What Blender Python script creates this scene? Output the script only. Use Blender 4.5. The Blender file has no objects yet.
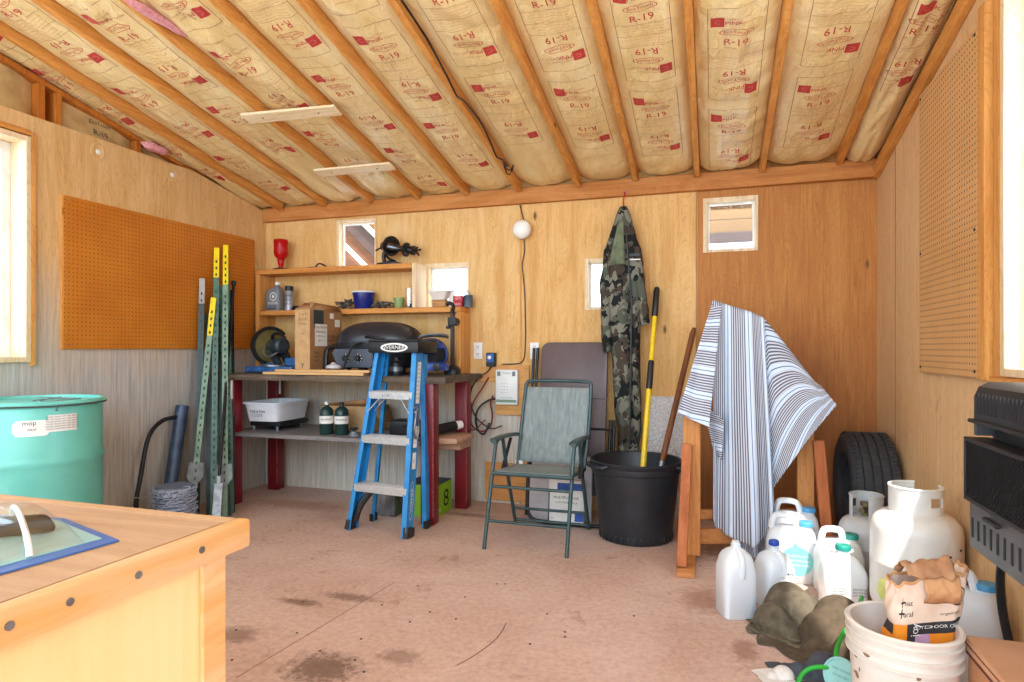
import bpy, bmesh, math, random
from math import sin, cos, pi, radians, sqrt, atan2
from mathutils import Vector, Matrix, noise
random.seed(7)
SC = bpy.context.scene
COL = SC.collection
# ------------------------------------------------------------------ camera geometry (1024 x 682)
F, TH, CY, H = 625.0, radians(17.8), 348.0, 1.15
AX = (-sin(TH), cos(TH)); RX = (cos(TH), sin(TH))
XL, XR, YB = -3.6, 0.975, 4.40          # side walls and back wall
def ray(x, y):
    u = (x-512)/F; v = (CY-y)/F
    return (AX[0]+u*RX[0], AX[1]+u*RX[1], v)
def onY(x, y, Y):
    d = ray(x, y); t = Y/d[1]; return Vector((d[0]*t, Y, H+d[2]*t))
def onX(x, y, X):
    d = ray(x, y); t = X/d[0]; return Vector((X, d[1]*t, H+d[2]*t))
def onZ(x, y, Z):
    d = ray(x, y); t = (Z-H)/d[2]; return Vector((d[0]*t, d[1]*t, Z))
def roofz(Y): return 2.287+0.205*(4.36-Y)   # underside of the rafters

# ------------------------------------------------------------------ materials
def lin(c):
    def f(v):
        v /= 255.0
        return v/12.92 if v <= 0.04045 else ((v+0.055)/1.055)**2.4
    return (f(c[0]), f(c[1]), f(c[2]), 1.0)
def newmat(name):
    m = bpy.data.materials.new(name); m.use_nodes = True
    nt = m.node_tree; b = nt.nodes['Principled BSDF']
    return m, nt, b
def N(nt, typ, **kw):
    n = nt.nodes.new(typ)
    for k, v in kw.items():
        if k.startswith('i_'): n.inputs[k[2:].replace('_', ' ')].default_value = v
        else: setattr(n, k, v)
    return n
def ramp(nt, fac, stops, interp='LINEAR'):
    r = nt.nodes.new('ShaderNodeValToRGB'); r.color_ramp.interpolation = interp
    el = r.color_ramp.elements
    while len(el) > 1: el.remove(el[-1])
    el[0].position = stops[0][0]; el[0].color = stops[0][1]
    for p, c in stops[1:]:
        e = el.new(p); e.color = c
    nt.links.new(fac, r.inputs[0]); return r.outputs[0]
def coords(nt, scale=(1, 1, 1), kind='Object', rot=(0, 0, 0)):
    t = nt.nodes.new('ShaderNodeTexCoord'); mp = nt.nodes.new('ShaderNodeMapping')
    mp.inputs['Scale'].default_value = scale; mp.inputs['Rotation'].default_value = rot
    nt.links.new(t.outputs[kind], mp.inputs['Vector']); return mp.outputs[0]
def noisetex(nt, vec, scale=5, detail=4, rough=.5, dist=0):
    n = nt.nodes.new('ShaderNodeTexNoise')
    n.inputs['Scale'].default_value = scale; n.inputs['Detail'].default_value = detail
    n.inputs['Roughness'].default_value = rough; n.inputs['Distortion'].default_value = dist
    nt.links.new(vec, n.inputs['Vector']); return n.outputs['Fac']
def mix(nt, fac, a, b, mode='MIX'):
    m = nt.nodes.new('ShaderNodeMix'); m.data_type = 'RGBA'; m.blend_type = mode
    for s, v in ((m.inputs[0], fac), (m.inputs[6], a), (m.inputs[7], b)):
        if hasattr(v, 'links'): nt.links.new(v, s)
        else: s.default_value = v
    return m.outputs[2]
def bump(nt, b, h, strength=.2, dist=.01):
    n = nt.nodes.new('ShaderNodeBump'); n.inputs['Strength'].default_value = strength; n.inputs['Distance'].default_value = dist
    nt.links.new(h, n.inputs['Height']); nt.links.new(n.outputs[0], b.inputs['Normal'])
def mat(name, c1, c2=None, rough=.5, metal=0, scale=12, sx=(1, 1, 1), bmp=0, spec=.5, lo=.35, hi=.65, detail=4, trans=0, alpha=1, sub=0, sheen=0):
    m, nt, b = newmat(name)
    b.inputs['Roughness'].default_value = rough; b.inputs['Metallic'].default_value = metal
    b.inputs['Specular IOR Level'].default_value = spec
    if c2 is None: c2 = tuple(max(0, v*.9) for v in c1)
    f = noisetex(nt, coords(nt, sx), scale, detail, .6)
    nt.links.new(ramp(nt, f, [(lo, lin(c2)), (hi, lin(c1))]), b.inputs['Base Color'])
    if bmp: bump(nt, b, f, bmp)
    if trans: b.inputs['Transmission Weight'].default_value = trans
    if alpha < 1: b.inputs['Alpha'].default_value = alpha
    if sub:
        b.inputs['Subsurface Weight'].default_value = sub; b.inputs['Subsurface Radius'].default_value = (.02, .02, .02); b.inputs['Subsurface Scale'].default_value = .5
    return m
def wood(name, c1, c2, c3=None, axis='z', fine=60, rough=.6, blotch=2.0, knots=True, gray=None, distort=1.5, stain=(), rings=.65):
    """Long-grained wood: c1 light, c2 grain, c3 blotches; 'gray' adds a weathered grey in soft patches."""
    m, nt, b = newmat(name); b.inputs['Roughness'].default_value = rough; b.inputs['Specular IOR Level'].default_value = .25
    s = {'x': (.045, 1, 1), 'y': (1, .045, 1), 'z': (1, 1, .045)}[axis]
    s2 = {'x': (.22, 1, 1), 'y': (1, .22, 1), 'z': (1, 1, .22)}[axis]
    g = noisetex(nt, coords(nt, s), fine, 5, .65, distort*.3)
    big = noisetex(nt, coords(nt, s2), blotch*2.4, 4, .55, distort)
    col = ramp(nt, g, [(.3, lin(c2)), (.62, lin(c1))])
    if c3:
        col = mix(nt, ramp(nt, big, [(.38, (0, 0, 0, 1)), (.7, (1, 1, 1, 1))]), col, mix(nt, .75, col, lin(c3)))
    wv = nt.nodes.new('ShaderNodeMath'); wv.operation = 'MULTIPLY'; wv.inputs[1].default_value = 14
    nt.links.new(big, wv.inputs[0])
    fr = nt.nodes.new('ShaderNodeMath'); fr.operation = 'FRACT'; nt.links.new(wv.outputs[0], fr.inputs[0])
    ring = ramp(nt, fr.outputs[0], [(.0, (1, 1, 1, 1)), (.75, (.93, .9, .87, 1)), (.9, (.74, .66, .58, 1)), (1, (1, 1, 1, 1))])
    col = mix(nt, rings, col, ring, 'MULTIPLY')
    if knots:
        v = nt.nodes.new('ShaderNodeTexVoronoi'); v.inputs['Scale'].default_value = 1.9
        nt.links.new(coords(nt, {'x': (.6, 1.6, 1.6), 'y': (1.6, .6, 1.6), 'z': (1.6, 1.6, .6)}[axis]), v.inputs['Vector'])
        kf = ramp(nt, v.outputs['Distance'], [(.018, (1, 1, 1, 1)), (.05, (0, 0, 0, 1))])
        col = mix(nt, kf, col, lin(tuple(q*.45 for q in c2)))
    if gray:  # given tone grows stronger towards the floor, its edge broken by noise
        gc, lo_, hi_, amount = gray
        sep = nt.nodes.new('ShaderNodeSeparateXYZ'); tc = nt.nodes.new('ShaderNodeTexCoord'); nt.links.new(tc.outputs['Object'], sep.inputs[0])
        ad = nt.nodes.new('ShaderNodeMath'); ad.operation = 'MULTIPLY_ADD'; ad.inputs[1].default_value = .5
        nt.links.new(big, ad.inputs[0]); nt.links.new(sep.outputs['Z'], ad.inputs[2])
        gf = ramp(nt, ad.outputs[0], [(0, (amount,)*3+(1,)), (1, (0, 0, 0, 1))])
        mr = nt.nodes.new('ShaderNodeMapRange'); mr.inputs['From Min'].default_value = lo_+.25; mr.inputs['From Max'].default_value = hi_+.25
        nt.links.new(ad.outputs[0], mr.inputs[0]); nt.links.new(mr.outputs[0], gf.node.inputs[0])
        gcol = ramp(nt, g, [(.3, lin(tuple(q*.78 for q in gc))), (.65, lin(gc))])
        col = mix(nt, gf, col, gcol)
    for (cx, cz, rx, rz, amt, sc_) in stain:       # old water and sap stains with a ragged outline
        mp = N(nt, 'ShaderNodeMapping'); mp.inputs['Location'].default_value = (-cx/rx, 0, -cz/rz); mp.inputs['Scale'].default_value = (1/rx, 0, 1/rz)
        tc = N(nt, 'ShaderNodeTexCoord'); nt.links.new(tc.outputs['Object'], mp.inputs[0])
        ln = N(nt, 'ShaderNodeVectorMath', operation='LENGTH'); nt.links.new(mp.outputs[0], ln.inputs[0])
        nz = noisetex(nt, coords(nt, (1, 1, .25)), 14, 5, .65); mu = N(nt, 'ShaderNodeMath', operation='MULTIPLY_ADD'); mu.inputs[1].default_value = 1.8; mu.inputs[2].default_value = -.9
        nt.links.new(nz, mu.inputs[0]); ad = N(nt, 'ShaderNodeMath', operation='ADD'); nt.links.new(mu.outputs[0], ad.inputs[0]); nt.links.new(ln.outputs['Value'], ad.inputs[1])
        col = mix(nt, ramp(nt, ad.outputs[0], [(.35, (amt,)*3+(1,)), (1, (0, 0, 0, 1))]), col, lin(sc_))
    nt.links.new(col, b.inputs['Base Color']); bump(nt, b, g, .12, .004)
    return m

# ------------------------------------------------------------------ mesh builder
class MB:
    def __init__(self): self.v, self.f, self.fm, self.mi, self.uv = [], [], [], 0, {}
    def add(self, vs, fs, mi=None, T=None):
        o = len(self.v)
        self.v += [(T @ Vector(p)) if T is not None else Vector(p) for p in vs]
        for f in fs:
            self.f.append(tuple(i+o for i in f)); self.fm.append(self.mi if mi is None else mi)
        return self
    def box(self, c, s, R=None, bev=.003, seg=1, mi=None):
        bm = bmesh.new(); bmesh.ops.create_cube(bm, size=1)
        for v in bm.verts: v.co = Vector((v.co.x*s[0], v.co.y*s[1], v.co.z*s[2]))
        bev = min(bev, min(s)*.45)
        if bev > 0: bmesh.ops.bevel(bm, geom=bm.edges[:], offset=bev, segments=seg, affect='EDGES', profile=.5)
        bm.verts.index_update()
        T = Matrix.Translation(c) @ (R.to_4x4() if R is not None else Matrix.Identity(4))
        self.add([v.co.copy() for v in bm.verts], [[v.index for v in f.verts] for f in bm.faces], mi, T); bm.free(); return self
    def mm(self, a, b, bev=.003, seg=1, mi=None):
        a = Vector(a); b = Vector(b)
        return self.box((a+b)/2, [abs(q) for q in (b-a)], None, bev, seg, mi)
    def bar(self, p, q, w, t, up=(0, 0, 1), bev=.003, mi=None):
        """Rectangular bar from p to q: w across, t along 'up'."""
        p = Vector(p); q = Vector(q); d = (q-p); L = d.length; d.normalize()
        u = Vector(up); x = d.cross(u)
        if x.length < 1e-5: x = d.cross(Vector((0, 1, 0)))
        x.normalize(); z = x.cross(d)
        R = Matrix((x, d, z)).transposed()
        return self.box((p+q)/2, (w, L, t), R, bev, 1, mi)
    def rings(self, rs, close=True, cap0=True, cap1=True, mi=None, T=None):
        n = len(rs[0]); vs = [p for r in rs for p in r]; fs = []
        for i in range(len(rs)-1):
            for j in range(n if close else n-1):
                k = (j+1) % n; fs.append((i*n+j, i*n+k, (i+1)*n+k, (i+1)*n+j))
        if cap0: fs.append(tuple(range(n-1, -1, -1)))
        if cap1: fs.append(tuple((len(rs)-1)*n+j for j in range(n)))
        return self.add(vs, fs, mi, T)
    def lathe(self, prof, c=(0, 0, 0), n=40, R=None, cap0=True, cap1=True, mi=None, sx=1, sy=1, wob=None):
        T = Matrix.Translation(c) @ (R.to_4x4() if R is not None else Matrix.Identity(4))
        rs = [[(r*cos(2*pi*j/n)*sx, r*sin(2*pi*j/n)*sy, z) for j in range(n)] for r, z in prof]
        return self.rings(rs, True, cap0, cap1, mi, T)
    def tube(self, pts, r, n=10, closed=False, mi=None, sq=1.0):
        pts = [Vector(p) for p in pts]; m = len(pts); rr = r if isinstance(r, (list, tuple)) else [r]*m
        rs = []; up = None
        for i in range(m):
            if closed: d = pts[(i+1) % m]-pts[i-1]
            else: d = pts[min(i+1, m-1)]-pts[max(i-1, 0)]
            d.normalize()
            if up is None:
                up = Vector((0, 0, 1)) if abs(d.z) < .9 else Vector((0, 1, 0))
            x = d.cross(up)
            if x.length < 1e-4: x = d.cross(Vector((1, 0, 0)))
            x.normalize(); up = x.cross(d).normalized()
            rs.append([pts[i]+rr[i]*(cos(2*pi*j/n)*x+sq*sin(2*pi*j/n)*up) for j in range(n)])
        if closed: rs.append(rs[0]); return self.rings(rs, True, False, False, mi)
        return self.rings(rs, True, True, True, mi)
    def cyl(self, p, q, r, r2=None, n=16, mi=None):
        p = Vector(p); q = Vector(q); return self.tube([p, q], [r, r if r2 is None else r2], n, mi=mi)
    def grid(self, fn, nu, nv, mi=None, uv=None):
        o = len(self.v); vs = []
        for i in range(nu+1):
            for j in range(nv+1):
                if uv: self.uv[o+len(vs)] = uv(i/nu, j/nv)
                vs.append(fn(i/nu, j/nv))
        fs = [(i*(nv+1)+j, (i+1)*(nv+1)+j, (i+1)*(nv+1)+j+1, i*(nv+1)+j+1) for i in range(nu) for j in range(nv)]
        return self.add(vs, fs, mi)
    def prism(self, poly, d, T=None, mi=None):
        """Polygon in local XY pushed along +Z by d."""
        n = len(poly); vs = [(x, y, 0) for x, y in poly]+[(x, y, d) for x, y in poly]
        fs = [tuple(range(n-1, -1, -1)), tuple(range(n, 2*n))]+[(i, (i+1) % n, n+(i+1) % n, n+i) for i in range(n)]
        return self.add(vs, fs, mi, T)
    def text(self, s, size, fn, mi=None, mirror=False, sxx=1.0):
        vs, fs = textgeo(s); return self.add([fn(x*size*sxx, y*size) for x, y in vs], fs, mi)
    def build(self, name, mats, parent=None, sharp=38, sub=0, solid=0, smooth=True, off=0):
        me = bpy.data.meshes.new(name)
        if not isinstance(mats, (list, tuple)): mats = [mats]
        inv = parent.matrix_world.inverted() if parent is not None else None
        vs = [inv @ p for p in self.v] if inv is not None else self.v
        me.from_pydata([tuple(p) for p in vs], [], self.f)
        for m in mats: me.materials.append(m)
        me.polygons.foreach_set('material_index', self.fm)
        if smooth:
            me.polygons.foreach_set('use_smooth', [True]*len(me.polygons))
            me.set_sharp_from_angle(angle=radians(sharp))
        if self.uv:
            ul = me.uv_layers.new(name='cloth')
            for l in me.loops: ul.data[l.index].uv = self.uv.get(l.vertex_index, (0, 0))
        me.update()
        o = bpy.data.objects.new(name, me); COL.objects.link(o)
        if parent is not None: o.parent = parent
        if solid:
            md = o.modifiers.new('thickness', 'SOLIDIFY'); md.thickness = solid; md.offset = off
        if sub:
            md = o.modifiers.new('smooth', 'SUBSURF'); md.levels = sub; md.render_levels = sub
        return o
_TG = {}
def textgeo(s):
    if s not in _TG:
        cu = bpy.data.curves.new('t', 'FONT'); cu.body = s; cu.align_x = 'CENTER'; cu.align_y = 'CENTER'; cu.resolution_u = 2
        ob = bpy.data.objects.new('t', cu); COL.objects.link(ob)
        dg = bpy.context.evaluated_depsgraph_get(); dg.update()
        me = ob.evaluated_get(dg).to_mesh()
        _TG[s] = ([(v.co.x, v.co.y) for v in me.vertices], [tuple(p.vertices) for p in me.polygons])
        ob.evaluated_get(dg).to_mesh_clear(); bpy.data.objects.remove(ob); bpy.data.curves.remove(cu)
    return _TG[s]
def frame_fn(o, ux, uy, lift=0):
    """Maps flat (x, y) to o + x*ux + y*uy, lifted along the normal."""
    o = Vector(o); ux = Vector(ux).normalized(); uy = Vector(uy).normalized(); n = ux.cross(uy)
    return lambda x, y: o+ux*x+uy*y+n*lift
def flat_rect(mb, fn, x0, y0, x1, y1, mi):
    mb.add([fn(x0, y0), fn(x1, y0), fn(x1, y1), fn(x0, y1)], [(0, 1, 2, 3)], mi)

def tag(o, label=None, cat=None, group=None, kind=None):
    if label: o['label'] = label
    if cat: o['category'] = cat
    if group: o['group'] = group
    if kind: o['kind'] = kind
    return o
def thing(name, loc, label, cat, group=None, rz=0):
    o = bpy.data.objects.new(name, None); COL.objects.link(o); o.location = loc; o.rotation_euler = (0, 0, rz)
    o.empty_display_size = .1
    o.matrix_world = Matrix.Translation(loc) @ Matrix.Rotation(rz, 4, 'Z')
    return tag(o, label, cat, group)
def struct(name, mb, m, **k):
    return tag(mb.build(name, m, **k), kind='structure')
def rotz(a): return Matrix.Rotation(a, 3, 'Z')
def superring(hx, hy, z, n=40, e=4.0, cx=0, cy=0):
    r = []
    for j in range(n):
        a = 2*pi*j/n; c, s = cos(a), sin(a)
        r.append((cx+hx*abs(c)**(2/e)*(1 if c >= 0 else -1), cy+hy*abs(s)**(2/e)*(1 if s >= 0 else -1), z))
    return r
def smooth_path(pts, k=6):
    """Catmull-Rom through the points."""
    P = [Vector(p) for p in pts]; P = [2*P[0]-P[1]]+P+[2*P[-1]-P[-2]]; out = []
    for i in range(1, len(P)-2):
        for s in range(k):
            t = s/k; a, b, c, d = P[i-1], P[i], P[i+1], P[i+2]
            out.append(.5*((2*b)+(c-a)*t+(2*a-5*b+4*c-d)*t*t+(3*b-a-3*c+d)*t**3))
    out.append(P[-2]); return out
def lerp(a, b, t): return a+(b-a)*t
def pw(t, pts):
    """Piecewise-linear lookup; pts = [(t, value or tuple)]."""
    if t <= pts[0][0]: return pts[0][1]
    for (a, p), (b, q) in zip(pts, pts[1:]):
        if t <= b:
            k = (t-a)/(b-a)
            return tuple(lerp(x, y, k) for x, y in zip(p, q)) if isinstance(p, tuple) else lerp(p, q, k)
    return pts[-1][1]

# ------------------------------------------------------------------ palette
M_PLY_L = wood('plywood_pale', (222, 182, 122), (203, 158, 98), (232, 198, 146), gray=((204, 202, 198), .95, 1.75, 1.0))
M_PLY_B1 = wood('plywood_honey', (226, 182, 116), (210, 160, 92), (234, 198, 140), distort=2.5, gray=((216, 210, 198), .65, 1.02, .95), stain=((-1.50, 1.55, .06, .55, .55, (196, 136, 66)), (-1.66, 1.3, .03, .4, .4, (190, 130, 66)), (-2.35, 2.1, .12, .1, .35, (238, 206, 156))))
M_PLY_B2 = wood('plywood_mid', (224, 176, 108), (205, 152, 86), (232, 190, 128), distort=2.5, stain=((-1.25, 1.55, .05, .6, .5, (196, 138, 70)), (-.95, 1.75, .05, .5, .4, (198, 142, 74)), (-.30, 1.8, .05, .4, .35, (196, 138, 72))))
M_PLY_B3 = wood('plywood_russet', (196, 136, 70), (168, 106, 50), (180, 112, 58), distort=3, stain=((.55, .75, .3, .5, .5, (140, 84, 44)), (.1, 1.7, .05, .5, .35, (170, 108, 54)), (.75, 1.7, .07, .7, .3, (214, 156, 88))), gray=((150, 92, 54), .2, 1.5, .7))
M_PLY_R = wood('plywood_tan', (228, 194, 148), (210, 170, 122), (220, 182, 134), distort=2)
M_STUD = wood('stud_pine', (222, 160, 84), (196, 124, 54), axis='y', fine=30)
M_STUDZ = wood('stud_pine_upright', (224, 166, 92), (198, 132, 64), axis='z', fine=30)
M_STUDX = wood('stud_pine_level', (214, 146, 74), (184, 108, 44), axis='x', fine=30)
M_WHITEWOOD = wood('bleached_pine', (244, 226, 192), (226, 198, 150), axis='x', fine=30, knots=False)
M_WHITEWOODZ = wood('pale_pine_upright', (240, 220, 186), (222, 192, 146), axis='z', fine=30)
M_SHELFX = wood('shelf_pine', (222, 158, 86), (198, 126, 58), axis='x', fine=34)
M_BLACK = mat('black_plastic', (30, 31, 34), (22, 23, 26), rough=.45)
M_BLACKM = mat('black_metal', (36, 38, 42), (26, 27, 30), rough=.4, metal=.3)
M_STEEL = mat('grey_steel', (150, 152, 156), (110, 112, 118), rough=.4, metal=.7)
M_GALV = mat('galvanised', (176, 182, 190), (140, 148, 160), rough=.45, metal=.5, scale=30)
M_WHITE = mat('white_plastic', (236, 236, 234), (224, 224, 222), rough=.4)
M_PAPER = mat('white_paper', (240, 238, 232), (226, 224, 218), rough=.8)
M_INK = mat('dark_ink', (40, 40, 44), (30, 30, 34), rough=.8)
M_REDINK = mat('red_ink', (196, 62, 58), (176, 50, 48), rough=.8)
M_REDLINE = mat('red_line_ink', (160, 84, 60), (140, 70, 50), rough=.8)
M_REDTXT = mat('faint_red_ink', (204, 132, 96), (190, 116, 84), rough=.8)
M_CARD = mat('cardboard', (196, 158, 112), (184, 144, 98), rough=.85, scale=20)
M_CARD2 = mat('cardboard_brown', (172, 128, 84), (160, 116, 74), rough=.85, scale=20)
# ================================================================== ROOM SHELL
Y0 = -1.3                                   # open front of the shed
def wall_with_holes(name, axis, pos, a0, a1, ztop, holes, bands, thick):
    """A flat wall in the plane axis=pos, between a0..a1, z 0..ztop(a), with rectangular holes; bands = [(a limit, material index)]."""
    xs = sorted({a0, a1} | {h[0] for h in holes} | {h[1] for h in holes} | {b[0] for b in bands if a0 < b[0] < a1})
    mb = MB()
    for xa, xb in zip(xs, xs[1:]):
        zs = sorted({0.0} | {h[2] for h in holes if h[0] <= xa and h[1] >= xb} | {h[3] for h in holes if h[0] <= xa and h[1] >= xb})
        mid = (xa+xb)/2
        mi = next(b[1] for b in bands if mid < b[0])
        cuts = zs+[None]
        for za, zb in zip(cuts, cuts[1:]):
            zm = (za+(zb if zb is not None else za+.01))/2
            if any(h[0] <= xa and h[1] >= xb and h[2] <= zm <= h[3] for h in holes): continue
            ta = zb if zb is not None else ztop(xa); tb = zb if zb is not None else ztop(xb)
            P = []
            for off in (0, thick):
                for a, z in ((xa, za), (xb, za), (xb, tb), (xa, ta)):
                    P.append((pos+off, a, z) if axis == 'x' else (a, pos+off, z))
            mb.add(P, [(0, 1, 2, 3), (7, 6, 5, 4), (0, 4, 5, 1), (1, 5, 6, 2), (2, 6, 7, 3), (3, 7, 4, 0)], mi)
    return mb
# windows of the back wall: x0, x1, z0, z1
WA = (-2.905, -2.545, 1.75, 2.185); WB = (-2.115, -1.750, 1.43, 1.800); WC = (-0.868, -0.690, 1.42, 1.785); WD = (-0.062, 0.284, 1.79, 2.155)
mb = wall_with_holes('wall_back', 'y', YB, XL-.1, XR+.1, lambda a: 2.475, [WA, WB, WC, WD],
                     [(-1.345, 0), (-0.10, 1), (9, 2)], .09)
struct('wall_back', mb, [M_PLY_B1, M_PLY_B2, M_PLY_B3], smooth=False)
# panel joints of the back wall
mb = MB()
mb.mm((-1.352, YB-.004, .0), (-1.338, YB+.001, 2.2), 0, mi=0)
struct('trim_1', mb, M_STUDZ)
mb = MB(); mb.mm((-.108, YB-.0015, 0), (-.103, YB+.001, 2.2), 0)
struct('trim_2', mb, mat('panel_joint', (120, 78, 40)))  # dark brown strip along the panel joint
# left wall: plywood stops level, studs and insulation show above it
LW = (1.2, 2.475, 1.07, 2.315)
def ltop(Y): return min(2.44, roofz(Y)+.02)
ys = 3.62
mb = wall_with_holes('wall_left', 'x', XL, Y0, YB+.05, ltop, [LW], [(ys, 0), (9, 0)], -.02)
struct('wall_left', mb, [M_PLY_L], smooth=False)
mb = MB(); mb.add([(XL-.02, Y0, 0), (XL-.02, YB+.09, 0), (XL-.02, YB+.09, 2.4), (XL-.02, Y0, 3.6)], [(0, 1, 2, 3)])
mb.v = [p+Vector((-.10, 0, 0)) for p in mb.v]
# sheathing behind the studs, with the window cut out
mb = wall_with_holes('wall_outer', 'x', XL-.12, Y0, YB+.09, lambda Y: roofz(Y)+.2, [LW], [(9, 0)], -.02)
struct('wall_outer', mb, [M_PLY_R], smooth=False)
M_STUDDARK = wood('stud_amber', (200, 124, 48), (168, 92, 30), axis='z', fine=30)
for k, Y in enumerate((3.19, 2.655, 2.56, 2.2, 1.75, 1.3, .9)):
    mb = MB(); mb.mm((XL-.115, Y-.019, 2.30), (XL-.022, Y+.019, roofz(Y)-.008), .002)
    struct('trim_%d' % (3+k), mb, M_STUDDARK)
mb = MB(); mb.bar((XL-.06, 4.40, roofz(4.40)+.008), (XL-.06, .6, roofz(.6)+.008), .085, .032)
struct('trim_12', mb, M_STUDDARK)
# right wall
RW = (1.30, 2.60, 1.05, 2.44)
mb = wall_with_holes('wall_right', 'x', XR, Y0, YB+.05, lambda Y: roofz(Y)+.195, [RW], [(9, 0)], .09)
struct('wall_right', mb, [M_PLY_R], smooth=False)
mb = MB(); mb.mm((XR-.002, 3.985, 0), (XR+.001, 3.990, 2.33), 0); struct('trim_13', mb, mat('panel_joint_tan', (150, 104, 60)))  # brown strip along the wall sheet joint
mb = MB(); mb.bar((XR-.014, 4.36, roofz(4.36)-.05), (XR-.014, .6, roofz(.6)-.05), .028, .085); struct('trim_14', mb, M_STUD)
# ledger beam on the back wall
mb = MB(); mb.mm((XL, YB-.042, 2.205), (XR, YB, 2.322), .004)
struct('beam_back', mb, wood('ledger_fir', (192, 126, 62), (164, 96, 42), (212, 150, 88), axis='x', fine=26, distort=2))
# floor
M_FLOOR, nt, b = newmat('dusty_floor'); b.inputs['Roughness'].default_value = .75; b.inputs['Specular IOR Level'].default_value = .2
co = coords(nt)
n1 = noisetex(nt, co, 2.2, 6, .6, .4); n2 = noisetex(nt, coords(nt, (1, 1, 1)), 38, 5, .7); n3 = noisetex(nt, coords(nt, (1, 1, 1), rot=(0, 0, .4)), 5.5, 8, .72, 1.2)
col = ramp(nt, n1, [(.32, lin((184, 162, 151))), (.5, lin((195, 174, 165))), (.7, lin((204, 186, 178)))])
col = mix(nt, .35, col, ramp(nt, n2, [(.3, lin((150, 116, 98))), (.6, lin((226, 196, 176)))]), 'OVERLAY')
col = mix(nt, ramp(nt, n3, [(.30, (.8, .8, .8, 1)), (.40, (0, 0, 0, 1))]), col, lin((160, 122, 100)))
def spot(cx, cy, rx, ry, amt, c, ns=9, edge=.45):
    """A worn stain with its own ragged outline."""
    global col
    mp = N(nt, 'ShaderNodeMapping'); mp.inputs['Location'].default_value = (-cx/rx, -cy/ry, 0); mp.inputs['Scale'].default_value = (1/rx, 1/ry, 1)
    tc = N(nt, 'ShaderNodeTexCoord'); nt.links.new(tc.outputs['Object'], mp.inputs[0])
    ln = N(nt, 'ShaderNodeVectorMath', operation='LENGTH'); nt.links.new(mp.outputs[0], ln.inputs[0])
    ad = N(nt, 'ShaderNodeMath', operation='ADD'); nt.links.new(ln.outputs['Value'], ad.inputs[0])
    nz = noisetex(nt, co, ns*2.2, 6, .75); mu = N(nt, 'ShaderNodeMath', operation='MULTIPLY_ADD'); mu.inputs[1].default_value = 2.2; mu.inputs[2].default_value = -1.1
    nt.links.new(nz, mu.inputs[0]); nt.links.new(mu.outputs[0], ad.inputs[1])
    col = mix(nt, ramp(nt, ad.outputs[0], [(edge, (amt,)*3+(1,)), (1.0, (0, 0, 0, 1))]), col, lin(c))
p = onZ(322, 668, 0); spot(p.x, p.y, .17, .14, .75, (96, 72, 60), 14)
p = onZ(400, 657, 0); spot(p.x, p.y, .10, .07, .5, (120, 92, 76), 16)
p = onZ(300, 602, 0); spot(p.x, p.y, .14, .04, .7, (104, 74, 58), 16)
p = onZ(350, 597, 0); spot(p.x, p.y, .16, .05, .65, (104, 74, 58), 16)
p = onZ(236, 635, 0); spot(p.x, p.y, .12, .09, .6, (110, 80, 64), 14)
p = onZ(715, 545, 0); spot(p.x+.05, p.y, .22, .30, .7, (120, 80, 54), 8)
p = onZ(700, 600, 0); spot(p.x, p.y, .10, .18, .5, (146, 106, 80), 10)
p = onZ(745, 650, 0); spot(p.x, p.y, .06, .12, .6, (136, 98, 76), 12)
p = onZ(300, 505, 0); spot(p.x, p.y, .5, .15, .5, (158, 112, 90), 6)
p = onZ(470, 515, 0); spot(p.x, p.y, .25, .05, .6, (112, 82, 66), 12)
nt.links.new(col, b.inputs['Base Color']); bump(nt, b, n2, .15, .004)
mb = MB(); mb.mm((XL-.14, Y0-.1, -.06), (XR+.14, YB+.09, 0), 0); struct('floor', mb, M_FLOOR)
# floor sheet joint and a drag scratch, thin real strips
M_SEAM = mat('floor_seam', (150, 112, 94), (130, 96, 80), rough=.9)
pa = onZ(236, 678, 0); pb = onZ(395, 582, 0)
mb = MB(); mb.bar((pa.x, pa.y, -.0008), (pb.x, pb.y, -.0008), .005, .002, bev=0); struct('trim_15', mb, M_SEAM)
mb = MB(); pts = [onZ(x, y, .0) for x, y in ((452, 668), (475, 655), (497, 638), (508, 620))]
mb.tube([(q.x, q.y, -.002) for q in smooth_path(pts, 4)], [.0015]+[.004]*11+[.0015], 6, sq=.8); struct('trim_16', mb, mat('scuff', (120, 88, 72)))
# screw heads dotted over the floor
mb = MB(); rr = random.Random(3)
for x, y in ((303, 602), (312, 559), (232, 660), (236, 630), (320, 651), (297, 633), (361, 639), (382, 605), (418, 586), (410, 622), (430, 612), (456, 619), (465, 597), (530, 644), (547, 614), (565, 637), (565, 632), (634, 616), (400, 552), (505, 584), (632, 556), (497, 584), (264, 540), (290, 530), (355, 660), (364, 672), (700, 566)):
    q = onZ(x, y, 0); mb.lathe([(.0055, 0), (.0055, .0012), (.003, .0018)], (q.x, q.y, 0), 8)
tag(mb.build('floor_screws', M_INK), 'dark screw heads and specks dotted over the dusty floor', 'screws', kind='stuff')

# ------------------------------------------------------------------ ceiling
RXS = [-3.40, -2.985, -2.56, -2.15, -1.752, -1.343, -.902, -.502, -.10, .305, .755]
YF = .35
for k, x in enumerate(RXS):
    mb = MB(); a = Vector((x, YB-.046, roofz(YB-.046)+.07)); c = Vector((x, YF, roofz(YF)+.07))
    jit = rr.uniform(-.006, .006)
    mb.bar(a+Vector((0, 0, jit)), c+Vector((0, 0, jit)), .038, .14, bev=.003); struct('beam_%d' % (k+1), mb, M_STUD)
mb = MB(); mb.bar(((XL+XR)/2, YB+.3, roofz(YB+.3)+.20), ((XL+XR)/2, Y0-.2, roofz(Y0-.2)+.20), XR-XL+.6, .03, bev=0)
struct('ceiling', mb, M_PLY_R)
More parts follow.
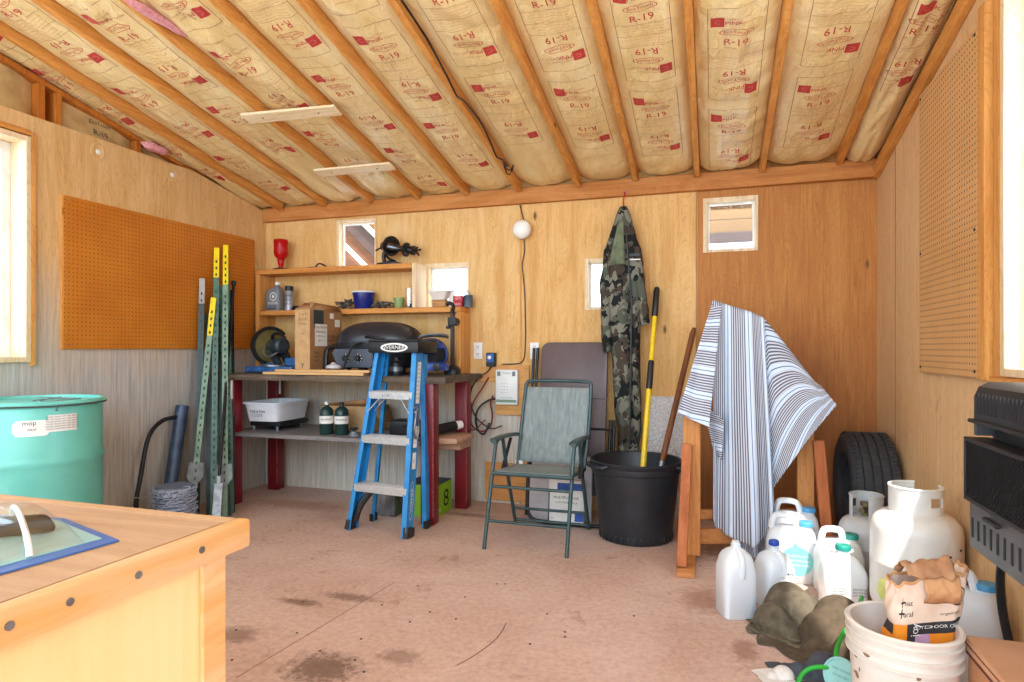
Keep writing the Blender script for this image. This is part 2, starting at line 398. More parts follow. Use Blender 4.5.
# kraft-faced batts
M_KRAFT, nt, b = newmat('kraft_facing'); b.inputs['Roughness'].default_value = .30; b.inputs['Specular IOR Level'].default_value = .5
k1 = noisetex(nt, coords(nt, (1, .35, 1)), 5, 5, .6, 1.0); k2 = noisetex(nt, coords(nt, (1, .5, 1)), 24, 5, .6, .6)
nt.links.new(ramp(nt, k1, [(.3, lin((224, 194, 130))), (.5, lin((234, 208, 150))), (.72, lin((240, 222, 174)))]), b.inputs['Base Color'])
bump(nt, b, k2, .85, .016)
M_PINKWOOL = mat('pink_fibre', (236, 172, 178), (210, 140, 150), rough=1, scale=60, bmp=.6)
MATS_B = [M_KRAFT, M_REDINK, M_REDLINE, M_REDTXT]
edges = [XL-.08]+RXS+[XR+.018]
def batt(k, x0, x1, seed, phase, label, rough=1.0, roll=0.0):
    root = None
    g0, g1 = x0+.021, x1-.021; w = g1-g0
    def P(u, Y, lift=0):
        e = abs(2*u-1); s = Vector((seed*3.1, 0, 0))
        bul = (1-e**3.0)
        wr = noise.noise(Vector((u*3.2+seed, Y*2.3, seed)))*.016*rough + noise.noise(Vector((u*7+seed*2, Y*6, seed)))*.008*rough
        wr += rough*.012*(abs(noise.noise(Vector((u*4+seed, Y*4.2+u*3, seed*1.7))))-.25)*-1
        wr += rough*.007*sin(Y*38+4*noise.noise(Vector((u*2, Y*1.5, seed*5))))*max(0, noise.noise(Vector((u*1.5, Y*.9, seed+9)))) 
        end = max(0, (Y-4.15)/.2)
        z = roofz(Y)+.052-(.040+roll)*bul + wr*(1-.5*e) + .03*end*end*(1-bul*.3) - lift
        return Vector((g0+w*u, Y, z))
    Y1 = YB-.05
    mb = MB(); mb.grid(lambda a, c: P(a, lerp(Y1, YF, c)), 16, 170)
    o = mb.build('insulation_batt', MATS_B, None, sharp=80)
    tag(o, label, 'insulation', 'kraft faced insulation batts between the rafters')
    # print: panels that read upright from inside, then upside down
    pr = MB(); cx = .5; pw_ = min(.25, w*.68); L = .68; pitch = .77
    def PF(x, s): return P(.5+x/w, s, .0022)
    y = phase
    while y < 4.5:
        ya, yb = y, y+L
        if yb > 1.25 and yb < 4.30:
            hw = pw_/2
            def ln(xa, sa, xb, sb, t=.0022):
                n = max(2, int(abs(sb-sa)/.03)+2 if abs(sb-sa) > abs(xb-xa) else 6)
                dx, ds = (0, t) if abs(xb-xa) > abs(sb-sa) else (t, 0)
                for i in range(n):
                    a0, a1 = i/n, (i+1)/n
                    X0, S0, X1, S1 = lerp(xa, xb, a0), lerp(sa, sb, a0), lerp(xa, xb, a1), lerp(sa, sb, a1)
                    pr.add([PF(X0-dx/2, S0-ds/2), PF(X1-dx/2, S1-ds/2) if dx == 0 else PF(X1-dx/2, S1), PF(X1+dx/2, S1+ds/2), PF(X0+dx/2, S0+ds/2)], [(0, 1, 2, 3)], 2)
            ln(-hw, ya, -hw, yb); ln(hw, ya, hw, yb); ln(-hw, ya, hw, ya); ln(-hw, yb, hw, yb)
            m = (ya+yb)/2
            for s0 in (-.075, 0.0, .075): ln(-hw, m+s0, hw, m+s0, .0016)
            for r_ in range(8):
                s0 = m-.066+r_*.0178+(.002 if r_ > 3 else -.002)
                pr.text('installation instructions and limits of use for kraft faced batts' if r_ % 2 else 'read these notes before fitting the batt in the rafter space', .0075, lambda x, yy, s0=s0: PF(x, s0-yy), 3)
            for sg in (1, -1):
                mp = lambda x, yy, oy: PF(sg*x, m-sg*(oy+yy))
                pr.text('R-19', .058, lambda x, yy: mp(x, yy, .112), 1)
                nn = 20
                for i in range(nn):
                    a0, a1 = 2*pi*i/nn, 2*pi*(i+1)/nn
                    q = [(.075*cos(a0), .022*sin(a0)), (.075*cos(a1), .022*sin(a1)), (.071*cos(a1), .0195*sin(a1)), (.071*cos(a0), .0195*sin(a0))]
                    pr.add([mp(x, yy, .178) for x, yy in q], [(0, 1, 2, 3)], 1)
                pr.text('EcoTouch', .028, lambda x, yy: mp(x, yy, .178), 1)
                pr.text('PINK', .036, lambda x, yy: mp(x-.012, yy, .240), 1)
                pr.text('INSULATION', .014, lambda x, yy: mp(x+.066, yy, .236), 3)
                pr.text('OWENS CORNING', .012, lambda x, yy: mp(x+.008, yy, .268), 3)
                for i in range(4):
                    for j in range(4):
                        xa = -hw+.012+i*.0145; sa = .218+j*.0155
                        pr.add([mp(xa, sa-.24, .24), mp(xa+.0145, sa-.24, .24), mp(xa+.0145, sa+.0155-.24, .24), mp(xa, sa+.0155-.24, .24)], [(0, 1, 2, 3)], 1)
                fx = -hw+.041; pr.text('C', .04, lambda x, yy: (lambda q: q-Vector((0, 0, .0012)))(mp(x+fx, yy, .249)), 3)
        y += pitch
    pr.build('print', MATS_B, o, smooth=False)
    return o
LAB = ['kraft insulation batt along the pegboard-and-drum side wall, tightly tucked with loose folds',
       'second kraft insulation batt from the drum side wall',
       'third kraft batt from the drum side wall, above the red bottle',
       'torn kraft batt with exposed pink wool under both pale wood strips',
       'kraft batt crossing above the bench grinder, one bay from the torn batt',
       'kraft insulation batt ending above the blue ladder with a cable beside it',
       'kraft insulation batt ending above the round white globe lamp',
       'kraft insulation batt ending above the bare wall between lamp and camouflage suit',
       'kraft insulation batt ending above the hanging camouflage suit',
       'kraft insulation batt ending above the small high window',
       'wrinkled kraft insulation batt ending above the striped blanket',
       'narrow rounded kraft batt squeezed beside the wall with the heater']
for k in range(len(edges)-1):
    ph = [.1, .35, .62, .20, .50, .27, -.02, .105, .28, .52, .33, .6][k]
    batt(k, edges[k], edges[k+1], 1.7+k*2.3, ph, LAB[k], [1.6, 1.5, 1.6, 2.0, 1.0, .8, .8, .8, .8, 1.5, 1.1, 1.3][k], .02 if k == 11 else 0)
# torn pink wool showing at rips and in the gable gap
for nm, c, s, lb in (('insulation_scrap', (-2.505, 2.30, roofz(2.30)+.006), (.026, .20, .02), 'pink wool tuft hanging from the torn ceiling batt near the long strip'),
                     ('insulation_scrap', (-3.52, 3.22, roofz(3.22)-.045), (.03, .10, .03), 'pink wool tuft poking out over the panelled side wall top')):
    mb = MB(); n = 14
    mb.grid(lambda a, d: Vector((c[0]+s[0]*sin(pi*a)*cos(2*pi*d)*(1+.3*noise.noise(Vector((a*5, d*5, 1)))), c[1]+s[1]*(-cos(pi*a))*(1+.2*noise.noise(Vector((a*4, d*3, 4)))), c[2]+s[2]*sin(pi*a)*sin(2*pi*d)*(1+.6*noise.noise(Vector((a*6, d*6, 2)))))), n, 16)
    tag(mb.build(nm, M_PINKWOOL, sharp=90), lb, 'insulation')
# gable insulation between the studs above the side wall panelling
M_KRAFTD = mat('kraft_gable', (206, 176, 122), (180, 148, 96), rough=.5, scale=9, bmp=.5)
for ya, yb, lb in ((2.68, 3.165, 'kraft insulation piece marked R-19 in the gable gap between two studs'), (2.22, 2.54, 'kraft insulation piece in the gable gap above the side window'), (3.215, 3.70, 'kraft insulation sliver in the narrow end of the gable gap')):
    mb = MB()
    def G(a, c, lift=0):
        Y = lerp(ya, yb, a); z1 = max(2.362, roofz(Y)-.012); z = lerp(2.36, z1, c)
        return Vector((XL-.075+.05*(1-abs(2*a-1)**3)*(.5+.5*sin(pi*min(1, c+.3)))+.012*noise.noise(Vector((Y*7, z*7, 3)))+lift, Y, z))
    mb.grid(G, 24, 10, 0)
    if ya > 2.6 and yb < 3.2:
        for s, sz, cy_ in (('R-19', .055, 2.482), ('EcoTouch', .035, 2.545)):
            mb.text(s, sz, lambda x, yy: (lambda q: Vector((q.x+.004, q.y, q.z)))(G((2.93+x-ya)/(yb-ya), (cy_+yy-2.36)/(max(2.37, roofz(2.93+x)-.012)-2.36))), 1)
    tag(mb.build('insulation_piece', [M_KRAFTD, M_INK], sharp=80), lb, 'insulation', None)
# two pale wood strips nailed under the rafters
for (a, c, lb) in (((245, 118.5), (338, 110), 'longer pale wood strip nailed under the rafters, nearer the room middle'), ((317, 173), (393, 166), 'shorter pale wood strip nailed under the rafters, close to the ledger beam')):
    def onR(x, y):
        d = ray(x, y); t = (2.287+.205*4.36-.02-H)/(d[2]+.205*d[1]); return Vector((d[0]*t, d[1]*t, H+d[2]*t))
    p, q = onR(*a), onR(*c); mb = MB(); nrm = Vector((0, .205, 1)).normalized()
    mb.bar(p, q, .095, .016, up=nrm)
    for t in (.2, .8):
        z = p.lerp(q, t)-nrm*.008; mb.cyl(z, z-nrm*.002, .005, n=8, mi=1)
    tag(mb.build('wood_strip', [M_WHITEWOOD, M_INK]), lb, 'wood strip', 'pale wood strips under the rafters')
# black cable running along a rafter
def onRf(x, y, dz=.0):
    d = ray(x, y); t = (2.287+.205*4.36+dz-H)/(d[2]+.205*d[1]); return Vector((d[0]*t, d[1]*t, H+d[2]*t))
xr = -1.343
pts = [(xr+.045, y_, roofz(y_)+s_) for y_, s_ in ((1.8, .0), (2.3, -.005), (2.7, .0), (2.95, -.03), (3.08, -.055), (3.2, -.02), (3.45, .0), (3.62, -.03), (3.72, -.06), (3.85, -.02), (3.95, -.01))]
mb = MB(); mb.tube(smooth_path(pts, 6), .006, 6)
lp = [(xr+.06+.05*sin(t)*.5, 3.92+.07*cos(t), roofz(3.92)-.04+.03*sin(2*t)) for t in [i*pi/6 for i in range(12)]]
mb.tube(lp, .005, 6, closed=True)
tag(mb.build('electric_cable', M_BLACK), 'black electric cable looping along a rafter of the ceiling', 'cable')
# ------------------------------------------------------------------ windows
def glassmat(nm='window_glass', k=.015, r=.02):
    m = bpy.data.materials.new(nm); m.use_nodes = True; nt = m.node_tree; nt.nodes.clear()
    o = N(nt, 'ShaderNodeOutputMaterial'); t = N(nt, 'ShaderNodeBsdfTransparent'); g = N(nt, 'ShaderNodeBsdfGlossy'); g.inputs['Roughness'].default_value = r
    mx = N(nt, 'ShaderNodeMixShader'); mx.inputs[0].default_value = k
    nt.links.new(t.outputs[0], mx.inputs[1]); nt.links.new(g.outputs[0], mx.inputs[2]); nt.links.new(mx.outputs[0], o.inputs[0])
    return m
M_GLASS = glassmat()
M_SASH = mat('white_sash', (240, 240, 238), rough=.5)
def back_window(n, W, fr=.022, jl=M_WHITEWOODZ, text=None):
    x0, x1, z0, z1 = W; mb = MB(); ya, yb = YB-.008, YB+.085
    mb.mm((x0, ya, z0), (x0+fr, yb, z1), .002); mb.mm((x1-fr*.6, ya, z0), (x1, yb, z1), .002)
    mb.mm((x0+fr, ya, z1-fr), (x1-fr*.6, yb, z1), .002); mb.mm((x0+fr, ya, z0), (x1-fr*.6, yb, z0+fr*.6), .002)
    o = struct('window_%d' % n, mb, jl)
    s = MB(); a, b_ = x0+fr, x1-fr*.6; c, d = z0+fr*.6, z1-fr; t = .014
    for p, q in (((a, c), (a+t, d)), ((b_-t, c), (b_, d)), ((a+t, c), (b_-t, c+t)), ((a+t, d-t), (b_-t, d))): s.mm((p[0], YB+.045, p[1]), (q[0], YB+.06, q[1]), .001)
    s.build('sash', M_SASH, o)
    g = MB(); g.mm((a+.002, YB+.051, c+.002), (b_-.002, YB+.054, d-.002), 0); gl = g.build('pane', M_GLASS, o)
    if text:
        st = MB()
        for dx, dz in ((0, 0), (.0018, 0), (0, .0018), (.0018, .0018)): st.text(text, .036, lambda x, z: Vector(((a+b_)/2+x+dx, YB+.0495, d-.034+z+dz)), sxx=.82); st.build('sticker_print', M_INK, gl, smooth=False)
    return o
back_window(1, WA); back_window(2, WB, .03, text=None); back_window(3, WC, .026); back_window(4, WD, .028, text='NADATA (800) SERI')
def side_window(n, X, W, sgn, thick, mj, sash=True):
    y0, y1, z0, z1 = W; mb = MB(); fr = .03; xa, xb = X-sgn*.02, X+sgn*thick
    xa, xb = min(xa, xb), max(xa, xb)
    mb.mm((xa, y0, z0), (xb, y0+fr, z1), .003); mb.mm((xa, y1-fr, z0), (xb, y1, z1), .003)
    mb.mm((xa, y0+fr, z1-fr), (xb, y1-fr, z1), .003); mb.mm((xa, y0+fr, z0), (xb, y1-fr, z0+fr), .003)
    o = struct('window_%d' % n, mb, mj)
    s = MB(); xs = X+sgn*(thick-.03); t = .05
    for p, q in (((y0+fr, z0+fr), (y0+fr+t, z1-fr)), ((y1-fr-t, z0+fr), (y1-fr, z1-fr)), ((y0+fr+t, z0+fr), (y1-fr-t, z0+fr+t)), ((y0+fr+t, z1-fr-t), (y1-fr-t, z1-fr))):
        s.mm((xs-.012, p[0], p[1]), (xs+.012, q[0], q[1]), .002)
    s.build('sash', M_SASH, o)
    g = MB(); g.mm((xs-.002, y0+fr+.01, z0+fr+.01), (xs+.002, y1-fr-.01, z1-fr-.01), 0); g.build('pane', M_GLASS, o)
side_window(5, XL, LW, -1, .14, M_WHITEWOODZ)
side_window(6, XR, RW, 1, .09, M_WHITEWOODZ)
# casing strips
mb = MB(); mb.mm((XL, LW[1], LW[2]-.02), (XL+.022, LW[1]+.022, LW[3]+.02), .002); struct('trim_17', mb, M_STUDZ)
mb = MB(); mb.mm((XL, LW[0]-.2, LW[3]+.005), (XL+.02, LW[1]+.0, LW[3]+.035), .002); struct('trim_18', mb, M_STUD)
mb = MB(); mb.mm((XR-.018, 2.605, 1.03), (XR, 2.66, 2.62), .002); struct('trim_19', mb, M_STUDZ)
mb = MB(); mb.mm((XR-.03, 1.25, 1.015), (XR, 2.66, 1.048), .003); struct('trim_20', mb, M_STUD)
mb = MB(); mb.mm((-1.62, YB-.018, .02), (-1.17, YB, .30), .002); mb.mm((-1.60, YB-.020, .115), (-1.18, YB-.001, .121), 0); struct('baseboard_back', mb, wood('offcut_pine', (218, 158, 96), (196, 128, 66), axis='x'))
# outside: ground, an outbuilding gable seen through the high window, a lean-to seen through the shelf window
mb = MB(); mb.mm((-30, -30, -.3), (30, 40, -.2), 0); struct('exterior_ground', mb, mat('pale_ground', (206, 208, 210), (186, 188, 190), scale=1.5, rough=.95))
M_OUT1 = wood('outbuilding_boards', (124, 92, 52), (104, 74, 38), axis='x', fine=40)
M_OUT2 = wood('outbuilding_fascia', (78, 58, 50), (60, 44, 40), axis='x', fine=40)
t = thing('outbuilding', (.5, 6.6, -.2), 'tan boarded outbuilding eave seen through the small high back window', 'building')
mb = MB()
for k in range(7): mb.mm((-1.6, 6.5, 2.285+k*.13), (2.6, 6.53, 2.285+k*.13+.126), .004)
mb.build('gable_boards', M_OUT1, t)
mb = MB(); mb.mm((-1.6, 6.44, 2.18), (2.6, 6.50, 2.28), .004); mb.build('fascia', M_OUT2, t)
for a_ in (-1.5, 2.35):
    mb = MB(); mb.mm((a_, 6.55, -.2), (a_+.15, 6.7, 3.2), .004); mb.build('corner_post', M_OUT2, t)
t = thing('lean_to', (-4.3, 5.8, -.2), 'weathered lean-to roof framing seen through the window over the top shelf', 'building')
M_OUT3 = wood('weathered_plank', (122, 78, 52), (92, 56, 36), axis='x', fine=30)
M_OUT4 = mat('white_painted_timber', (200, 194, 180))
a, c = onY(345, 208, 5.8), onY(400, 262, 5.8); d = (c-a)*1.0
def dg(o1, o2, w, m, nm, y):
    mb = MB(); off = Vector((0, y, 0)); mb.bar(a-d*.6+Vector((0, 0, o1))+off, c+d*.5+Vector((0, 0, o2))+off, .05, w, up=(0, 0, 1)); mb.build(nm, m, t)
dg(.03, .03, .045, M_OUT4, 'upper_rafter', 0); dg(-.10, -.10, .19, M_OUT2, 'purlin', .06); dg(-.42, -.42, .50, M_OUT3, 'roof_boards', .12); dg(-.40, -.40, .04, M_OUT4, 'lower_rafter', 0)
dg(.35, .35, .55, M_OUT1, 'soffit_boards', .1)
for a_, h_ in ((-5.3, 2.3), (-3.2, 1.7)):
    mb = MB(); mb.mm((a_, 5.95, -.2), (a_+.15, 6.1, h_), .004); mb.build('post', M_OUT2, t)

# ------------------------------------------------------------------ pegboards
def pegmat(name, c1, c2, axis, hole=.11):
    m, nt, b = newmat(name); b.inputs['Roughness'].default_value = .55; b.inputs['Specular IOR Level'].default_value = .3
    tc = N(nt, 'ShaderNodeTexCoord'); sc = N(nt, 'ShaderNodeVectorMath', operation='SCALE'); sc.inputs['Scale'].default_value = 1/.0262
    nt.links.new(tc.outputs['Object'], sc.inputs[0]); fr = N(nt, 'ShaderNodeVectorMath', operation='FRACTION'); nt.links.new(sc.outputs[0], fr.inputs[0])
    sb = N(nt, 'ShaderNodeVectorMath', operation='SUBTRACT'); sb.inputs[1].default_value = (.5, .5, .5); nt.links.new(fr.outputs[0], sb.inputs[0])
    ml = N(nt, 'ShaderNodeVectorMath', operation='MULTIPLY'); ml.inputs[1].default_value = (0, 1, 1); nt.links.new(sb.outputs[0], ml.inputs[0])
    ln = N(nt, 'ShaderNodeVectorMath', operation='LENGTH'); nt.links.new(ml.outputs[0], ln.inputs[0])
    f = noisetex(nt, coords(nt), 3, 5, .6)
    base = ramp(nt, f, [(.3, lin(c2)), (.65, lin(c1))])
    nt.links.new(mix(nt, ramp(nt, ln.outputs['Value'], [(hole, (1, 1, 1, 1)), (hole+.04, (0, 0, 0, 1))]), base, lin(tuple(q*.33 for q in c2))), b.inputs['Base Color'])
    return m
o = thing('pegboard', (XL, 3.48, 1.16), 'wide orange-brown pegboard on the wall behind the green fence posts', 'pegboard')
mb = MB(); mb.mm((XL+.018, 2.655, 1.148), (XL+.024, 4.235, 2.035), .001); mb.build('board', pegmat('pegboard_orange', (206, 128, 40), (188, 110, 30), 'x'), o)
mb = MB(); mb.mm((XL, 2.645, 1.142), (XL+.0175, 2.675, 2.04), .001)
mb.mm((XL, 2.675, 1.142), (XL+.0175, 4.23, 1.165), .001); mb.mm((XL, 2.675, 2.01), (XL+.0175, 4.23, 2.04), .001); mb.build('batten', M_STUDZ, o)
mb = MB()
for y_ in (2.68, 3.4, 4.2):
    for z_ in (1.17, 2.015): mb.cyl((XL+.024, y_, z_), (XL+.027, y_, z_), .006, n=8)
mb.build('screw_row', M_STEEL, o)
o = thing('pegboard', (XR, 3.1, 1.05), 'tall narrow tan pegboard on the wall above the propane tanks', 'pegboard')
mb = MB(); mb.mm((XR-.026, 2.765, 1.035), (XR-.020, 3.475, 2.365), .001); mb.build('board', pegmat('pegboard_tan', (214, 168, 114), (202, 154, 98), 'x', .15), o)
mb = MB(); mb.mm((XR-.030, 2.705, 1.03), (XR-.0, 2.763, 2.42), .002); mb.mm((XR-.0195, 3.44, 1.04), (XR, 3.47, 2.36), .001); mb.build('batten', M_STUDZ, o)
mb = MB()
for y_ in (2.80, 3.45):
    for z_ in (1.06, 1.6, 2.34): mb.cyl((XR-.026, y_, z_), (XR-.029, y_, z_), .006, n=8)
mb.build('screw_row', M_INK, o)
# round plugs let into the side wall panelling
for k, (x, y) in enumerate(((98, 152), (172, 175))):
    p = onX(x, y, XL); mb = MB()
    R = Matrix.Rotation(pi/2, 3, 'Y')
    mb.lathe([(.050, 0), (.050, .003), (.046, .0045), (.034, .0045), (.032, .002)], (XL, p.y, p.z), 24, R, sx=1.15)
    mb.lathe([(.016, .002), (.016, .006), (.012, .007)], (XL, p.y, p.z), 16, R, mi=1)
    tag(mb.build('vent_plug', [M_PLY_L, M_PAPER]), ['round plywood vent plug on the pegboard wall, close to the side window', 'round plywood vent plug above the middle of the wide pegboard'][k], 'vent plug', 'round plugs in the side wall')

# ------------------------------------------------------------------ light and camera
w = bpy.data.worlds.new('sky'); SC.world = w; w.use_nodes = True
bg = w.node_tree.nodes['Background']; bg.inputs[0].default_value = (.70, .86, 1.0, 1); bg.inputs[1].default_value = 5.0
sl = bpy.data.lights.new('sun', 'SUN'); sl.energy = 7; sl.angle = radians(1.2); sl.color = (1, .97, .92)
so = bpy.data.objects.new('sun', sl); COL.objects.link(so); so.rotation_euler = Vector((-.4, .75, -1.2)).to_track_quat('-Z', 'Y').to_euler(); so.location = (4, -6, 10)
def portal(name, loc, rot, sx, sy):
    l = bpy.data.lights.new(name, 'AREA'); l.shape = 'RECTANGLE'; l.size = sx; l.size_y = sy; l.cycles.is_portal = True
    o = bpy.data.objects.new(name, l); COL.objects.link(o); o.location = loc; o.rotation_euler = rot
portal('front_opening', ((XL+XR)/2, Y0, 1.6), (pi/2, 0, 0), XR-XL, 3.3)
portal('window_light_east', (XR+.1, 1.95, 1.75), (0, -pi/2, 0) if False else (0, pi/2, 0), 1.4, 1.3)
portal('window_light_west', (XL-.15, 1.78, 1.7), (0, -pi/2, 0), 1.25, 1.16)
cam = bpy.data.cameras.new('camera'); cam.sensor_width = 36; cam.sensor_fit = 'HORIZONTAL'; cam.lens = F*36/1024
cam.shift_y = (CY-341)/1024; cam.clip_start = .05
co_ = bpy.data.objects.new('camera', cam); COL.objects.link(co_); co_.location = (0, 0, H); co_.rotation_euler = (pi/2, 0, TH)
SC.camera = co_
SC.view_settings.view_transform = 'Standard'; SC.view_settings.look = 'None'; SC.view_settings.gamma = 1; SC.view_settings.use_curve_mapping = False
SC.view_settings.exposure = 0.38
SC.cycles.use_denoising = True
SC.cycles.max_bounces = 10; SC.cycles.diffuse_bounces = 6; SC.cycles.sample_clamp_indirect = 8
# ================================================================== LEFT SIDE
# ---- steel drum
M_TEAL = mat('turquoise_paint', (112, 200, 186), (100, 186, 174), rough=.32, scale=4)
M_RUST = mat('chipped_rust', (80, 84, 78), (60, 56, 50), rough=.8)
DC = (-3.272, 2.275); DR = .292
o = thing('steel_drum', (DC[0], DC[1], 0), 'turquoise steel drum standing behind the wooden counter', 'drum')
prof = [(0, .0), (DR, .0), (DR+.006, .012), (DR, .03)]
for z in (.30, .60): prof += [(DR, z-.03), (DR+.004, z-.018), (DR+.011, z), (DR+.004, z+.018), (DR, z+.03)]
prof += [(DR, .865), (DR-.004, .872)]
mb = MB(); mb.lathe([(r, z) for r, z in prof], (DC[0], DC[1], 0), 72, cap1=False); mb.build('barrel', M_TEAL, o, sharp=50)
mb = MB(); mb.lathe([(DR-.004, .868), (DR+.012, .868), (DR+.016, .882), (DR+.006, .894), (DR-.012, .894), (DR-.014, .880), (0, .876)], (DC[0], DC[1], 0), 72, cap0=False, cap1=False); mb.build('lid', M_TEAL, o)
mb = MB(); mb.tube([(DC[0]+(DR+.0135)*cos(a), DC[1]+(DR+.0135)*sin(a), .8735+.0006*sin(5*a)) for a in [i*2*pi/60 for i in range(60)]], .0045, 6, closed=True); mb.build('clamp_ring', M_RUST, o)
rr = random.Random(5); mb = MB()
pts = smooth_path([(DC[0]+.05+.11*rr.uniform(-1, 1), DC[1]+.05+.10*rr.uniform(-1, 1), .884+.012*rr.random()) for i in range(12)], 5); mb.tube(pts, .0018, 5)
tag(mb.build('wire_scrap', M_STEEL), 'thin loose wire lying on the turquoise drum lid', 'wire')
mb = MB()
def onDrum(a, z, l=.0012): return Vector((DC[0]+(DR+l)*cos(a), DC[1]+(DR+l)*sin(a), z))
a0 = -.50
def lab(x, y, l=.0012): return onDrum(a0+x/DR, .775+y, l)
def patch(x0, x1, y0, y1, mi, l, rnd=0):
    n = 10
    for i in range(n):
        xa, xb = lerp(x0, x1, i/n), lerp(x0, x1, (i+1)/n)
        def yy(x, y, s):
            e = min(x-x0, x1-x); return y+s*rnd*max(0, 1-e/.02)**2 if rnd else y
        mb.add([lab(xa, yy(xa, y0, 1), l), lab(xb, yy(xb, y0, 1), l), lab(xb, yy(xb, y1, -1), l), lab(xa, yy(xa, y1, -1), l)], [(0, 1, 2, 3)], mi)
patch(-.115, .03, -.04, .035, 0, .0012, .02); patch(.02, .145, -.025, .055, 0, .0016)
mb.text('mop', .03, lambda x, y: lab(-.05+x, .022+y, .0022), 1); mb.text('MOP', .016, lambda x, y: lab(-.04+x, -.01+y, .0022), 1)
for i in range(6): mb.text('DANGER HANDLE WITH CARE  KEEP DRY', .0088, lambda x, y, i=i: lab(.082+x*.85, .046-i*.0115+y, .0022), 1)
mb.text('2', .035, lambda x, y: lab(.055+x, .085+y, .0016), 1)
mb.build('label', [M_PAPER, M_INK], o, smooth=False)
# ---- counter
M_CTOP = wood('counter_top', (196, 162, 128), (166, 130, 98), (180, 146, 114), axis='x', fine=26, distort=2, rings=.3)
M_CTRIM = wood('counter_nosing', (224, 174, 112), (208, 154, 92), (236, 214, 184), axis='y', fine=20, knots=False, rings=.2)
M_CPAN = wood('counter_panel', (236, 206, 152), (228, 194, 136), (238, 212, 166), axis='z', fine=20, knots=False, rings=.06)
o = thing('workbench_counter', (-2.0, .2, 0), 'wooden counter with worn plank top and pale plywood panel, nearest the viewer', 'counter')
cx0, cx1, cy0, cy1 = -2.6, -.708, -.75, .822
mb = MB(); mb.mm((cx0, cy0, .845), (cx1-.022, cy1-.022, .876), .002); mb.build('top', M_CTOP, o)
mb = MB(); mb.mm((cx1-.02, cy0, .832), (cx1+.004, cy1+.004, .878), .006, 2); mb.build('nosing', M_CTRIM, o)
mb = MB(); mb.mm((cx0, cy1-.02, .832), (cx1-.021, cy1+.004, .877), .006, 2); mb.build('nosing', wood('counter_nosing_back', (200, 164, 126), (172, 134, 98), axis='x', fine=20, rings=.3), o)
for y_, r_ in ((.724, .0052), (.619, .0052), (.529, .0048), (.464, .0052), (.36, .005)):
    mb = MB(); mb.cyl((cx1+.0035, y_, .858), (cx1+.0055, y_, .858), r_, n=10); mb.build('screw', M_STEEL, o)
mb = MB(); mb.mm((cx1-.043, cy0, .0), (cx1-.026, cy1-.03, .845), .001); mb.build('side_panel', M_CPAN, o)
mb = MB(); mb.mm((cx0, cy1-.045, 0), (cx1-.044, cy1-.027, .845), .001); mb.build('back_panel', M_CPAN, o)
mb = MB(); mb.mm((cx1-.0255, cy1-.072, 0), (cx1-.018, cy1-.027, .832), .001); mb.build('corner_strip', M_CTRIM, o)
# ---- blister pack on the counter
M_CLEAR = glassmat('clear_plastic', .20, .10)
M_BLUECARD = mat('blue_card', (70, 110, 176), (52, 92, 160), rough=.4)
M_GREENCARD = mat('pale_green_card', (150, 190, 186), (132, 176, 176), rough=.4)
o = thing('blister_pack', (-.90, .62, .876), 'clear blister pack holding a black tool, blue card, lying on the counter', 'blister pack', rz=.0)
A = [onZ(119, 541, .8775), onZ(64, 519, .8775), onZ(-60, 512, .8775), onZ(-90, 600, .8775)]
nn = [(p.x, p.y) for p in A]
mb = MB(); mb.prism(nn, .0025, Matrix.Translation((0, 0, .8768))); mb.build('backing_card', M_BLUECARD, o, smooth=False)
ct = sum((p for p in A), Vector())/4
mb = MB(); mb.prism([(lerp(x, ct.x, .16), lerp(y, ct.y, .16)) for x, y in nn], .0012, Matrix.Translation((0, 0, .8795))); mb.build('printed_panel', M_GREENCARD, o, smooth=False)
def inpack(s, t, z): # s along A0->A3 , t toward A1
    p = A[0].lerp(A[3], s).lerp(A[1].lerp(A[2], s), t); return Vector((p.x, p.y, z))
mb = MB(); sh = []
for k, (s_, hw, hh) in enumerate(((.26, .012, .008), (.30, .020, .013), (.55, .022, .014), (.9, .022, .014), (.94, .016, .010))):
    c_ = inpack(s_, .5, .881+hh); dr = (A[3]-A[0]).normalized(); sd = Vector((-dr.y, dr.x, 0))
    sh.append([c_+sd*hw*cos(2*pi*j/14)+Vector((0, 0, hh*sin(2*pi*j/14))) for j in range(14)])
mb.rings(sh); mb.build('black_tool', M_BLACK, o)
mb = MB()
for s_ in (.42, .62): 
    mb.tube([inpack(s_+.06*sin(a*.5), .5+.42*cos(a), .882+.030*sin(a)) for a in [i*pi/12 for i in range(13)]], .004, 8)
mb.build('white_strap', M_WHITE, o)
mb = MB()
def BL(a, c):
    q = inpack(lerp(.16, .98, a), lerp(.12, .9, c), 0); e = (1-abs(2*a-1)**6)*(1-abs(2*c-1)**6)
    return Vector((q.x, q.y, .8805+.034*e+.003*noise.noise(Vector((a*6, c*6, 2)))*e))
mb.grid(BL, 22, 14); mb.build('clear_shell', M_CLEAR, o, sharp=80)

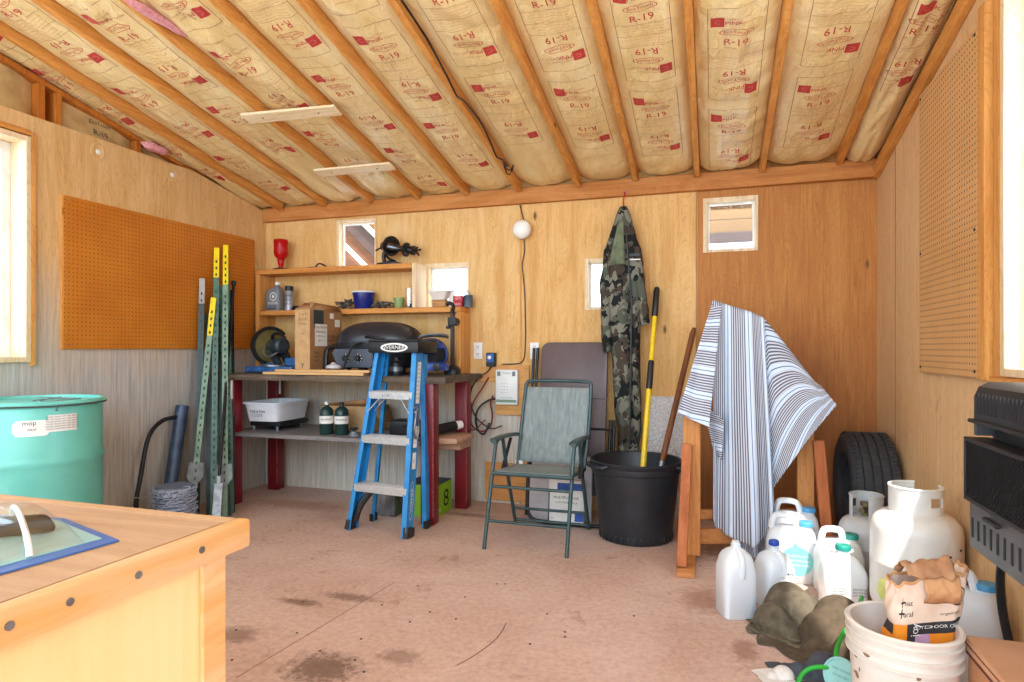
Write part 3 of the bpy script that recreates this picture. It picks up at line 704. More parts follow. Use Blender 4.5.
# ---- fence posts leaning in the corner
M_TGREEN = mat('post_green', (84, 122, 106), (62, 98, 86), rough=.45, scale=18)
M_TGREEN2 = mat('post_pale_green', (134, 164, 140), (104, 136, 116), rough=.5, scale=14)
M_TDARK = mat('post_dark_green', (40, 66, 62), (30, 50, 50), rough=.45)
M_TYEL = mat('post_yellow', (246, 222, 20), (232, 204, 14), rough=.4)
M_TGREY = mat('post_grey_tip', (176, 172, 166), (150, 148, 144), rough=.5)
M_TPLATE = mat('post_plate', (128, 134, 132), (98, 104, 104), rough=.55, metal=.3)
def tpost(top, base, body, tip, tiplen, label, plate=True, face=(.55, -.83, .1), studs=True):
    top = Vector(top); base = Vector(base); d = (top-base).normalized(); L = (top-base).length
    o = thing('fence_post', base, label, 'fence post', 'steel fence posts leaning in the corner')
    nrm = Vector(face); nrm = (nrm-d*nrm.dot(d)).normalized()
    def seg(a, c, nm, m, par):
        mb = MB(); p = base+d*a; q = base+d*c
        mb.bar(p, q, .038, .0055, up=nrm, bev=.001)
        mb.bar(p-nrm*.019, q-nrm*.019, .0055, .034, up=nrm, bev=.001)
        if studs:
            a2, c2 = max(a, .25)+.012, c-.025
            for i in range(int((c2-a2)/.052)): mb.bar(base+d*(a2+i*.052)+nrm*.0055, base+d*(a2+i*.052+.02)+nrm*.0055, .010, .007, up=nrm, bev=.001, mi=1)
        return mb.build(nm, [m, M_TDARK], par)
    seg(.0, L-tiplen, 'shaft', body, o)
    if tip: seg(L-tiplen, L, 'painted_tip', tip, o)
    if plate:
        x = d.cross(nrm).normalized(); z0 = .26; mb = MB()
        out = [(-.045, .12), (.045, .12), (.052, .02), (.0, -.05), (-.052, .02)]
        vs = [base+d*(z0+b_)+x*a_-nrm*(.006) for a_, b_ in out]+[base+d*(z0+b_)+x*a_-nrm*(.009) for a_, b_ in out]
        vs = [v+nrm*.013 for v in vs]
        mb.add(vs, [(0, 1, 2, 3, 4), (9, 8, 7, 6, 5)]+[(i, (i+1) % 5, 5+(i+1) % 5, 5+i) for i in range(5)]); mb.build('anchor_plate', M_TPLATE, o, smooth=False)
    return o
tpost((-3.49, 3.70, 1.52), (-3.32, 3.32, 0), M_TGREEN2, M_TYEL, .29, 'fence post with a long yellow tip that sits lowest of the yellow tips')
tpost((-3.555, 3.66, 1.66), (-3.40, 3.45, 0), M_TDARK, M_TGREY, .19, 'dark green fence post with a grey unpainted tip', plate=False)
tpost((-3.555, 3.80, 1.905), (-3.21, 3.40, 0), M_TGREEN, M_TYEL, .24, 'tall fence post with a yellow tip beside the tallest one', plate=False)
tpost((-3.535, 3.87, 1.935), (-3.08, 3.36, 0), M_TGREEN2, M_TYEL, .33, 'tallest yellow-tipped fence post, reaching highest over the pegboard')
tpost((-3.55, 3.76, 1.50), (-3.15, 3.475, 0), M_TDARK, None, 0, 'dark green fence post without painted tip, wedged among the yellow-tipped ones', plate=False)
tpost((-3.55, 3.945, 1.60), (-3.205, 3.57, 0), M_BLACKM, None, 0, 'black studded fence post standing on the bench side of the bundle', plate=False)
for tp_, bs_, lb_, m_ in (((-3.553, 3.835, 1.62), (-3.25, 3.50, 0), 'dark green fence post tucked behind the tall yellow-tipped pair', M_TGREEN), ((-3.55, 3.90, 1.74), (-3.19, 3.545, 0), 'green fence post close behind the tallest yellow-tipped post', M_TGREEN), ((-3.553, 3.71, 1.40), (-3.30, 3.46, 0), 'short dark green fence post hidden among the bundle', M_TDARK)):
    tpost(tp_, bs_, m_, None, 0, lb_, plate=False)
# digging bar
o = thing('digging_bar', (-3.03, 3.27, 0), 'dark steel digging bar with knob top and pale flat blade at its foot', 'digging bar')
top = Vector((-3.505, 3.92, 1.65)); bot = Vector((-3.035, 3.235, .012)); d = (top-bot).normalized()
mb = MB(); mb.cyl(bot+d*.32, top, .011, n=12); mb.build('shaft', M_BLACKM, o)
mb = MB(); mb.lathe([(.0, -.02), (.016, -.017), (.021, 0), (.016, .016), (0, .02)], top, 16); mb.build('knob', M_BLACKM, o)
mb = MB(); mb.bar(bot, bot+d*.275, .055, .010, up=(.5, -.85, .1)); mb.bar(bot+d*.27, bot+d*.33, .026, .016, up=(.5, -.85, .1)); mb.build('blade', M_GALV, o)
# post driver
M_DRV = mat('driver_blue', (66, 84, 112), (48, 62, 86), rough=.4, metal=.2)
o = thing('post_driver', (-3.40, 3.22, 0), 'dark blue tubular post driver with bent side handle against the wall', 'post driver')
a_, c_ = Vector((-3.455, 3.24, .0)), Vector((-3.515, 3.44, .735)); d = (c_-a_).normalized()
mb = MB(); mb.cyl(a_+d*.012, c_, .041, n=24); mb.cyl(c_, c_+d*.012, .043, n=24); mb.build('tube', M_DRV, o)
mb = MB(); n_ = Vector((-.1, -.93, .3)); hp = [c_-d*.06+Vector((-.0, -.03, 0)), c_-d*.07+Vector((-.01, -.15, -.01)), c_-d*.16+Vector((-.01, -.235, -.02)), c_-d*.40+Vector((-.005, -.25, -.02)), a_+d*.16+Vector((.0, -.25, .0)), a_+d*.08+Vector((0, -.19, 0)), a_+d*.04+Vector((0, -.05, 0))]
mb.tube(smooth_path(hp, 6), .014, 10); mb.build('handle', M_BLACKM, o)
# barbed wire spool
M_WIRE = mat('barbed_wire', (206, 216, 234), (146, 160, 186), rough=.4, metal=.15, scale=60)
sp = Vector((-3.17, 3.045, 0)); o = thing('barbed_wire_spool', sp, 'round spool of galvanised barbed wire on the floor before the posts', 'wire spool')
mb = MB(); mb.lathe([(0, .0), (.105, .0), (.105, .30), (0, .30)], sp, 30); mb.build('core', mat('spool_core', (120, 132, 154), (92, 102, 124)), o)
rr = random.Random(11); mb = MB(); pts = []
for i in range(44*26):
    a = i*2*pi/26; t = i/(44*26); r_ = .112+.012*rr.random()+.006*sin(a*.37)
    pts.append(sp+Vector((r_*cos(a), r_*sin(a), .02+.27*(.5-.5*cos(t*5*pi))+.006*rr.uniform(-1, 1))))
mb.tube(pts, .0026, 4)
for i in range(90):
    a = rr.uniform(0, 2*pi); z = rr.uniform(.03, .29); p = sp+Vector((.124*cos(a), .124*sin(a), z)); q = Vector((rr.uniform(-1, 1), rr.uniform(-1, 1), rr.uniform(-1, 1))).normalized()*.014
    mb.cyl(p-q, p+q, .0016, n=4)
mb.build('wire_winding', M_WIRE, o, smooth=True)
mb = MB(); mb.tube(smooth_path([sp+Vector(p) for p in ((.09, -.09, .25), (.03, -.135, .30), (-.12, -.12, .24), (-.25, -.06, .22), (-.30, -.02, .2))], 5), .003, 5)
mb.tube(smooth_path([sp+Vector(p) for p in ((.02, -.12, .18), (.12, -.10, .27), (.20, -.08, .32), (.11, -.04, .31))], 5), .003, 5); mb.build('loose_ends', M_WIRE, o)

# ================================================================== RED-LEGGED WORKBENCH
M_RED = mat('oxblood_paint', (122, 20, 34), (104, 14, 28), rough=.35, scale=6)
M_REDHI = mat('red_edge_highlight', (176, 104, 96), (130, 40, 44), rough=.6, scale=70)
M_SLAB = wood('dark_slab', (98, 86, 76), (58, 50, 46), (128, 108, 88), axis='x', fine=40, distort=2)
M_GREYSH = wood('grey_shelf', (140, 134, 134), (112, 106, 108), axis='x', fine=40, knots=False)
o = thing('workbench', (-2.45, 4.05, 0), 'long workbench with dark slab top, grey lower shelf and oxblood red legs', 'workbench')
BZ = .962
mb = MB(); n = 40
prof = []
for i in range(n+1):
    t = i/n; x = lerp(-3.43, -1.64, t); e = .012*noise.noise(Vector((x*6, 0, 1)))+.012*noise.noise(Vector((x*17, 0, 4)))
    y0 = 3.70+e; zt = BZ; zb = .918+.008*noise.noise(Vector((x*9, 2, 2)))
    prof.append([(x, y0+.006, zb), (x, y0-.004, (zt+zb)/2+.006*noise.noise(Vector((x*14, 5, 1)))), (x, y0+.004, zt-.004), (x, y0+.012, zt), (x, 4.36, zt), (x, 4.36, zb)])
mb.rings(prof, True); mb.build('top_slab', M_SLAB, o, sharp=50)
for x, y_ in ((-3.38, 3.775), (-3.40, 4.275), (-1.765, 3.735), (-1.715, 4.185)):
    mb = MB(); mb.mm((x-.046, y_-.046, 0), (x+.046, y_+.046, .917), .006, 2); mb.mm((x+.0415, y_-.0475, .05), (x+.0475, y_-.0415, .90), .001, mi=1)  # pale strip paints the edge highlight on each leg
    mb.build('leg', [M_RED, M_REDHI], o)
mb = MB(); mb.mm((-3.42, 3.745, .502), (-1.84, 4.33, .532), .003); mb.build('shelf', M_GREYSH, o)
M_ROUGH = wood('rough_offcut', (196, 158, 132), (166, 124, 98), axis='x', fine=30)
mb = MB(); mb.mm((-1.83, 3.80, .515), (-1.60, 4.12, .552), .008, 2); mb.mm((-1.83, 3.90, .46), (-1.62, 4.10, .512), .004); mb.build('shelf_end', M_ROUGH, o)
for x, y_ in ((-3.335, 3.695), (-3.33, 4.22)):
    mb = MB(); mb.mm((x, y_, .78), (x+.014, y_+.014, .915), .003); mb.build('bracket', M_WHITE, o)
# ---- items on the slab
# mitre saw
M_SBLUE = mat('saw_blue', (62, 110, 166), (46, 86, 140), rough=.35, scale=20)
M_SDARK = mat('saw_dark', (46, 56, 62), (34, 42, 48), rough=.45)
M_BLADE = mat('saw_disc', (150, 140, 86), (126, 116, 70), rough=.35, metal=.5)
s0 = Vector((-3.17, 3.98, BZ)); o = thing('mitre_saw', s0, 'blue mitre saw with dark round blade guard on the slab top', 'mitre saw')
mb = MB(); mb.mm(s0+Vector((-.215, -.08, .006)), s0+Vector((.21, .10, .05)), .008, 2)
for k in range(7): mb.mm(s0+Vector((-.19+k*.055, -.088, .012)), s0+Vector((-.165+k*.055, -.079, .046)), .003)
mb.mm(s0+Vector((-.235, -.06, .0)), s0+Vector((-.19, -.02, .02)), .003); mb.mm(s0+Vector((.15, -.06, .0)), s0+Vector((.20, -.02, .02)), .003); mb.mm(s0+Vector((-.20, .05, 0)), s0+Vector((.2, .09, .02)), .003)
mb.mm(s0+Vector((-.15, .02, .05)), s0+Vector((-.02, .045, .075)), .004); mb.mm(s0+Vector((.06, .02, .05)), s0+Vector((.205, .045, .115)), .01)
mb.build('base', M_SBLUE, o)
mb = MB(); mb.lathe([(.0, .0), (.10, .0), (.10, .012), (0, .012)], s0+Vector((0, -.01, .05)), 30); mb.build('turntable', M_STEEL, o)
bc = s0+Vector((-.10, .07, .205)); ax = Vector((.86, -.42, .0)).normalized()
RB = ax.to_track_quat('Z', 'Y').to_matrix()
mb = MB(); mb.lathe([(0, -.0015), (.125, -.0015), (.125, .0015), (0, .0015)], bc, 44, RB); mb.lathe([(0, .0015), (.03, .0015), (.03, .02), (0, .02)], bc, 20, RB); mb.build('blade', M_BLADE, o)
mb = MB(); n = 30; rs = []
for i in range(n+1):
    a = lerp(radians(40), radians(262), i/n)
    e1 = RB @ Vector((1, 0, 0)); e2 = RB @ Vector((0, 1, 0))
    up = Vector((0, 0, 1)); hz = up.cross(ax).normalized()
    dv = hz*cos(a)+up*sin(a)
    rs.append([bc+dv*.105-ax*.018, bc+dv*.148-ax*.022, bc+dv*.152, bc+dv*.148+ax*.022, bc+dv*.128+ax*.02, bc+dv*.128-ax*.012])
mb.rings(rs, True); mb.build('blade_guard', M_BLACK, o)
mb = MB(); mc = bc+ax*.03
mb.lathe([(0, 0), (.048, 0), (.052, .01), (.052, .09), (.046, .12), (.058, .122), (.058, .17), (.04, .185), (0, .185)], mc, 26, RB); mb.build('motor', M_SDARK, o)
mb = MB(); mb.bar(s0+Vector((.03, .13, .05)), bc+Vector((.06, .05, .0)), .05, .05); mb.bar(s0+Vector((.05, -.02, .06)), bc+Vector((.02, -.03, -.03)), .04, .05); mb.build('arm', M_SDARK, o)
mb = MB(); mb.tube(smooth_path([mc+Vector(p) for p in ((.0, .0, .045), (.04, -.04, .085), (.11, -.06, .095), (.165, -.08, .07), (.18, -.07, .03))], 6), .014, 10, sq=.8); mb.build('handle', M_BLACK, o)
mb = MB(); mb.tube(smooth_path([mc+Vector(p) for p in ((-.02, -.05, .0), (.0, -.1, -.05), (.05, -.11, -.085), (.12, -.09, -.05))], 6), .006, 8); mb.build('lever', M_STEEL, o)
# open carton
o = thing('cardboard_carton', (-2.785, 3.98, BZ), 'tall brown carton with dark tape and white labels standing on the slab top', 'carton')
bx0, bx1, by0, by1, bz0, bz1 = -2.848, -2.722, 3.785, 4.185, BZ+.002, 1.425
mb = MB(); t_ = .005
for a, c, mi in (((bx0, by0, bz0), (bx1, by0+t_, bz1), 0), ((bx0, by1-t_, bz0), (bx1, by1, bz1), 1), ((bx0, by0, bz0), (bx0+t_, by1, bz1), 1), ((bx1-t_, by0, bz0), (bx1, by1, bz1), 1), ((bx0, by0, bz0), (bx1, by1, bz0+t_), 1)): mb.mm(a, c, .0008, mi=mi)
mb.build('box_body', [M_CARD, M_CARD2], o)
mb = MB(); mb.add([(bx0, by0, bz1), (bx1, by0, bz1), (bx1-.01, by0+.10, bz1+.052), (bx0+.01, by0+.10, bz1+.052)], [(0, 1, 2, 3)]); mb.build('flap', M_CARD2, o, solid=.004)
mb = MB(); mb.add([(bx1-.003, by0+.01, bz1), (bx1-.003, by1, bz1), (bx1-.02, by1-.01, bz1+.04), (bx1-.02, by0+.03, bz1+.055)], [(0, 1, 2, 3)]); mb.build('flap', M_CARD2, o, solid=.004)
mb = MB(); fs0 = frame_fn((bx1, by0, bz0), (0, 1, 0), (0, 0, 1), .0012); fs = lambda x, y: fs0(x*1.42, y)
flat_rect(mb, fs, .03, .33, .115, bz1-bz0, 0); mb.build('tape', [mat('teal_tape', (36, 66, 74), (28, 52, 60))], o, smooth=False); mb = MB(); flat_rect(mb, lambda x, y: fs(x, y)+Vector((.0006, 0, 0)), .04, .20, .145, .36, 0); mb.build('sticker', M_PAPER, o, smooth=False)
mb = MB(); flat_rect(mb, fs, .215, .345, .262, .40, 0); mb.build('sticker', M_PAPER, o, smooth=False)
mb = MB(); flat_rect(mb, fs, .17, .405, .205, .445, 0); mb.build('sticker', M_PAPER, o, smooth=False)
mb = MB()
for k, s_ in enumerate(('CAUTION', 'FRAGILE', 'ITEM 210', 'QTY 1')): mb.text(s_, .022 if k < 2 else .018, lambda x, y, k=k: fs(.092+x, .335-k*.032+y)+Vector((.0014, 0, 0)), 2)
for k, s_ in enumerate(('PRODUCT', 'HEAVY 21', 'LBS')): mb.text(s_, .026, lambda x, y, k=k: fs(.20+x, .27-k*.03+y), 2)
for k, s_ in enumerate(('UPC', 'NET', 'KG')): mb.text(s_, .024, lambda x, y, k=k: fs(.06+x, .15-k*.028+y), 2)
ff = frame_fn((bx0, by0, bz0), (1, 0, 0), (0, 0, 1), .0012)
for k, s_ in enumerate(('Y H T', 'B O B', 'THIS SIDE', '- - - -', 'CARE')): mb.text(s_, .026 if k < 2 else .015, lambda x, y, k=k: ff(.066+x, .425-k*.034+y), 2)
mb.text('Y', .05, lambda x, y: ff(.066+x, .06+y), 2); mb.text('A-L', .03, lambda x, y: ff(.066+x, .02+y), 2)
mb.build('print', [M_PAPER, M_PAPER, M_INK], o, smooth=False)
# boards lying on the slab
for k, (x0, x1, y0, y1, z0) in enumerate(((-3.06, -2.24, 3.703, 3.773, 0), (-2.96, -2.20, 3.708, 3.775, .019))):
    mb = MB(); mb.mm((x0, y0, BZ+.0005+z0), (x1, y1, BZ+.0185+z0), .002)
    tag(mb.build('pine_board', wood('board_pine%d' % k, (224, 184, 132), (202, 158, 104), axis='x', fine=30)), ['pale pine board lying directly on the slab front edge, under another board', 'pale pine board stacked on top of another at the slab front'][k], 'board', 'pine boards on the workbench')
# table-top gas grill
M_GRILL = mat('grill_black', (40, 44, 52), (32, 35, 42), rough=.3)
M_GPAN = mat('grill_panel', (74, 80, 92), (62, 68, 80), rough=.35, metal=.2)
g0 = Vector((-2.33, 4.085, BZ)); o = thing('gas_grill', g0, 'black table-top gas grill with domed lid and two front knobs', 'grill')
mb = MB()
for x in (-.22, .22):
    mb.mm(g0+Vector((x-.03, -.13, 0)), g0+Vector((x+.03, -.08, .05)), .005); mb.mm(g0+Vector((x-.03, .10, 0)), g0+Vector((x+.03, .15, .05)), .005)
mb.build('feet', M_BLACK, o)
mb = MB(); mb.rings([superring(hx, hy, g0.z+z, 48, 3.2, g0.x, g0.y) for z, hx, hy in ((.045, .26, .15), (.06, .285, .165), (.18, .305, .19), (.215, .315, .195), (.235, .315, .195))]); mb.build('firebox', M_GRILL, o)
mb = MB(); L_ = []
for i in range(12):
    t = i/11*pi/2; L_.append(superring(.31*cos(t)**.7+.005, .19*cos(t)**.7+.003, g0.z+.236+.145*sin(t), 48, 2.6+.4*cos(t), g0.x, g0.y))
mb.rings(L_); mb.build('lid', M_GRILL, o, sharp=50)
mb = MB(); mb.rings([[(g0.x+x, g0.y-.195-dy, g0.z+z) for x, z in ((-.23, .05), (.03, .05), (.05, .07), (.05, .15), (.03, .18), (-.26, .18), (-.28, .15))] for dy in (-.05, .0)]); mb.build('control_panel', M_GPAN, o)
for x in (-.165, -.065):
    mb = MB(); RK = Matrix.Rotation(pi/2, 3, 'X'); c_ = g0+Vector((x, -.195, .115))
    mb.lathe([(0, 0), (.034, 0), (.034, .004), (.024, .006), (.022, .026), (.018, .03), (0, .03)], c_, 22, RK); mb.box(c_+Vector((0, -.031, 0)), (.007, .008, .036), rotz(0), .002)
    for a in range(8): mb.box(c_+Vector((.029*cos(a*pi/4), -.005, .029*sin(a*pi/4))), (.006, .002, .006), None, 0, mi=1)
    mb.build('knob', [M_BLACK, M_PAPER], o)
mb = MB(); mb.tube(smooth_path([g0+Vector(p) for p in ((-.30, -.10, .19), (-.345, -.13, .19), (-.358, -.15, .16), (-.358, -.16, .05), (-.352, -.16, .004))], 6), .022, 12, sq=.7); mb.build('side_handle', M_BLACK, o)
mb = MB(); mb.tube(smooth_path([g0+Vector(p) for p in ((-.02, -.17, .262), (.03, -.225, .27), (.10, -.24, .26), (.16, -.215, .245))], 6), .010, 8); mb.build('lid_handle', M_BLACK, o)
mb = MB(); mb.tube(smooth_path([g0+Vector(p) for p in ((-.03, -.21, .225), (-.085, -.225, .205), (-.13, -.235, .12), (-.155, -.25, .04))], 6), .008, 8); mb.build('hose', M_BLACKM, o)
M_MILKY, nt, b = newmat('milky_clear'); b.inputs['Base Color'].default_value = lin((214, 216, 224)); b.inputs['Roughness'].default_value = .2; b.inputs['Transmission Weight'].default_value = .3
c_ = Vector((-2.50, 3.745, BZ+.0381)); mb = MB(); mb.lathe([(0, 0), (.028, .0), (.055, .012), (.045, .03), (.022, .038), (.012, .05), (0, .05)], c_, 24); tag(mb.build('glass_saucer', M_MILKY), 'small translucent round lid lying on the pine boards before the grill', 'lid')
# black canister behind the ladder
mb = MB(); c_ = Vector((-2.06, 3.83, BZ)); mb.lathe([(0, 0), (.045, 0), (.047, .01), (.047, .085), (.035, .10), (.035, .125), (.02, .13), (0, .13)], c_, 26); mb.lathe([(.0472, .03), (.0478, .03), (.0478, .06), (.0472, .06)], c_, 26, cap0=False, cap1=False, mi=1)
tag(mb.build('canister', [M_BLACK, M_STEEL]), 'small black canister on the slab behind the ladder top', 'canister')
# motocross helmet
M_HBLUE = mat('helmet_blue', (44, 84, 170), (34, 66, 146), rough=.25)
M_HBLK = mat('helmet_black', (26, 30, 40), (20, 22, 30), rough=.3)
M_LIME = mat('lime_green', (150, 220, 30), (140, 210, 24), rough=.35)
h0 = Vector((-1.875, 3.985, BZ)); o = thing('helmet', h0, 'blue motocross helmet with grey visor and lime patch on the bench end', 'helmet', rz=0)
RH = rotz(radians(38))
def HP(th, ph, k=1.0):
    x = sin(ph)*cos(th)*.125*k; y = sin(ph)*sin(th)*.145*k; z = cos(ph)*.125*k
    if z < 0: z *= 1.0; x *= 1-.25*(-z/.125); y *= 1-.12*(-z/.125)
    return h0+RH @ Vector((x, y, z+.135))
mb = MB(); nu, nv = 40, 24
# shell with the eye opening left out; RH turns local -y towards the viewer
for i in range(nu):
    for j in range(nv):
        t0, t1 = 2*pi*i/nu, 2*pi*(i+1)/nu; p0, p1 = .02+2.45*j/nv, .02+2.45*(j+1)/nv
        tm, pm = (t0+t1)/2, (p0+p1)/2; dt = abs((tm-1.5*pi+pi) % (2*pi)-pi)
        if dt < .85 and 1.15 < pm < 1.95: continue
        mi = 0
        if dt > .95 and pm > 1.15: mi = 1
        if pm < .9 and (int(tm*5/pi) % 2): mi = 1
        if abs(dt-1.5) < .22 and .5 < pm < 2.1: mi = 3
        if 1.7 < dt < 2.35 and 1.55 < pm < 2.2: mi = 2
        mb.add([HP(t0, p0), HP(t1, p0), HP(t1, p1), HP(t0, p1)], [(0, 3, 2, 1)], mi)
me_o = mb.build('shell', [M_HBLUE, M_HBLK, M_LIME, M_WHITE], o, sharp=80)
bm = bmesh.new(); bm.from_mesh(me_o.data); bmesh.ops.remove_doubles(bm, verts=bm.verts, dist=1e-5); bm.to_mesh(me_o.data); bm.free()
md = me_o.modifiers.new('thickness', 'SOLIDIFY'); md.thickness = .008; md.offset = -1
mb = MB(); mb.rings([[HP(2*pi*i/30, p, .90) for i in range(30)] for p in (.3, .8, 1.2, 1.6, 2.0, 2.4)], True, True, True); mb.build('lining', mat('helmet_lining', (40, 44, 54), (30, 32, 40), rough=.95), o)
mb = MB(); V_ = []
for i in range(13):
    a = lerp(-1.0, 1.0, i/12); V_.append([h0+RH @ Vector((.128*sin(a), -.10*cos(a)-.02, .235+.03*cos(a))), h0+RH @ Vector((.12*sin(a), -.235*cos(a)+.02, .255+.03*cos(a)))])
mb.rings(V_, False, False, False); mb.build('visor', mat('visor_grey', (150, 156, 160), (120, 128, 134), rough=.3), o, solid=.004)
mb = MB(); C_ = []
for i in range(17):
    a = lerp(-1.25, 1.25, i/16); r_ = .165
    C_.append([h0+RH @ Vector((.122*sin(a), -r_*cos(a)-.008*q, .035+.045*w_)) for q, w_ in ((0, 0), (1, 0), (1.6, .5), (1, 1), (0, 1))])
mb.rings(C_, True); mb.build('chin_bar', M_HBLUE, o)
mb = MB(); mb.lathe([(0, 0), (.030, 0), (.026, .01), (.012, .012), (0, .012)], h0+RH @ Vector((0, -.176, .058)), 18, RH @ Matrix.Rotation(pi/2, 3, 'X')); mb.build('chin_vent', M_HBLK, o)
# bumper jack
j0 = Vector((-1.765, 4.11, BZ)); o = thing('bumper_jack', j0, 'tall black upright jack with clamp head at the end of the slab top', 'jack')
mb = MB(); mb.rings([superring(hx, hy, j0.z+z, 28, 3, j0.x, j0.y) for z, hx, hy in ((0, .055, .06), (.03, .055, .06), (.05, .045, .05), (.062, .03, .03))]); mb.build('base', M_BLACKM, o)
mb = MB(); mb.mm(j0+Vector((-.013, -.01, .05)), j0+Vector((.013, .01, .47)), .002)
mb.build('upright', mat('brown_iron', (64, 52, 46), (48, 38, 34), rough=.6), o)
mb = MB(); mb.mm(j0+Vector((-.028, -.028, .345)), j0+Vector((.03, .018, .405)), .008, 2); mb.lathe([(0, -.04), (.028, -.04), (.03, 0), (.028, .04), (0, .04)], j0+Vector((.018, -.01, .375)), 18, Matrix.Rotation(pi/2, 3, 'X')); mb.mm(j0+Vector((-.045, -.02, .325)), j0+Vector((-.01, .0, .345)), .004)
mb.build('clamp', M_BLACKM, o)
mb = MB(); mb.tube(smooth_path([j0+Vector(p) for p in ((.0, -.005, .44), (.012, -.01, .475), (.005, -.02, .50), (-.02, -.03, .505), (-.035, -.03, .49))], 5), [.014]*20+[.006], 8); mb.build('hook', M_BLACKM, o)
# ---- items on the lower shelf
SZ = .532
M_TUB = mat('tub_white', (226, 230, 236), (214, 218, 226), rough=.35)
t0_ = Vector((-3.20, 4.02, SZ)); mb = MB()
def rr_(hx, hy, z): return superring(hx, hy, z, 40, 7, t0_.x+.02, t0_.y)
mb.rings([rr_(.135, .185, SZ+.075), rr_(.155, .205, SZ+.20), rr_(.17, .22, SZ+.202), rr_(.17, .22, SZ+.215), rr_(.15, .20, SZ+.215), rr_(.13, .18, SZ+.085), ], True, True, True)
ft = frame_fn((t0_.x+.0, t0_.y-.20, SZ+.14), (1, 0, 0), (0, .16, 1), .004)
for k, s_ in enumerate(('CAT', 'TUB & PAN', '1 2 QTS')): mb.text(s_, .028, lambda x, y, k=k: ft(x-.0, .035-k*.028+y), 1)
tag(mb.build('plastic_tub', [M_TUB, M_INK], sharp=50), 'white rectangular plastic tub sitting on a low camp stove', 'tub')
o = thing('camp_stove', (-3.18, 4.02, SZ), 'flat black camp stove with short silver legs under the white tub', 'camp stove')
mb = MB(); mb.mm(t0_+Vector((-.11, -.15, .035)), t0_+Vector((.16, .19, .066)), .006, 2)
mb.build('stove_body', M_BLACKM, o)
mb = MB(); 
for k in range(5): mb.mm(t0_+Vector((-.09+k*.055, -.14, .0665)), t0_+Vector((-.083+k*.055, .18, .0735)), .001)
mb.build('grate', M_BLACKM, o)
for x, y_ in ((-.09, -.13), (.12, -.13), (-.09, .15), (.12, .15)):
    mb = MB(); mb.cyl(t0_+Vector((x, y_, 0)), t0_+Vector((x, y_, .036)), .007, .013, 12); mb.build('leg', M_GALV, o)
M_CYL = mat('cylinder_green', (34, 62, 58), (26, 48, 46), rough=.3)
for k, (x, y_) in enumerate(((-2.635, 3.86), (-2.52, 3.875))):
    c_ = Vector((x, y_, SZ)); o = thing('gas_cylinder', c_, ['green camping gas cylinder nearest the white tub on the grey shelf', 'green camping gas cylinder beside the other one, nearer the blue ladder'][k], 'gas cylinder', 'camping gas cylinders on the lower shelf')
    mb = MB(); mb.lathe([(0, .004), (.046, 0), (.05, .006), (.05, .15), (.046, .175), (.03, .195), (.016, .20), (.016, .212), (0, .212)], c_, 30); mb.build('cylinder', M_CYL, o)
    mb = MB(); mb.lathe([(.0503, .08), (.0508, .08), (.0508, .135), (.0503, .135)], c_, 30, cap0=False, cap1=False); 
    mb.text('PROPANE', .018, lambda x, y: Vector((c_.x+.0515*sin(x/.05+.5), c_.y-.0515*cos(x/.05+.5), SZ+.11+y)), 1); mb.build('label', [M_PAPER, M_INK], o)
    mb = MB(); mb.lathe([(0, 0), (.014, 0), (.014, .018), (.009, .022), (0, .022)], c_+Vector((0, 0, .212)), 16); mb.build('valve_cap', [M_WHITE, M_BLACK][k], o)
o = thing('valve_fitting', (-2.40, 3.85, SZ), 'small silver gas fitting lying beside the green cylinders', 'fitting')
mb = MB(); mb.lathe([(0, 0), (.032, 0), (.034, .012), (.022, .022), (.022, .03), (0, .032)], (-2.405, 3.85, SZ), 20); mb.build('body', M_GALV, o)
mb = MB(); mb.cyl((-2.405, 3.85, SZ+.03), (-2.405, 3.85, SZ+.06), .012, n=12); mb.cyl((-2.43, 3.835, SZ+.05), (-2.38, 3.865, SZ+.05), .008, n=10); mb.build('nozzle', M_BLACKM, o)
o = thing('carton_open', (-2.58, 4.16, SZ), 'worn open brown carton on the grey shelf behind the gas cylinders', 'carton')
mb = MB()
for a, c in (((-2.80, 4.03, SZ), (-2.36, 4.036, SZ+.19)), ((-2.80, 4.26, SZ), (-2.36, 4.266, SZ+.19)), ((-2.80, 4.036, SZ), (-2.794, 4.26, SZ+.19)), ((-2.366, 4.036, SZ), (-2.36, 4.26, SZ+.19)), ((-2.80, 4.03, SZ), (-2.36, 4.266, SZ+.006))): mb.mm(a, c, .001)
mb.build('box_body', M_CARD, o)
mb = MB(); mb.add([(-2.80, 4.03, SZ+.19), (-2.36, 4.03, SZ+.19), (-2.40, 3.98, SZ+.245), (-2.74, 3.99, SZ+.205)], [(0, 1, 2, 3)]); mb.build('flap', M_CARD2, o, solid=.004)
mb = MB(); mb.add([(-2.36, 4.03, SZ+.19), (-2.36, 4.26, SZ+.19), (-2.31, 4.25, SZ+.07), (-2.30, 4.05, SZ+.06)], [(0, 1, 2, 3)]); mb.build('flap', M_CARD2, o, solid=.004)
o = thing('tool_case', (-1.95, 4.1, SZ), 'long black tool case lying on the grey shelf behind a red leg', 'case')
mb = MB(); mb.mm((-2.19, 3.96, SZ), (-1.87, 4.12, SZ+.105), .012, 3); mb.build('case_body', M_BLACK, o)
mb = MB(); mb.mm((-2.08, 3.945, SZ+.06), (-1.96, 3.96, SZ+.075), .004); mb.build('handle', M_BLACKM, o)
o = thing('black_torch', (-1.78, 3.98, .56), 'black cylindrical tool with pale cap resting on the rough shelf end', 'tool')
mb = MB(); mb.tube([(-1.80, 3.92, .59), (-1.72, 4.05, .605)], .035, 16); mb.build('barrel', M_BLACK, o)
mb = MB(); mb.tube([(-1.72, 4.05, .605), (-1.69, 4.095, .61)], [.033, .028], 16); mb.build('cap', M_WHITE, o)
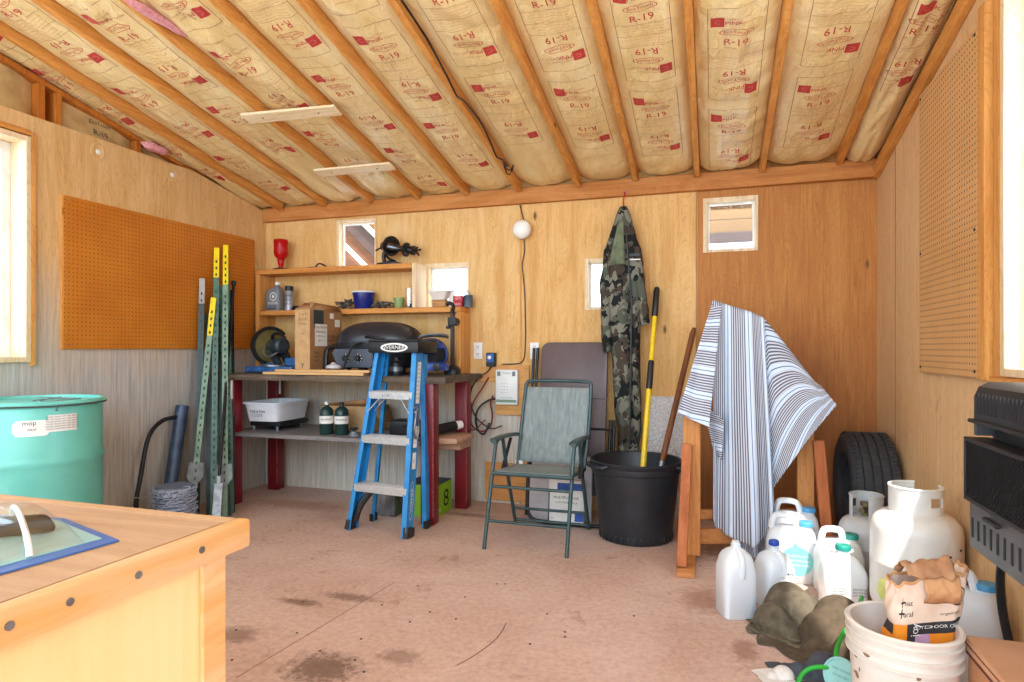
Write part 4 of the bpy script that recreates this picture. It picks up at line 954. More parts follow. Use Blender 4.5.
# ---- under the bench
M_LIMEBOX = mat('lime_carton', (140, 200, 40), (130, 190, 34), rough=.5)
o = thing('battery_box', (-1.95, 4.0, 0), 'lime green carton with a big dark 8 on the floor between the red legs', 'carton')
gx = -1.775; mb = MB(); mb.mm((-2.02, 3.87, 0), (gx, 4.12, .215), .003); mb.build('box_body', M_LIMEBOX, o)
mb = MB(); mb.mm((-2.018, 3.872, .215), (gx-.002, 4.118, .222), .001); mb.build('lid', mat('navy_lid', (44, 66, 96), (34, 54, 80)), o)
mb = MB(); f_ = frame_fn((gx, 3.84, 0), (0, 1, 0), (0, 0, 1), .001); mb.text('8', .17, lambda x, y: f_(.18-y*.0+x*1.2, .10+y)); mb.text('AH', .05, lambda x, y: f_(.05+x, .04+y), 1); mb.build('print', [M_INK, M_PAPER], o, smooth=False)
o = thing('metal_bin', (-2.13, 3.96, 0), 'small grey metal bin on the floor behind the ladder feet', 'bin')
mb = MB()
for a, c in (((-2.20, 3.80, .0), (-2.06, 3.806, .17)), ((-2.20, 3.934, 0), (-2.06, 3.94, .17)), ((-2.20, 3.806, 0), (-2.194, 3.934, .17)), ((-2.066, 3.806, 0), (-2.06, 3.934, .17)), ((-2.2, 3.8, 0), (-2.06, 3.94, .006))): mb.mm(a, c, .001)
mb.build('bin_body', M_STEEL, o)
mb = MB(); mb.tube([(-2.205, 3.795, .172), (-2.055, 3.795, .172), (-2.055, 3.945, .172), (-2.205, 3.945, .172)], .006, 8, closed=True); mb.build('rim', M_GALV, o)
# ================================================================== WALL SHELF AND BACK WALL
M_SHELFZ = wood('shelf_pine_upright', (226, 168, 98), (204, 138, 70), axis='z', fine=30)
SY = 4.205
o = thing('wall_shelf', (-2.65, 4.3, BZ), 'open pine wall shelf with two boards and uprights above the slab bench', 'shelf')
mb = MB(); mb.mm((-3.545, SY, 1.745), (-2.135, YB-.001, 1.785), .003); mb.build('shelf_board', M_SHELFX, o)
mb = MB(); mb.mm((-3.50, SY, 1.413), (-1.745, YB-.001, 1.452), .003); mb.build('shelf_board', M_SHELFX, o)
mb = MB(); mb.mm((-3.545, SY, BZ), (-3.505, YB-.001, 1.744), .003); mb.build('upright', M_SHELFZ, o)
mb = MB(); mb.mm((-2.134, SY, 1.453), (-2.10, YB-.001, 1.785), .003); mb.build('upright', M_WHITEWOODZ, o)  # paler wood puts the window's light into this upright's colour
mb = MB(); mb.mm((-1.78, SY, BZ), (-1.742, YB-.001, 1.412), .003); mb.build('upright', M_SHELFZ, o)
T1, T2 = 1.786, 1.453
# ---- top shelf: feeder bottle, hook, hand grinder
M_REDG, nt, b = newmat('red_glass'); b.inputs['Base Color'].default_value = lin((196, 22, 26)); b.inputs['Roughness'].default_value = .1; b.inputs['Transmission Weight'].default_value = .25; b.inputs['IOR'].default_value = 1.3
c_ = Vector((-3.355, 4.28, T1)); o = thing('feeder_bottle', c_, 'red glass feeder bottle standing upside down on the top shelf', 'bottle')
mb = MB(); mb.lathe([(0, 0), (.062, 0), (.066, .006), (.05, .014), (.02, .018), (0, .018)], c_, 30); mb.build('feeder_base', M_BLACK, o)
mb = MB(); mb.lathe([(0, .018), (.018, .018), (.020, .04), (.026, .05), (.024, .06), (.028, .072), (.026, .085), (.05, .115), (.056, .14), (.054, .19), (.057, .235), (.053, .247), (.04, .25), (0, .25)], c_, 32); mb.build('bottle', M_REDG, o, sharp=60)
o = thing('iron_bracket', (-3.0, 4.27, T1), 'small dark iron bracket lying on the top shelf by the red bottle', 'bracket')
mb = MB(); mb.bar((-3.075, 4.26, T1+.005), (-2.90, 4.30, T1+.005), .03, .009); mb.build('plate', M_BLACKM, o)
mb = MB(); mb.tube(smooth_path([(-3.02, 4.27, T1+.01), (-2.99, 4.27, T1+.035), (-2.96, 4.275, T1+.03), (-2.93, 4.285, T1+.012)], 5), .006, 8); mb.build('hook', M_BLACKM, o)
# hand grinder: flywheel, horizontal body, stand
M_IRON = mat('black_iron', (40, 40, 44), (28, 28, 32), rough=.3, metal=.4, scale=20)
g0 = Vector((-2.36, 4.285, T1)); o = thing('bench_grinder', g0, 'black cast iron hand machine with polished barrel on the top shelf end', 'grinder')
mb = MB(); mb.rings([superring(hx, hy, T1+z, 26, 3, g0.x, g0.y) for z, hx, hy in ((0, .105, .07), (.012, .105, .07), (.02, .07, .05), (.03, .03, .03))]); mb.build('foot', M_IRON, o)
mb = MB(); mb.tube(smooth_path([g0+Vector(p) for p in ((-.045, 0, .02), (-.055, 0, .06), (-.05, 0, .10), (-.02, 0, .135))], 5), .016, 10); mb.tube(smooth_path([g0+Vector(p) for p in ((.06, -.02, .02), (.0, -.02, .05), (-.04, -.01, .09))], 5), .010, 8); mb.build('stand', M_IRON, o)
RY = Matrix.Rotation(pi/2, 3, 'Y') @ Matrix.Rotation(0, 3, 'Z'); c_ = g0+Vector((.02, 0, .135))
TL = Matrix.Rotation(radians(10), 3, 'Y') @ RY
mb = MB(); mb.lathe([(0, -.09), (.03, -.09), (.034, -.05), (.046, -.045), (.05, -.02), (.036, .0), (.026, .05), (.022, .09), (.028, .10), (0, .10)], c_, 26, TL); mb.build('barrel', mat('polished_iron', (120, 120, 126), (70, 70, 76), rough=.18, metal=.9), o)
mb = MB(); mb.lathe([(0, -.012), (.020, -.012), (.024, -.004), (.056, -.003), (.058, -.014), (.075, -.012), (.078, 0), (.075, .012), (.058, .014), (.056, .003), (.024, .004), (0, .012)], c_+Vector((-.01, .0, .012)), 30, Matrix.Rotation(radians(-24), 3, 'Z') @ TL); mb.build('flywheel', M_IRON, o)
mb = MB(); mb.lathe([(0, .095), (.030, .095), (.052, .11), (.054, .13), (.03, .14), (.028, .17), (.036, .172), (.036, .19), (0, .195)], c_, 24, TL); mb.build('chuck', M_IRON, o)
mb = MB(); e_ = c_+TL @ Vector((0, 0, .20))
for k in range(3):
    a = k*2*pi/3+.4; mb.cyl(e_, e_+Vector((.03, .035*cos(a), .035*sin(a))), .007, n=8)
mb.cyl(c_+Vector((-.085, 0, .01)), c_+Vector((-.14, -.01, -.02)), .007, n=8); mb.build('jaws', M_IRON, o)
# ---- second shelf
c_ = Vector((-3.42, 4.29, T2)); o = thing('oil_jug', c_, 'grey plastic oil jug with round logo label at the shelf corner', 'jug')
M_GJUG = mat('grey_jug', (128, 132, 138), (112, 116, 122), rough=.4)
mb = MB(); mb.rings([superring(hx, hy, T2+z, 30, 4, c_.x+dx, c_.y) for z, hx, hy, dx in ((0, .066, .045, 0), (.006, .07, .048, 0), (.13, .07, .048, 0), (.165, .062, .042, .004), (.19, .035, .03, .018), (.20, .018, .018, .024), (.215, .018, .018, .024))]); mb.build('bottle', M_GJUG, o)
mb = MB(); mb.lathe([(0, .212), (.02, .212), (.02, .235), (0, .235)], c_+Vector((.024, 0, 0)), 18); mb.build('cap', M_WHITE, o)
mb = MB(); f_ = frame_fn((c_.x, c_.y-.048, T2), (1, 0, 0), (0, 0, 1), .0012)
for r0, r1 in ((.028, .034), (.0, .012)):
    for i in range(24):
        a0, a1 = i*2*pi/24, (i+1)*2*pi/24; mb.add([f_(.02+r0*cos(a0), .115+r0*sin(a0)), f_(.02+r1*cos(a0), .115+r1*sin(a0)), f_(.02+r1*cos(a1), .115+r1*sin(a1)), f_(.02+r0*cos(a1), .115+r0*sin(a1))], [(0, 1, 2, 3)], 0)
mb.text('MOTOR', .026, lambda x, y: f_(.015+x, .06+y), 0); mb.text('OIL 5W', .022, lambda x, y: f_(.015+x, .033+y), 1); flat_rect(mb, lambda x, y: f_(x, y), -.04, .012, .05, .02, 1)
mb.build('label', [M_PAPER, M_INK], o, smooth=False)
c_ = Vector((-3.275, 4.28, T2)); o = thing('spray_can', c_, 'black capped spray can beside the grey oil jug', 'spray can')
mb = MB(); mb.lathe([(0, 0), (.034, 0), (.034, .155), (.028, .165), (0, .165)], c_, 26); mb.build('can', mat('can_silver', (168, 170, 176), (140, 142, 150), rough=.35, metal=.4), o)
mb = MB(); mb.lathe([(0, .16), (.033, .16), (.033, .195), (.029, .20), (0, .20)], c_, 26); mb.build('cap', M_BLACK, o)
mb = MB()
for k, s_ in enumerate(('ENAMEL', 'GLOSS', 'PAINT')): mb.text(s_, .022, lambda x, y, k=k: c_+Vector((.0347*sin(x/.034+.1), -.0347*cos(x/.034+.1), .12-k*.034+y)), 0)
mb.build('label', [M_INK], o, smooth=False)
mb = MB(); mb.lathe([(0, 0), (.05, 0), (.052, .012), (.048, .03), (.044, .034), (0, .034)], (-3.175, 4.265, T2), 26); tag(mb.build('tape_roll', M_BLACKM), 'flat dark tin lying on the second shelf beside the spray can', 'tin')
c_ = Vector((-2.598, 4.30, T2)); o = thing('blue_pot', c_, 'glossy dark blue glazed pot with white rim on the second shelf', 'pot')
mb = MB(); mb.lathe([(0, 0), (.066, 0), (.069, .004), (.088, .125), (.088, .132), (.080, .132), (.064, .012), (0, .012)], c_, 36, cap1=True); mb.build('pot_body', mat('cobalt_glaze', (24, 44, 128), (18, 34, 108), rough=.15), o)
mb = MB(); mb.lathe([(.0815, .128), (.0905, .128), (.092, .136), (.086, .14), (.0795, .136)], c_, 36, cap0=False, cap1=False); mb.build('rim', M_WHITE, o)
c_ = Vector((-2.285, 4.29, T2)); mb = MB(); mb.lathe([(0, 0), (.03, 0), (.032, .004), (.036, .062), (.041, .062), (.041, .082), (.036, .082), (.029, .01), (0, .01)], c_, 26)
tag(mb.build('green_cup', mat('sage_pot', (140, 168, 108), (120, 150, 90), rough=.45)), 'small sage green plant pot on the second shelf', 'pot')
rr = random.Random(21); M_CHAIN = mat('old_steel_bits', (120, 116, 108), (76, 72, 68), rough=.45, metal=.5, scale=50)
def hardware(nm, x0, x1, n, lb, zmax):
    mb = MB()
    for i in range(n):
        c_ = Vector((rr.uniform(x0, x1), rr.uniform(4.24, 4.32), T2+.010+rr.random()*zmax)); a = rr.uniform(0, pi); b_ = rr.uniform(-.7, .7)
        u = Vector((cos(a), sin(a)*.6, b_)).normalized(); w_ = u.cross(Vector((.2, .3, 1))).normalized()
        mb.tube([c_+u*.024*cos(t)+w_*.013*sin(t) for t in [k*pi/5 for k in range(10)]], .0045, 5, closed=True)
    tag(mb.build(nm, M_CHAIN), lb, 'chain')
hardware('chain_heap', -2.80, -2.70, 26, 'heap of steel chain links between the carton and blue pot', .06)
hardware('chain_length', -2.49, -2.34, 34, 'low run of steel chain on the shelf beside the blue pot', .035)
c_ = Vector((-2.20, 4.29, T2)); mb = MB(); mb.lathe([(0, 0), (.026, 0), (.027, .004), (.029, .15), (.027, .15), (.0255, .006), (0, .006)], c_, 26); tag(mb.build('glass_tumbler', M_CLEAR), 'clear glass tumbler beside the shelf upright', 'glass')
o = thing('bolt', (-2.158, 4.235, T2), 'small dark bolt standing at the second shelf edge by the upright', 'bolt')
mb = MB(); mb.lathe([(0, 0), (.017, 0), (.017, .012), (0, .012)], (-2.158, 4.235, T2), 6); mb.build('head', M_BLACKM, o); mb = MB(); mb.cyl((-2.158, 4.235, T2+.012), (-2.158, 4.235, T2+.03), .008, n=10); mb.build('shank', M_BLACKM, o)
mb = MB(); mb.mm((-2.005, 4.28, T2), (-1.895, 4.36, T2+.058), .004)
blk = mb.build('wood_block', wood('block_wood', (196, 148, 96), (126, 84, 48), axis='x', fine=50)); tag(blk, 'dark streaked wooden block under the white planter on the shelf', 'block')
c_ = Vector((-1.955, 4.318, T2+.059)); mb = MB(); mb.rings([superring(hx, hy, c_.z+z, 30, 7, c_.x, c_.y) for z, hx, hy in ((0, .05, .035), (.055, .078, .05), (.056, .084, .056), (.068, .084, .056), (.066, .074, .046), (.01, .045, .03))]); tag(mb.build('white_planter', mat('stone_white', (222, 214, 204), (208, 198, 188), rough=.6), sharp=50), 'small off-white tapered planter on top of the wooden block', 'planter')
c_ = Vector((-1.865, 4.345, T2)); o = thing('white_bottle', c_, 'small white bottle between the planter block and red boxes', 'bottle')
mb = MB(); mb.rings([superring(hx, hy, T2+z, 24, 3, c_.x, c_.y) for z, hx, hy in ((0, .028, .022), (.07, .03, .024), (.095, .022, .018), (.105, .012, .012), (.12, .012, .012))]); mb.build('bottle', M_WHITE, o)
mb = MB(); mb.lathe([(0, .118), (.014, .118), (.014, .135), (0, .135)], c_, 14); mb.build('cap', M_WHITE, o)
M_REDBOX = mat('red_box', (190, 50, 60), (176, 42, 54), rough=.5)
for k, (z0, rot) in enumerate(((0, 0), (.0435, .08))):
    mb = MB(); mb.box((-1.808, 4.33, T2+.021+z0), (.075, .06, .042), rotz(rot), .003); f_ = frame_fn((-1.808, 4.30-.0005, T2+.021+z0), (1, 0, 0), (0, 0, 1), .001)
    mb.text('BOLTS', .018, lambda x, y: f_(x, y), 1); tag(mb.build('small_red_box', [M_REDBOX, M_PAPER]), ['lower of two small red boxes before the bright window', 'upper of two small red boxes before the bright window'][k], 'box', 'small red boxes on the shelf')
o = thing('paint_tin', (-1.748, 4.33, T2), 'dark grey tin with wire bail on the shelf end, beside the red boxes', 'tin')
c_ = Vector((-1.732, 4.33, T2)); mb = MB(); mb.lathe([(0, 0), (.034, 0), (.034, .085), (.036, .088), (.03, .092), (0, .09)], c_, 24); mb.build('tin_body', mat('tin_slate', (86, 98, 110), (64, 76, 88), rough=.4), o)
mb = MB(); mb.tube(smooth_path([c_+Vector(p) for p in ((-.036, 0, .07), (-.05, -.01, .10), (-.03, -.02, .125), (.0, -.02, .12), (.036, 0, .07))], 5), .003, 6); mb.build('bail', M_STEEL, o)

# ---- globe lamp, outlets, charger, cables
lx = -1.318; o = thing('globe_lamp', (lx, YB, 2.01), 'round white globe lamp on the back wall', 'lamp')
RB_ = Matrix.Rotation(pi/2, 3, 'X')
mb = MB(); mb.lathe([(0, 0), (.055, 0), (.055, .012), (.045, .018), (0, .018)], (lx, YB, 2.01), 28, RB_); mb.build('base', M_WHITE, o)
mb = MB(); mb.lathe([(.04, .018)]+[(.069*sin(a), .062-.062*cos(a)*.9+.0) for a in [lerp(.8, pi, i/12) for i in range(13)]], (lx, YB, 2.01), 32, RB_, cap0=False); mb.build('globe', mat('opal_globe', (246, 244, 238), (240, 238, 232), rough=.25), o)
mb = MB(); mb.tube(smooth_path([(lx-.03, YB-.012, 2.203), (lx-.02, YB-.012, 2.16), (lx-.01, YB-.01, 2.12), (lx, YB-.01, 2.075)], 5), .004, 6)
cp = [(lx+.0, YB-.008, 1.945), (lx+.005, YB-.01, 1.86), (lx-.012, YB-.014, 1.76), (lx-.002, YB-.014, 1.66), (lx+.006, YB-.01, 1.55), (lx+.010, YB-.010, 1.40), (lx+.012, YB-.010, 1.25), (lx+.005, YB-.010, 1.10), (lx-.02, YB-.010, 1.045), (lx-.08, YB-.010, 1.032), (lx-.17, YB-.010, 1.03)]
mb.tube(smooth_path(cp, 6), .0042, 6)
tag(mb.build('lamp_cord', mat('brown_cord', (60, 40, 32), (44, 30, 26))), 'thin dark lamp cord running down the wall from the globe lamp', 'cord')
def outlet(x0, x1, z0, z1, lb):
    o = thing('wall_outlet', ((x0+x1)/2, YB, (z0+z1)/2), lb, 'outlet', 'white double outlets')
    mb = MB(); mb.mm((x0, YB-.008, z0), (x1, YB, z1), .003, 2); mb.build('cover_plate', M_WHITE, o)
    cx = (x0+x1)/2
    for dz in (-.027, .027):
        mb = MB(); c_ = Vector((cx, YB-.008, (z0+z1)/2+dz)); mb.rings([[(p[0], c_.y-dy, c_.z+p[1]) for p in [(a*.85, b_) for a, b_, _ in superring(.021, .018, 0, 24, 2.6)]] for dy in (0, .0025)])
        for dx in (-.007, .007): mb.mm(c_+Vector((dx-.0015, -.0035, -.002)), c_+Vector((dx+.0015, -.0024, .010)), 0, mi=1)
        mb.cyl(c_+Vector((0, -.0024, -.009)), c_+Vector((0, -.0035, -.009)), .003, n=8, mi=1)
        mb.build('socket', [M_WHITE, M_INK], o)
outlet(-1.715, -1.645, 1.068, 1.192, 'white double outlet on the wall close to the pine shelf upright')
outlet(-1.272, -1.205, 1.07, 1.19, 'white double outlet above the folded brown table')
o = thing('switch_box', (-1.565, YB, 1.06), 'small blue and black electrical box above the charger', 'electrical box')
mb = MB(); mb.mm((-1.602, YB-.045, 1.012), (-1.532, YB, 1.115), .004); mb.build('box_body', M_BLACK, o)
mb = MB(); mb.mm((-1.597, YB-.049, 1.045), (-1.54, YB-.0455, 1.11), .002); mb.cyl((-1.572, YB-.049, 1.08), (-1.572, YB-.054, 1.08), .014, n=16, mi=1); mb.build('face', [mat('socket_blue', (44, 96, 164), (32, 80, 146), rough=.35), M_WHITE], o)
M_BOARD = wood('mount_board', (222, 168, 104), (204, 146, 84), axis='x', fine=40, knots=False)
mb = MB(); mb.mm((-1.655, YB-.018, .895), (-1.535, YB, 1.008), .002); tag(mb.build('mounting_board', M_BOARD), 'square plywood mounting pad with two cable holes, below the blue box', 'board')
mb = MB(); mb.mm((-1.533, YB-.020, .655), (-1.275, YB, 1.022), .002); tag(mb.build('mounting_board', M_BOARD), 'larger plywood mounting board behind the white charge controller', 'board')
o = thing('charge_controller', (-1.435, YB, .87), 'white charge controller box with printed panel on the back wall', 'controller')
mb = MB(); mb.mm((-1.522, YB-.062, .735), (-1.352, YB-.0205, .992), .008, 2); mb.build('case', mat('controller_white', (234, 236, 232), (224, 226, 222), rough=.45), o)
mb = MB(); f_ = frame_fn((-1.437, YB-.062, .86), (1, 0, 0), (0, 0, 1), .001)
flat_rect(mb, f_, -.078, -.108, .078, -.088, 1); mb.text('CHARGE', .018, lambda x, y: f_(x, .105+y)); flat_rect(mb, f_, -.07, .085, -.045, .118, 0); flat_rect(mb, f_, .045, .085, .07, .118, 0)
for k in range(4): mb.text('o - o - o', .016, lambda x, y, k=k: f_(-.015+x, .03-k*.022+y))
mb.text('SOLAR CONTROL', .012, lambda x, y: f_(x, -.075+y)); mb.build('print', [mat('soft_grey_ink', (120, 122, 126)), mat('green_stripe', (120, 150, 130))], o, smooth=False)
M_CRED = mat('cable_red', (140, 28, 30), (116, 20, 24), rough=.45)
def cable(nm, pts, m, lb, r=.0055):
    mb = MB(); mb.tube(smooth_path(pts, 7), r, 8); tag(mb.build(nm, m), lb, 'cable', 'cables looping beside the charger')
y_ = YB-.03
cable('power_cable', [(-1.565, y_, 1.012), (-1.59, y_-.03, .97), (-1.65, y_-.05, .93), (-1.70, y_-.06, .84), (-1.705, y_-.06, .74), (-1.66, y_-.05, .63), (-1.55, y_-.05, .56), (-1.47, y_-.03, .58)], M_BLACK, 'black cable hanging from the blue box and looping down low')
cable('power_cable', [(-1.59, YB-.02, .93), (-1.62, y_-.03, .86), (-1.68, y_-.05, .76), (-1.705, y_-.05, .68), (-1.70, y_-.05, .58), (-1.63, y_-.05, .535), (-1.56, y_-.04, .57), (-1.545, y_-.03, .66), (-1.56, y_-.03, .74), (-1.54, y_-.03, .80)], M_CRED, 'red cable making the big loop under the controller', .0065)
cable('power_cable', [(-1.52, YB-.045, .775), (-1.57, y_-.035, .765), (-1.63, y_-.06, .72), (-1.66, y_-.07, .65), (-1.65, y_-.06, .55), (-1.60, y_-.06, .52), (-1.56, y_-.05, .60)], M_BLACK, 'thick black cable leaving the side of the controller', .008)
cable('power_cable', [(-1.635, YB-.02, .94), (-1.69, y_-.04, .88), (-1.72, y_-.05, .80), (-1.70, y_-.045, .70), (-1.74, y_-.04, .60), (-1.69, y_-.04, .54), (-1.60, y_-.035, .62)], M_CRED, 'thinner red cable hanging nearest the red bench leg', .0045)

# ================================================================== STEP LADDER
M_LBLUE = mat('ladder_blue', (36, 140, 206), (28, 124, 190), rough=.4, scale=20)
M_ALU = mat('ladder_aluminium', (214, 214, 214), (198, 198, 200), rough=.35, metal=.5, scale=40)
o = thing('step_ladder', (-1.972, 3.45, 0), 'blue fibreglass step ladder with metal steps and black top cap', 'ladder', rz=radians(-7))
Lm = o.matrix_world
def LP(x, y, z): return Lm @ Vector((x, y, z))
def half(z): return lerp(.232, .168, z/1.13)
def ydep(z): return lerp(-.01, .205, z/1.13)
ld = (LP(0, ydep(1), 1)-LP(0, ydep(0), 0)).normalized()
for s in (-1, 1):
    mb = MB(); a_, c_ = LP(s*(half(0)-.01), ydep(0), .004), LP(s*(half(1.13)-.01), ydep(1.13), 1.13)
    side = (LP(s, 0, 0)-LP(0, 0, 0)).normalized()
    mb.bar(a_, c_, .006, .092, up=(0, -1, .2), bev=.001)      # web seen from the side
    for dd in (-.040, .040):
        off = (LP(0, dd, 0)-LP(0, 0, 0)); mb.bar(a_+off-side*.014, c_+off-side*.014, .03, .006, up=(0, -1, .2), bev=.001)
    mb.build('front_rail', M_LBLUE, o)
    mb = MB(); a2, c2 = LP(s*(half(0)-.02), (.215), .004), LP(s*(half(1.13)-.02), ydep(1.13)+.085, 1.11)
    mb.bar(a2, c2, .006, .05, up=(0, -1, .2), bev=.001)
    off = LP(0, -.024, 0)-LP(0, 0, 0); mb.bar(a2+off-side*.011, c2+off-side*.011, .025, .005, up=(0, -1, .2), bev=.001); mb.build('rear_rail', M_LBLUE, o)
    mb = MB(); mb.bar(LP(s*(half(0)-.012), ydep(0), .0), LP(s*(half(.07)-.012), ydep(.07), .06), .034, .096, up=(0, -1, .2)); mb.build('foot', M_BLACK, o)
    mb = MB(); mb.bar(LP(s*(half(0)-.02), .215, 0), LP(s*(half(.05)-.02), .213, .05), .03, .06, up=(0, -1, .2)); mb.build('foot', M_BLACK, o)
    # curved brace under the lowest step
    mb = MB(); mb.tube(smooth_path([LP(s*.075, .07, .265), LP(s*.12, .055, .225), LP(s*.17, .03, .15), LP(s*.205, .01, .05)], 5), .016, 8, sq=1.4); mb.build('foot_brace', M_BLACK, o)
for k, z in enumerate((.285, .585, .865)):
    mb = MB(); hw = half(z)-.018; y = ydep(z)
    mb.mm((-hw, y-.048, z-.006), (hw, y+.045, z+.006), .002); mb.mm((-hw, y-.050, z-.042), (hw, y-.044, z+.004), .002)
    for i in range(4): mb.mm((-hw+.01, y-.04+i*.02, z+.006), (hw-.01, y-.034+i*.02, z+.009), .001)
    for i in range(5): mb.cyl((lerp(-hw, hw, (i+.5)/5), y-.050, z-.018), (lerp(-hw, hw, (i+.5)/5), y-.0515, z-.018), .004, n=8)
    mb.v = [Lm @ p for p in mb.v]; mb.build('step', M_ALU, o)
mb = MB(); z = .865
for s in (-1, 1):
    hw = half(z)-.022; mb.bar(LP(s*hw, ydep(z-.12)-.04, z-.125), LP(s*(hw-.085), ydep(z)-.04, z-.03), .004, .018, up=(0, -1, 0), bev=.001); mb.bar(LP(s*hw, ydep(z-.12)+.03, z-.125), LP(s*(hw-.085), ydep(z)+.03, z-.03), .004, .018, up=(0, -1, 0), bev=.001)
mb.build('step_brace', M_ALU, o)
mb = MB(); y = ydep(1.13)
mb.mm((-.195, y-.075, 1.118), (.195, y+.16, 1.192), .010, 2); mb.mm((-.195, y-.07, 1.192), (.195, y-.05, 1.205), .004); mb.mm((-.195, y+.135, 1.192), (.195, y+.155, 1.205), .004)
for s in (-1, 1):
    for q in (0, 1, 2): mb.cyl((s*.195, y-.03+q*.04, 1.15), (s*.1985, y-.03+q*.04, 1.15), .008, n=10)
mb.v = [Lm @ p for p in mb.v]; cap = mb.build('top_cap', M_BLACK, o)
mb = MB(); n = 32
fl = lambda x, yy, l=0: LP(x+.015, y-.0755-l, 1.153+yy)
for i in range(n):
    a0, a1 = i*2*pi/n, (i+1)*2*pi/n
    mb.add([fl(0, 0, .0006), fl(.105*cos(a0), .029*sin(a0), .0006), fl(.105*cos(a1), .029*sin(a1), .0006)], [(0, 1, 2)], 0)
    mb.add([fl(0, 0, .0012), fl(.088*cos(a0), .019*sin(a0), .0012), fl(.088*cos(a1), .019*sin(a1), .0012)], [(0, 1, 2)], 1)
mb.text('WERNER', .036, lambda x, yy: fl(x, yy, .002), 0, sxx=1.15); mb.build('logo', [M_PAPER, M_INK], cap, smooth=False)
# stickers on the outside of the rail
mb = MB(); s = 1
def RS(u, z, l=.0): # u across the web (towards the wall), z height
    return LP(half(z)-.006+l, ydep(z)+u, z)
def rsq(u0, u1, z0, z1, mi, l): mb.add([RS(u0, z0, l), RS(u1, z0, l), RS(u1, z1, l), RS(u0, z1, l)], [(0, 1, 2, 3)], mi)
rsq(-.02, .022, .80, 1.06, 0, .0012); rsq(-.02, .022, .53, .66, 0, .0012); rsq(-.02, .022, .40, .50, 0, .0012)
for k in range(9): mb.text('WARNING READ', .010, lambda x, yy, k=k: RS(x*.38, 1.04-k*.026+yy, .002), 1)
for k in range(4): mb.text('CAUTION 225', .010, lambda x, yy, k=k: RS(x*.4, .645-k*.028+yy, .002), 1)
mb.text('I', .04, lambda x, yy: RS(x, .45+yy, .002), 1)
for i in range(24):
    a0, a1 = i*2*pi/24, (i+1)*2*pi/24; mb.add([RS(.022*cos(a0), .215+.115*sin(a0), .0012), RS(.022*cos(a1), .215+.115*sin(a1), .0012), RS(.019*cos(a1), .215+.11*sin(a1), .0012), RS(.019*cos(a0), .215+.11*sin(a0), .0012)], [(0, 1, 2, 3)], 0)
mb.text('WERNER', .036, lambda x, yy: RS(-yy, .215+x, .0016), 0); mb.text('b 1 W', .022, lambda x, yy: LP(x-.03, ydep(.865)-.0515, .845+yy), 1)
mb.build('sticker', [M_PAPER, M_INK], o, smooth=False)
# pliers hanging on the ladder rail
o = thing('pliers', LP(.20, .09, .70), 'grey pliers hooked on the blue ladder side rail', 'pliers')
P0 = LP(half(.74)+.006, ydep(.74)-.03, .74)
mb = MB(); mb.tube([P0+Vector(p) for p in ((.0, 0, 0), (.012, .005, .03), (.0, .02, .045), (-.0, -.02, .04))], .007, 8); mb.lathe([(0, -.008), (.015, -.008), (.015, .008), (0, .008)], P0+Vector((.008, 0, .01)), 14, Matrix.Rotation(pi/2, 3, 'Y')); mb.build('jaws', M_STEEL, o)
for s in (-1, 1):
    mb = MB(); mb.tube(smooth_path([P0+Vector((.008, 0, .005)), P0+Vector((.010, s*.022, -.05)), P0+Vector((.008, s*.028, -.11)), P0+Vector((.008, s*.012, -.155))], 5), .006, 8); mb.build('handle', M_STEEL, o)
# ================================================================== CENTRE OF THE BACK WALL
# ---- folded table with black legs
M_BROWN = mat('table_brown', (104, 90, 92), (94, 80, 82), rough=.45, scale=6)
o = thing('folding_table', (-.92, 4.22, 0), 'folded brown table with black tube legs leaning on the back wall', 'folding table')
def TY(z): return lerp(4.12, 4.325, z/1.19)
x0, x1, z0, z1, r_ = -1.165, -.690, .16, 1.19, .06
out = []
for cx, cz, a0 in ((x1-r_, z1-r_, 0), (x0+r_, z1-r_, pi/2), (x0+r_, z0+r_, pi), (x1-r_, z0+r_, 1.5*pi)):
    for k in range(9): a = a0+k*pi/16; out.append((cx+r_*cos(a), cz+r_*sin(a)))
mb = MB(); n = len(out)
def ring_(k, dy): return [(lerp((x0+x1)/2, x, k), TY(lerp((z0+z1)/2, z, k))+dy, lerp((z0+z1)/2, z, k)) for x, z in out]
mb.rings([ring_(.985, 0), ring_(1, .006), ring_(1, .02), ring_(.985, .026)]); mb.build('tabletop', M_BROWN, o, sharp=50)
mb = MB(); mb.mm((x0+.01, TY(.80)-.0015, .80), (x1-.004, TY(.80)+.002, .804), 0); mb.build('fold_seam', M_INK, o)
for xx, nm in ((-1.222, 'leg'), (-1.195, 'leg'), (-.662, 'leg'), (-.636, 'leg')):
    tp = 1.15 if xx < -1 else .66
    mb = MB(); mb.cyl((xx, TY(0)+.01, .002), (xx, TY(tp)+.01, tp), .0115, n=10); mb.build(nm, M_BLACKM, o)
for z in (.60, .30):
    mb = MB(); mb.cyl((-1.222, TY(z)-.012, z), (-.636, TY(z)-.012, z), .008, n=8); mb.build('cross_tube', M_BLACKM, o)
mb = MB(); mb.tube(smooth_path([(-1.16, 4.02, .40), (-1.165, 3.985, .30), (-1.165, 3.96, .12), (-1.15, 3.955, .05), (-1.09, 3.95, .018), (-.9, 3.95, .015), (-.66, 3.95, .015)], 6), .013, 10); mb.build('foot_tube', M_BLACKM, o)
mb = MB(); mb.box((-.975, 4.075, .215), (.44, .012, .43), Matrix.Rotation(radians(-6), 3, 'X'), .004); tag(mb.build('grey_board', mat('light_grey_board', (196, 190, 192), (182, 176, 180), rough=.6)), 'light grey board standing on edge behind the lawn chair legs', 'board')
o = thing('paper_box', (-.9, 4.02, 0), 'white paper box with blue bands on the floor behind the lawn chair', 'carton')
